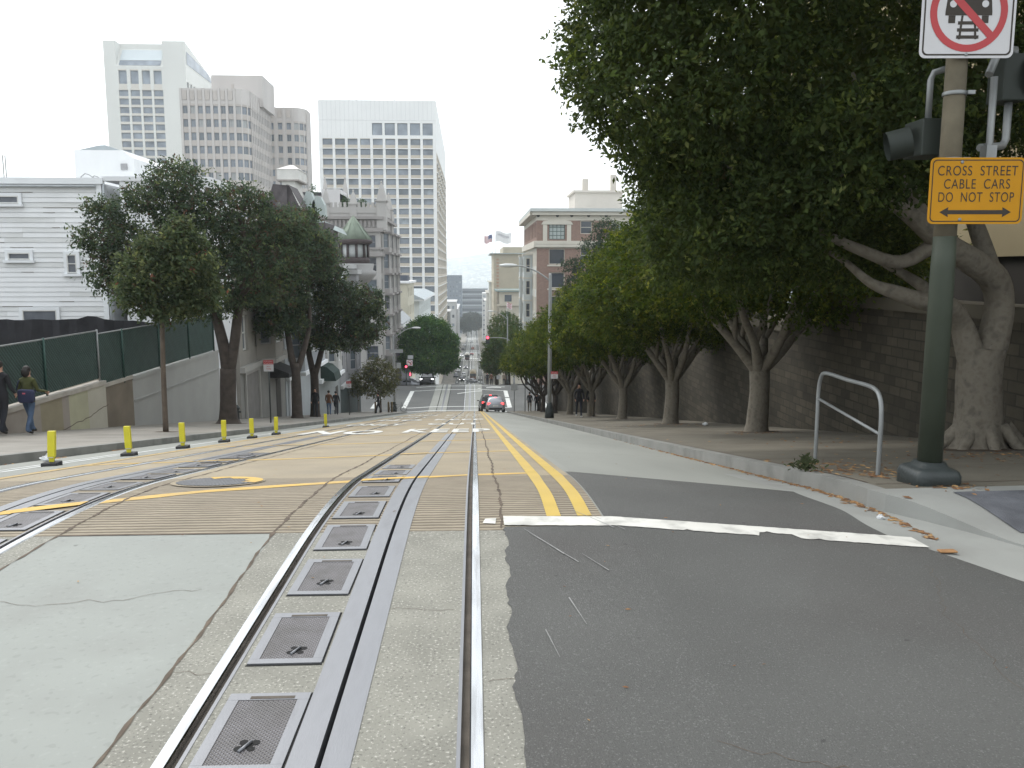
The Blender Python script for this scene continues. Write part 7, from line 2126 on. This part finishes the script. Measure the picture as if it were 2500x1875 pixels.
def pit(x, y, r_, par):
    b = MB(); n = 18; pts = []
    for j in range(n):
        a_ = 2 * pi * j / n; k_ = r_ * rgp.uniform(.8, 1.15) / max(abs(cos(a_)), abs(sin(a_))) ** .6
        pts.append((x + k_ * cos(a_), y + k_ * sin(a_)))
    c_ = (x, y, wz(x, y) + .012)
    for p_, q_ in zip(pts, pts[1:] + pts[:1]):
        b.quad(c_, (*p_, wz(*p_) + .005), (*q_, wz(*q_) + .005))
    b.build('tree_pit', soil, par)


pav = {True: [o for o in COL.objects if o.name.startswith('pavement')][0], False: [o for o in COL.objects if o.name.startswith('pavement')][1]}
for x, y, r_ in [(7.1, 11.3, .75)] + [(f[0], f[1], .55) for f in fig_rows]: pit(x, y, r_, pav[True])
for x, y, r_ in ((-8.41, 22.9, .3), (-9.5, 32.5, .6), (-9.5, 45.5, .5), (-9.6, 51, .5)): pit(x, y, r_, pav[False])
ck = MB()


def crack(x, y, dx, dy, n, w_, lift, wander=.35):
    p_ = (x, y); a_ = math.atan2(dy, dx); st_ = hypot(dx, dy) / n
    for i in range(n):
        b_ = a_ + rgp.uniform(-wander, wander) * 2; q_ = (p_[0] + st_ * cos(b_), p_[1] + st_ * sin(b_))
        w1, w2 = w_ * rgp.uniform(.4, 1), w_ * rgp.uniform(.4, 1); nx2, ny2 = -sin(b_), cos(b_)
        ck.quad(*[(u, v, gz(u, v) + lift) for u, v in ((p_[0] - nx2 * w1, p_[1] - ny2 * w1), (q_[0] - nx2 * w2, q_[1] - ny2 * w2), (q_[0] + nx2 * w2, q_[1] + ny2 * w2), (p_[0] + nx2 * w1, p_[1] + ny2 * w1))])
        p_ = q_


crack(-2.75, 4.35, 1.35, .05, 26, .0022, .003); crack(-1.33, 3.55, .2, -.04, 8, .002, .003); crack(-.44, 4.2, .35, .03, 10, .0018, .003); crack(.05, 3.4, .12, .01, 5, .002, .003)
crack(.9, 2.9, 2.2, -.3, 40, .0022, .0055); crack(2.4, 3.0, .5, 2.2, 36, .002, .0055); crack(1.2, 7.2, 1.7, -.35, 30, .003, .006); crack(1.0, 12, 2.2, .4, 30, .006, .004); crack(1.1, 18, 2.1, -.3, 30, .008, .004)
crack(-2.9, 9.5, -.05, -1.3, 12, .003, .004); crack(-2.0, 14, .8, .4, 14, .006, .004)
road_part('crack', ck, dark_gap)
sc_ = MB()
for x, y, dx, dy, w_ in ((.55, 5.0, -.22, .55, .006), (.62, 4.85, -.26, .6, .004), (.50, 4.3, .05, -.35, .004), (.34, 3.9, .04, -.3, .003), (.78, 4.7, -.12, .3, .004), (.95, 5.55, -.22, .5, .005), (1.02, 5.5, -.2, .45, .004)):
    l_ = hypot(dx, dy); nx2, ny2 = -dy / l_ * w_, dx / l_ * w_
    sc_.quad(*[(u, v, gz(u, v) + .0105) for u, v in ((x - nx2, y - ny2), (x + nx2, y + ny2), (x + dx + nx2 * .3, y + dy + ny2 * .3), (x + dx - nx2 * .3, y + dy - ny2 * .3))])
road_part('scrape_mark', sc_, M('scrape_grey', (.24, .24, .235), .7, .2, 20))

# ------------------------------------------------------------------ litter and leaves
rgl = random.Random(17)
lit = MB()


def litter_leaf(x, y, z, s_, mi):
    a_ = rgl.uniform(0, 6.28); c_, d__ = cos(a_), sin(a_)
    h_ = rgl.uniform(.0, .35) * s_
    P4 = [(-1, 0, 0), (0, -.38, h_ / s_), (1, 0, .1), (0, .38, 0)]
    lit.quad(*[(x + s_ * (p[0] * c_ - p[1] * d__), y + s_ * (p[0] * d__ + p[1] * c_), z + .004 + s_ * p[2] * .6) for p in P4], mi=mi)


for i in range(620):                      # right gutter
    y = 5.7 + abs(rgl.gauss(0, 1)) * 3.2 + rgl.choice([0, 0, 1.2, 3, 6])
    x = KR - abs(rgl.gauss(0, .045)) - .015
    litter_leaf(x, y, gz(x, y), rgl.uniform(.018, .05), rgl.choice([0, 0, 1, 1, 2]))
for cx_, cy_, n_, sd in ((3.88, 8.3, 90, .25), (3.9, 7.75, 70, .14), (4.1, 6.9, 60, .12), (4.05, 9.1, 70, .3), (6.3, 9.9, 120, .7), (6.4, 18.4, 90, .5), (6.3, 25.6, 120, .9), (5.5, 9, 60, 1.1), (6.5, 14, 80, 1.2)):
    for i in range(n_):
        x, y = rgl.gauss(cx_, sd), rgl.gauss(cy_, sd)
        if x > KR + .02: litter_leaf(x, y, wz(x, y), rgl.uniform(.02, .05), rgl.choice([0, 1, 1, 2]))
for i in range(120):                      # left gutter
    y = rgl.choice([11.5, 13.5, 16]) + abs(rgl.gauss(0, .35)); x = KL + abs(rgl.gauss(0, .06)) + .02
    litter_leaf(x, y, gz(x, y), rgl.uniform(.03, .07), rgl.choice([0, 1, 2]))
for i in range(70):
    x, y = rgl.uniform(-4.5, 3), rgl.uniform(3, 12)
    litter_leaf(x, y, gz(x, y) + .004, rgl.uniform(.008, .02), rgl.choice([0, 1, 2]))
tag(lit.build('fallen_leaves', [M('leaf_tan', (.24, .13, .055), .85, .3, 9), M('leaf_brown', (.15, .075, .035), .85, .3, 9), M('leaf_ochre', (.32, .20, .09), .85, .3, 9)]), 'dry brown leaves gathered in the gutters and on the right pavement', 'leaves', kind='stuff')
ws = MB(); rr = []
for i in range(260):
    a_ = rgl.uniform(0, 6.28); d__ = abs(rgl.gauss(0, .09))
    litter = (d__ * cos(a_), d__ * sin(a_) * .6, rgl.uniform(0, .16) * (1 - d__ * 3))
    t_ = rgl.uniform(.02, .045); b_ = rgl.uniform(0, 6.28)
    ws.quad(litter, (litter[0] + t_ * cos(b_), litter[1] + t_ * sin(b_) * .5, litter[2] + t_ * .5), (litter[0] + t_ * 1.2 * cos(b_ + .3), litter[1], litter[2] + t_), (litter[0] + .3 * t_ * cos(b_ + 1), litter[1], litter[2] + t_ * .6))
tag(ws.build('weed_tuft', M('weed_green', (.06, .075, .03), .8, .3, 9), None, loc=(KR + .06, 8.35, wz(KR, 8.35))), 'small green weed growing on the kerb top by the handrail', 'weed')
for x, y, s_, lab in ((-6.55, 12.9, .11, 'crumpled white paper litter in the left gutter'), (6.9, 24.5, .09, 'white paper litter at the foot of the stone wall'), (3.2, 6.3, .035, 'tiny white wrapper scrap in the right gutter')):
    b = MB(); rg2 = random.Random(int(x * 100)); b.ball((0, 0, s_ * .4), (s_, s_ * .7, s_ * .5), 9)
    b.v = [(p[0] * rg2.uniform(.7, 1.2), p[1] * rg2.uniform(.7, 1.2), max(0, p[2] * rg2.uniform(.6, 1.3))) for p in b.v]; b.smooth = set()
    tag(b.build('paper_litter', M('white_paper', (.62, .63, .64), .8), None, loc=(x, y, (gz(x, y) if KL < x < KR else wz(x, y)))), lab, 'litter')
x, y = 3.2, 5.36
b = MB(); b.box(-.06, .06, -.03, .03, .0, .012); tag(b.build('bark_chip', M('tan_bark', (.30, .16, .07), .85, .2, 9), None, loc=(x, y, gz(x, y) + .01), bevel=.006), 'tan piece of bark at the end of the stop line', 'litter')

# ------------------------------------------------------------------ hills and air
hl = MB()
nx_, ny_ = 90, 16
for j in range(ny_ + 1):
    for i in range(nx_ + 1):
        x = -2600 + 5200 * i / nx_; y = 4300 + 1500 * j / ny_
        t = sin(min(1, j / ny_ * 1.25) * pi / 2)
        ht = (150 + 22 * sin(x / 520 + .6) + 10 * sin(x / 170) + 5 * sin(x / 61)) * t
        hl.v.append((x, y, -63 + ht))
for j in range(ny_):
    for i in range(nx_):
        a_ = j * (nx_ + 1) + i; hl.smooth.add(len(hl.f)); hl.f.append((a_, a_ + 1, a_ + nx_ + 2, a_ + nx_ + 1)); hl.m.append(0)
hm = M('hillside', (.20, .21, .19), .95, .55, .012, dirt=.8, dcol=(.5, .5, .48), dscale=.03, speck=.9, spcol=(.75, .75, .72), spscale=.05)
tag(hl.build('hills', hm), 'pale built-up hill fading into haze beyond the street', 'hills', kind='structure')

HAZE = 0.00024
hz = MB(); hz.box(-3500, 3500, -420, 6100, -64.5, 130)
hzo = hz.build('haze', bpy.data.materials.new('haze_air'))
m = hzo.data.materials[0]; m.use_nodes = True
t = m.node_tree; t.nodes.remove(t.nodes['Principled BSDF'])
pv = t.nodes.new('ShaderNodeVolumePrincipled'); pv.inputs['Density'].default_value = HAZE; pv.inputs['Color'].default_value = (.88, .95, 1, 1); pv.inputs['Anisotropy'].default_value = .2
t.links.new(pv.outputs['Volume'], t.nodes['Material Output'].inputs['Volume'])
tag(hzo, 'pale damp air over the whole street', 'haze', kind='stuff')
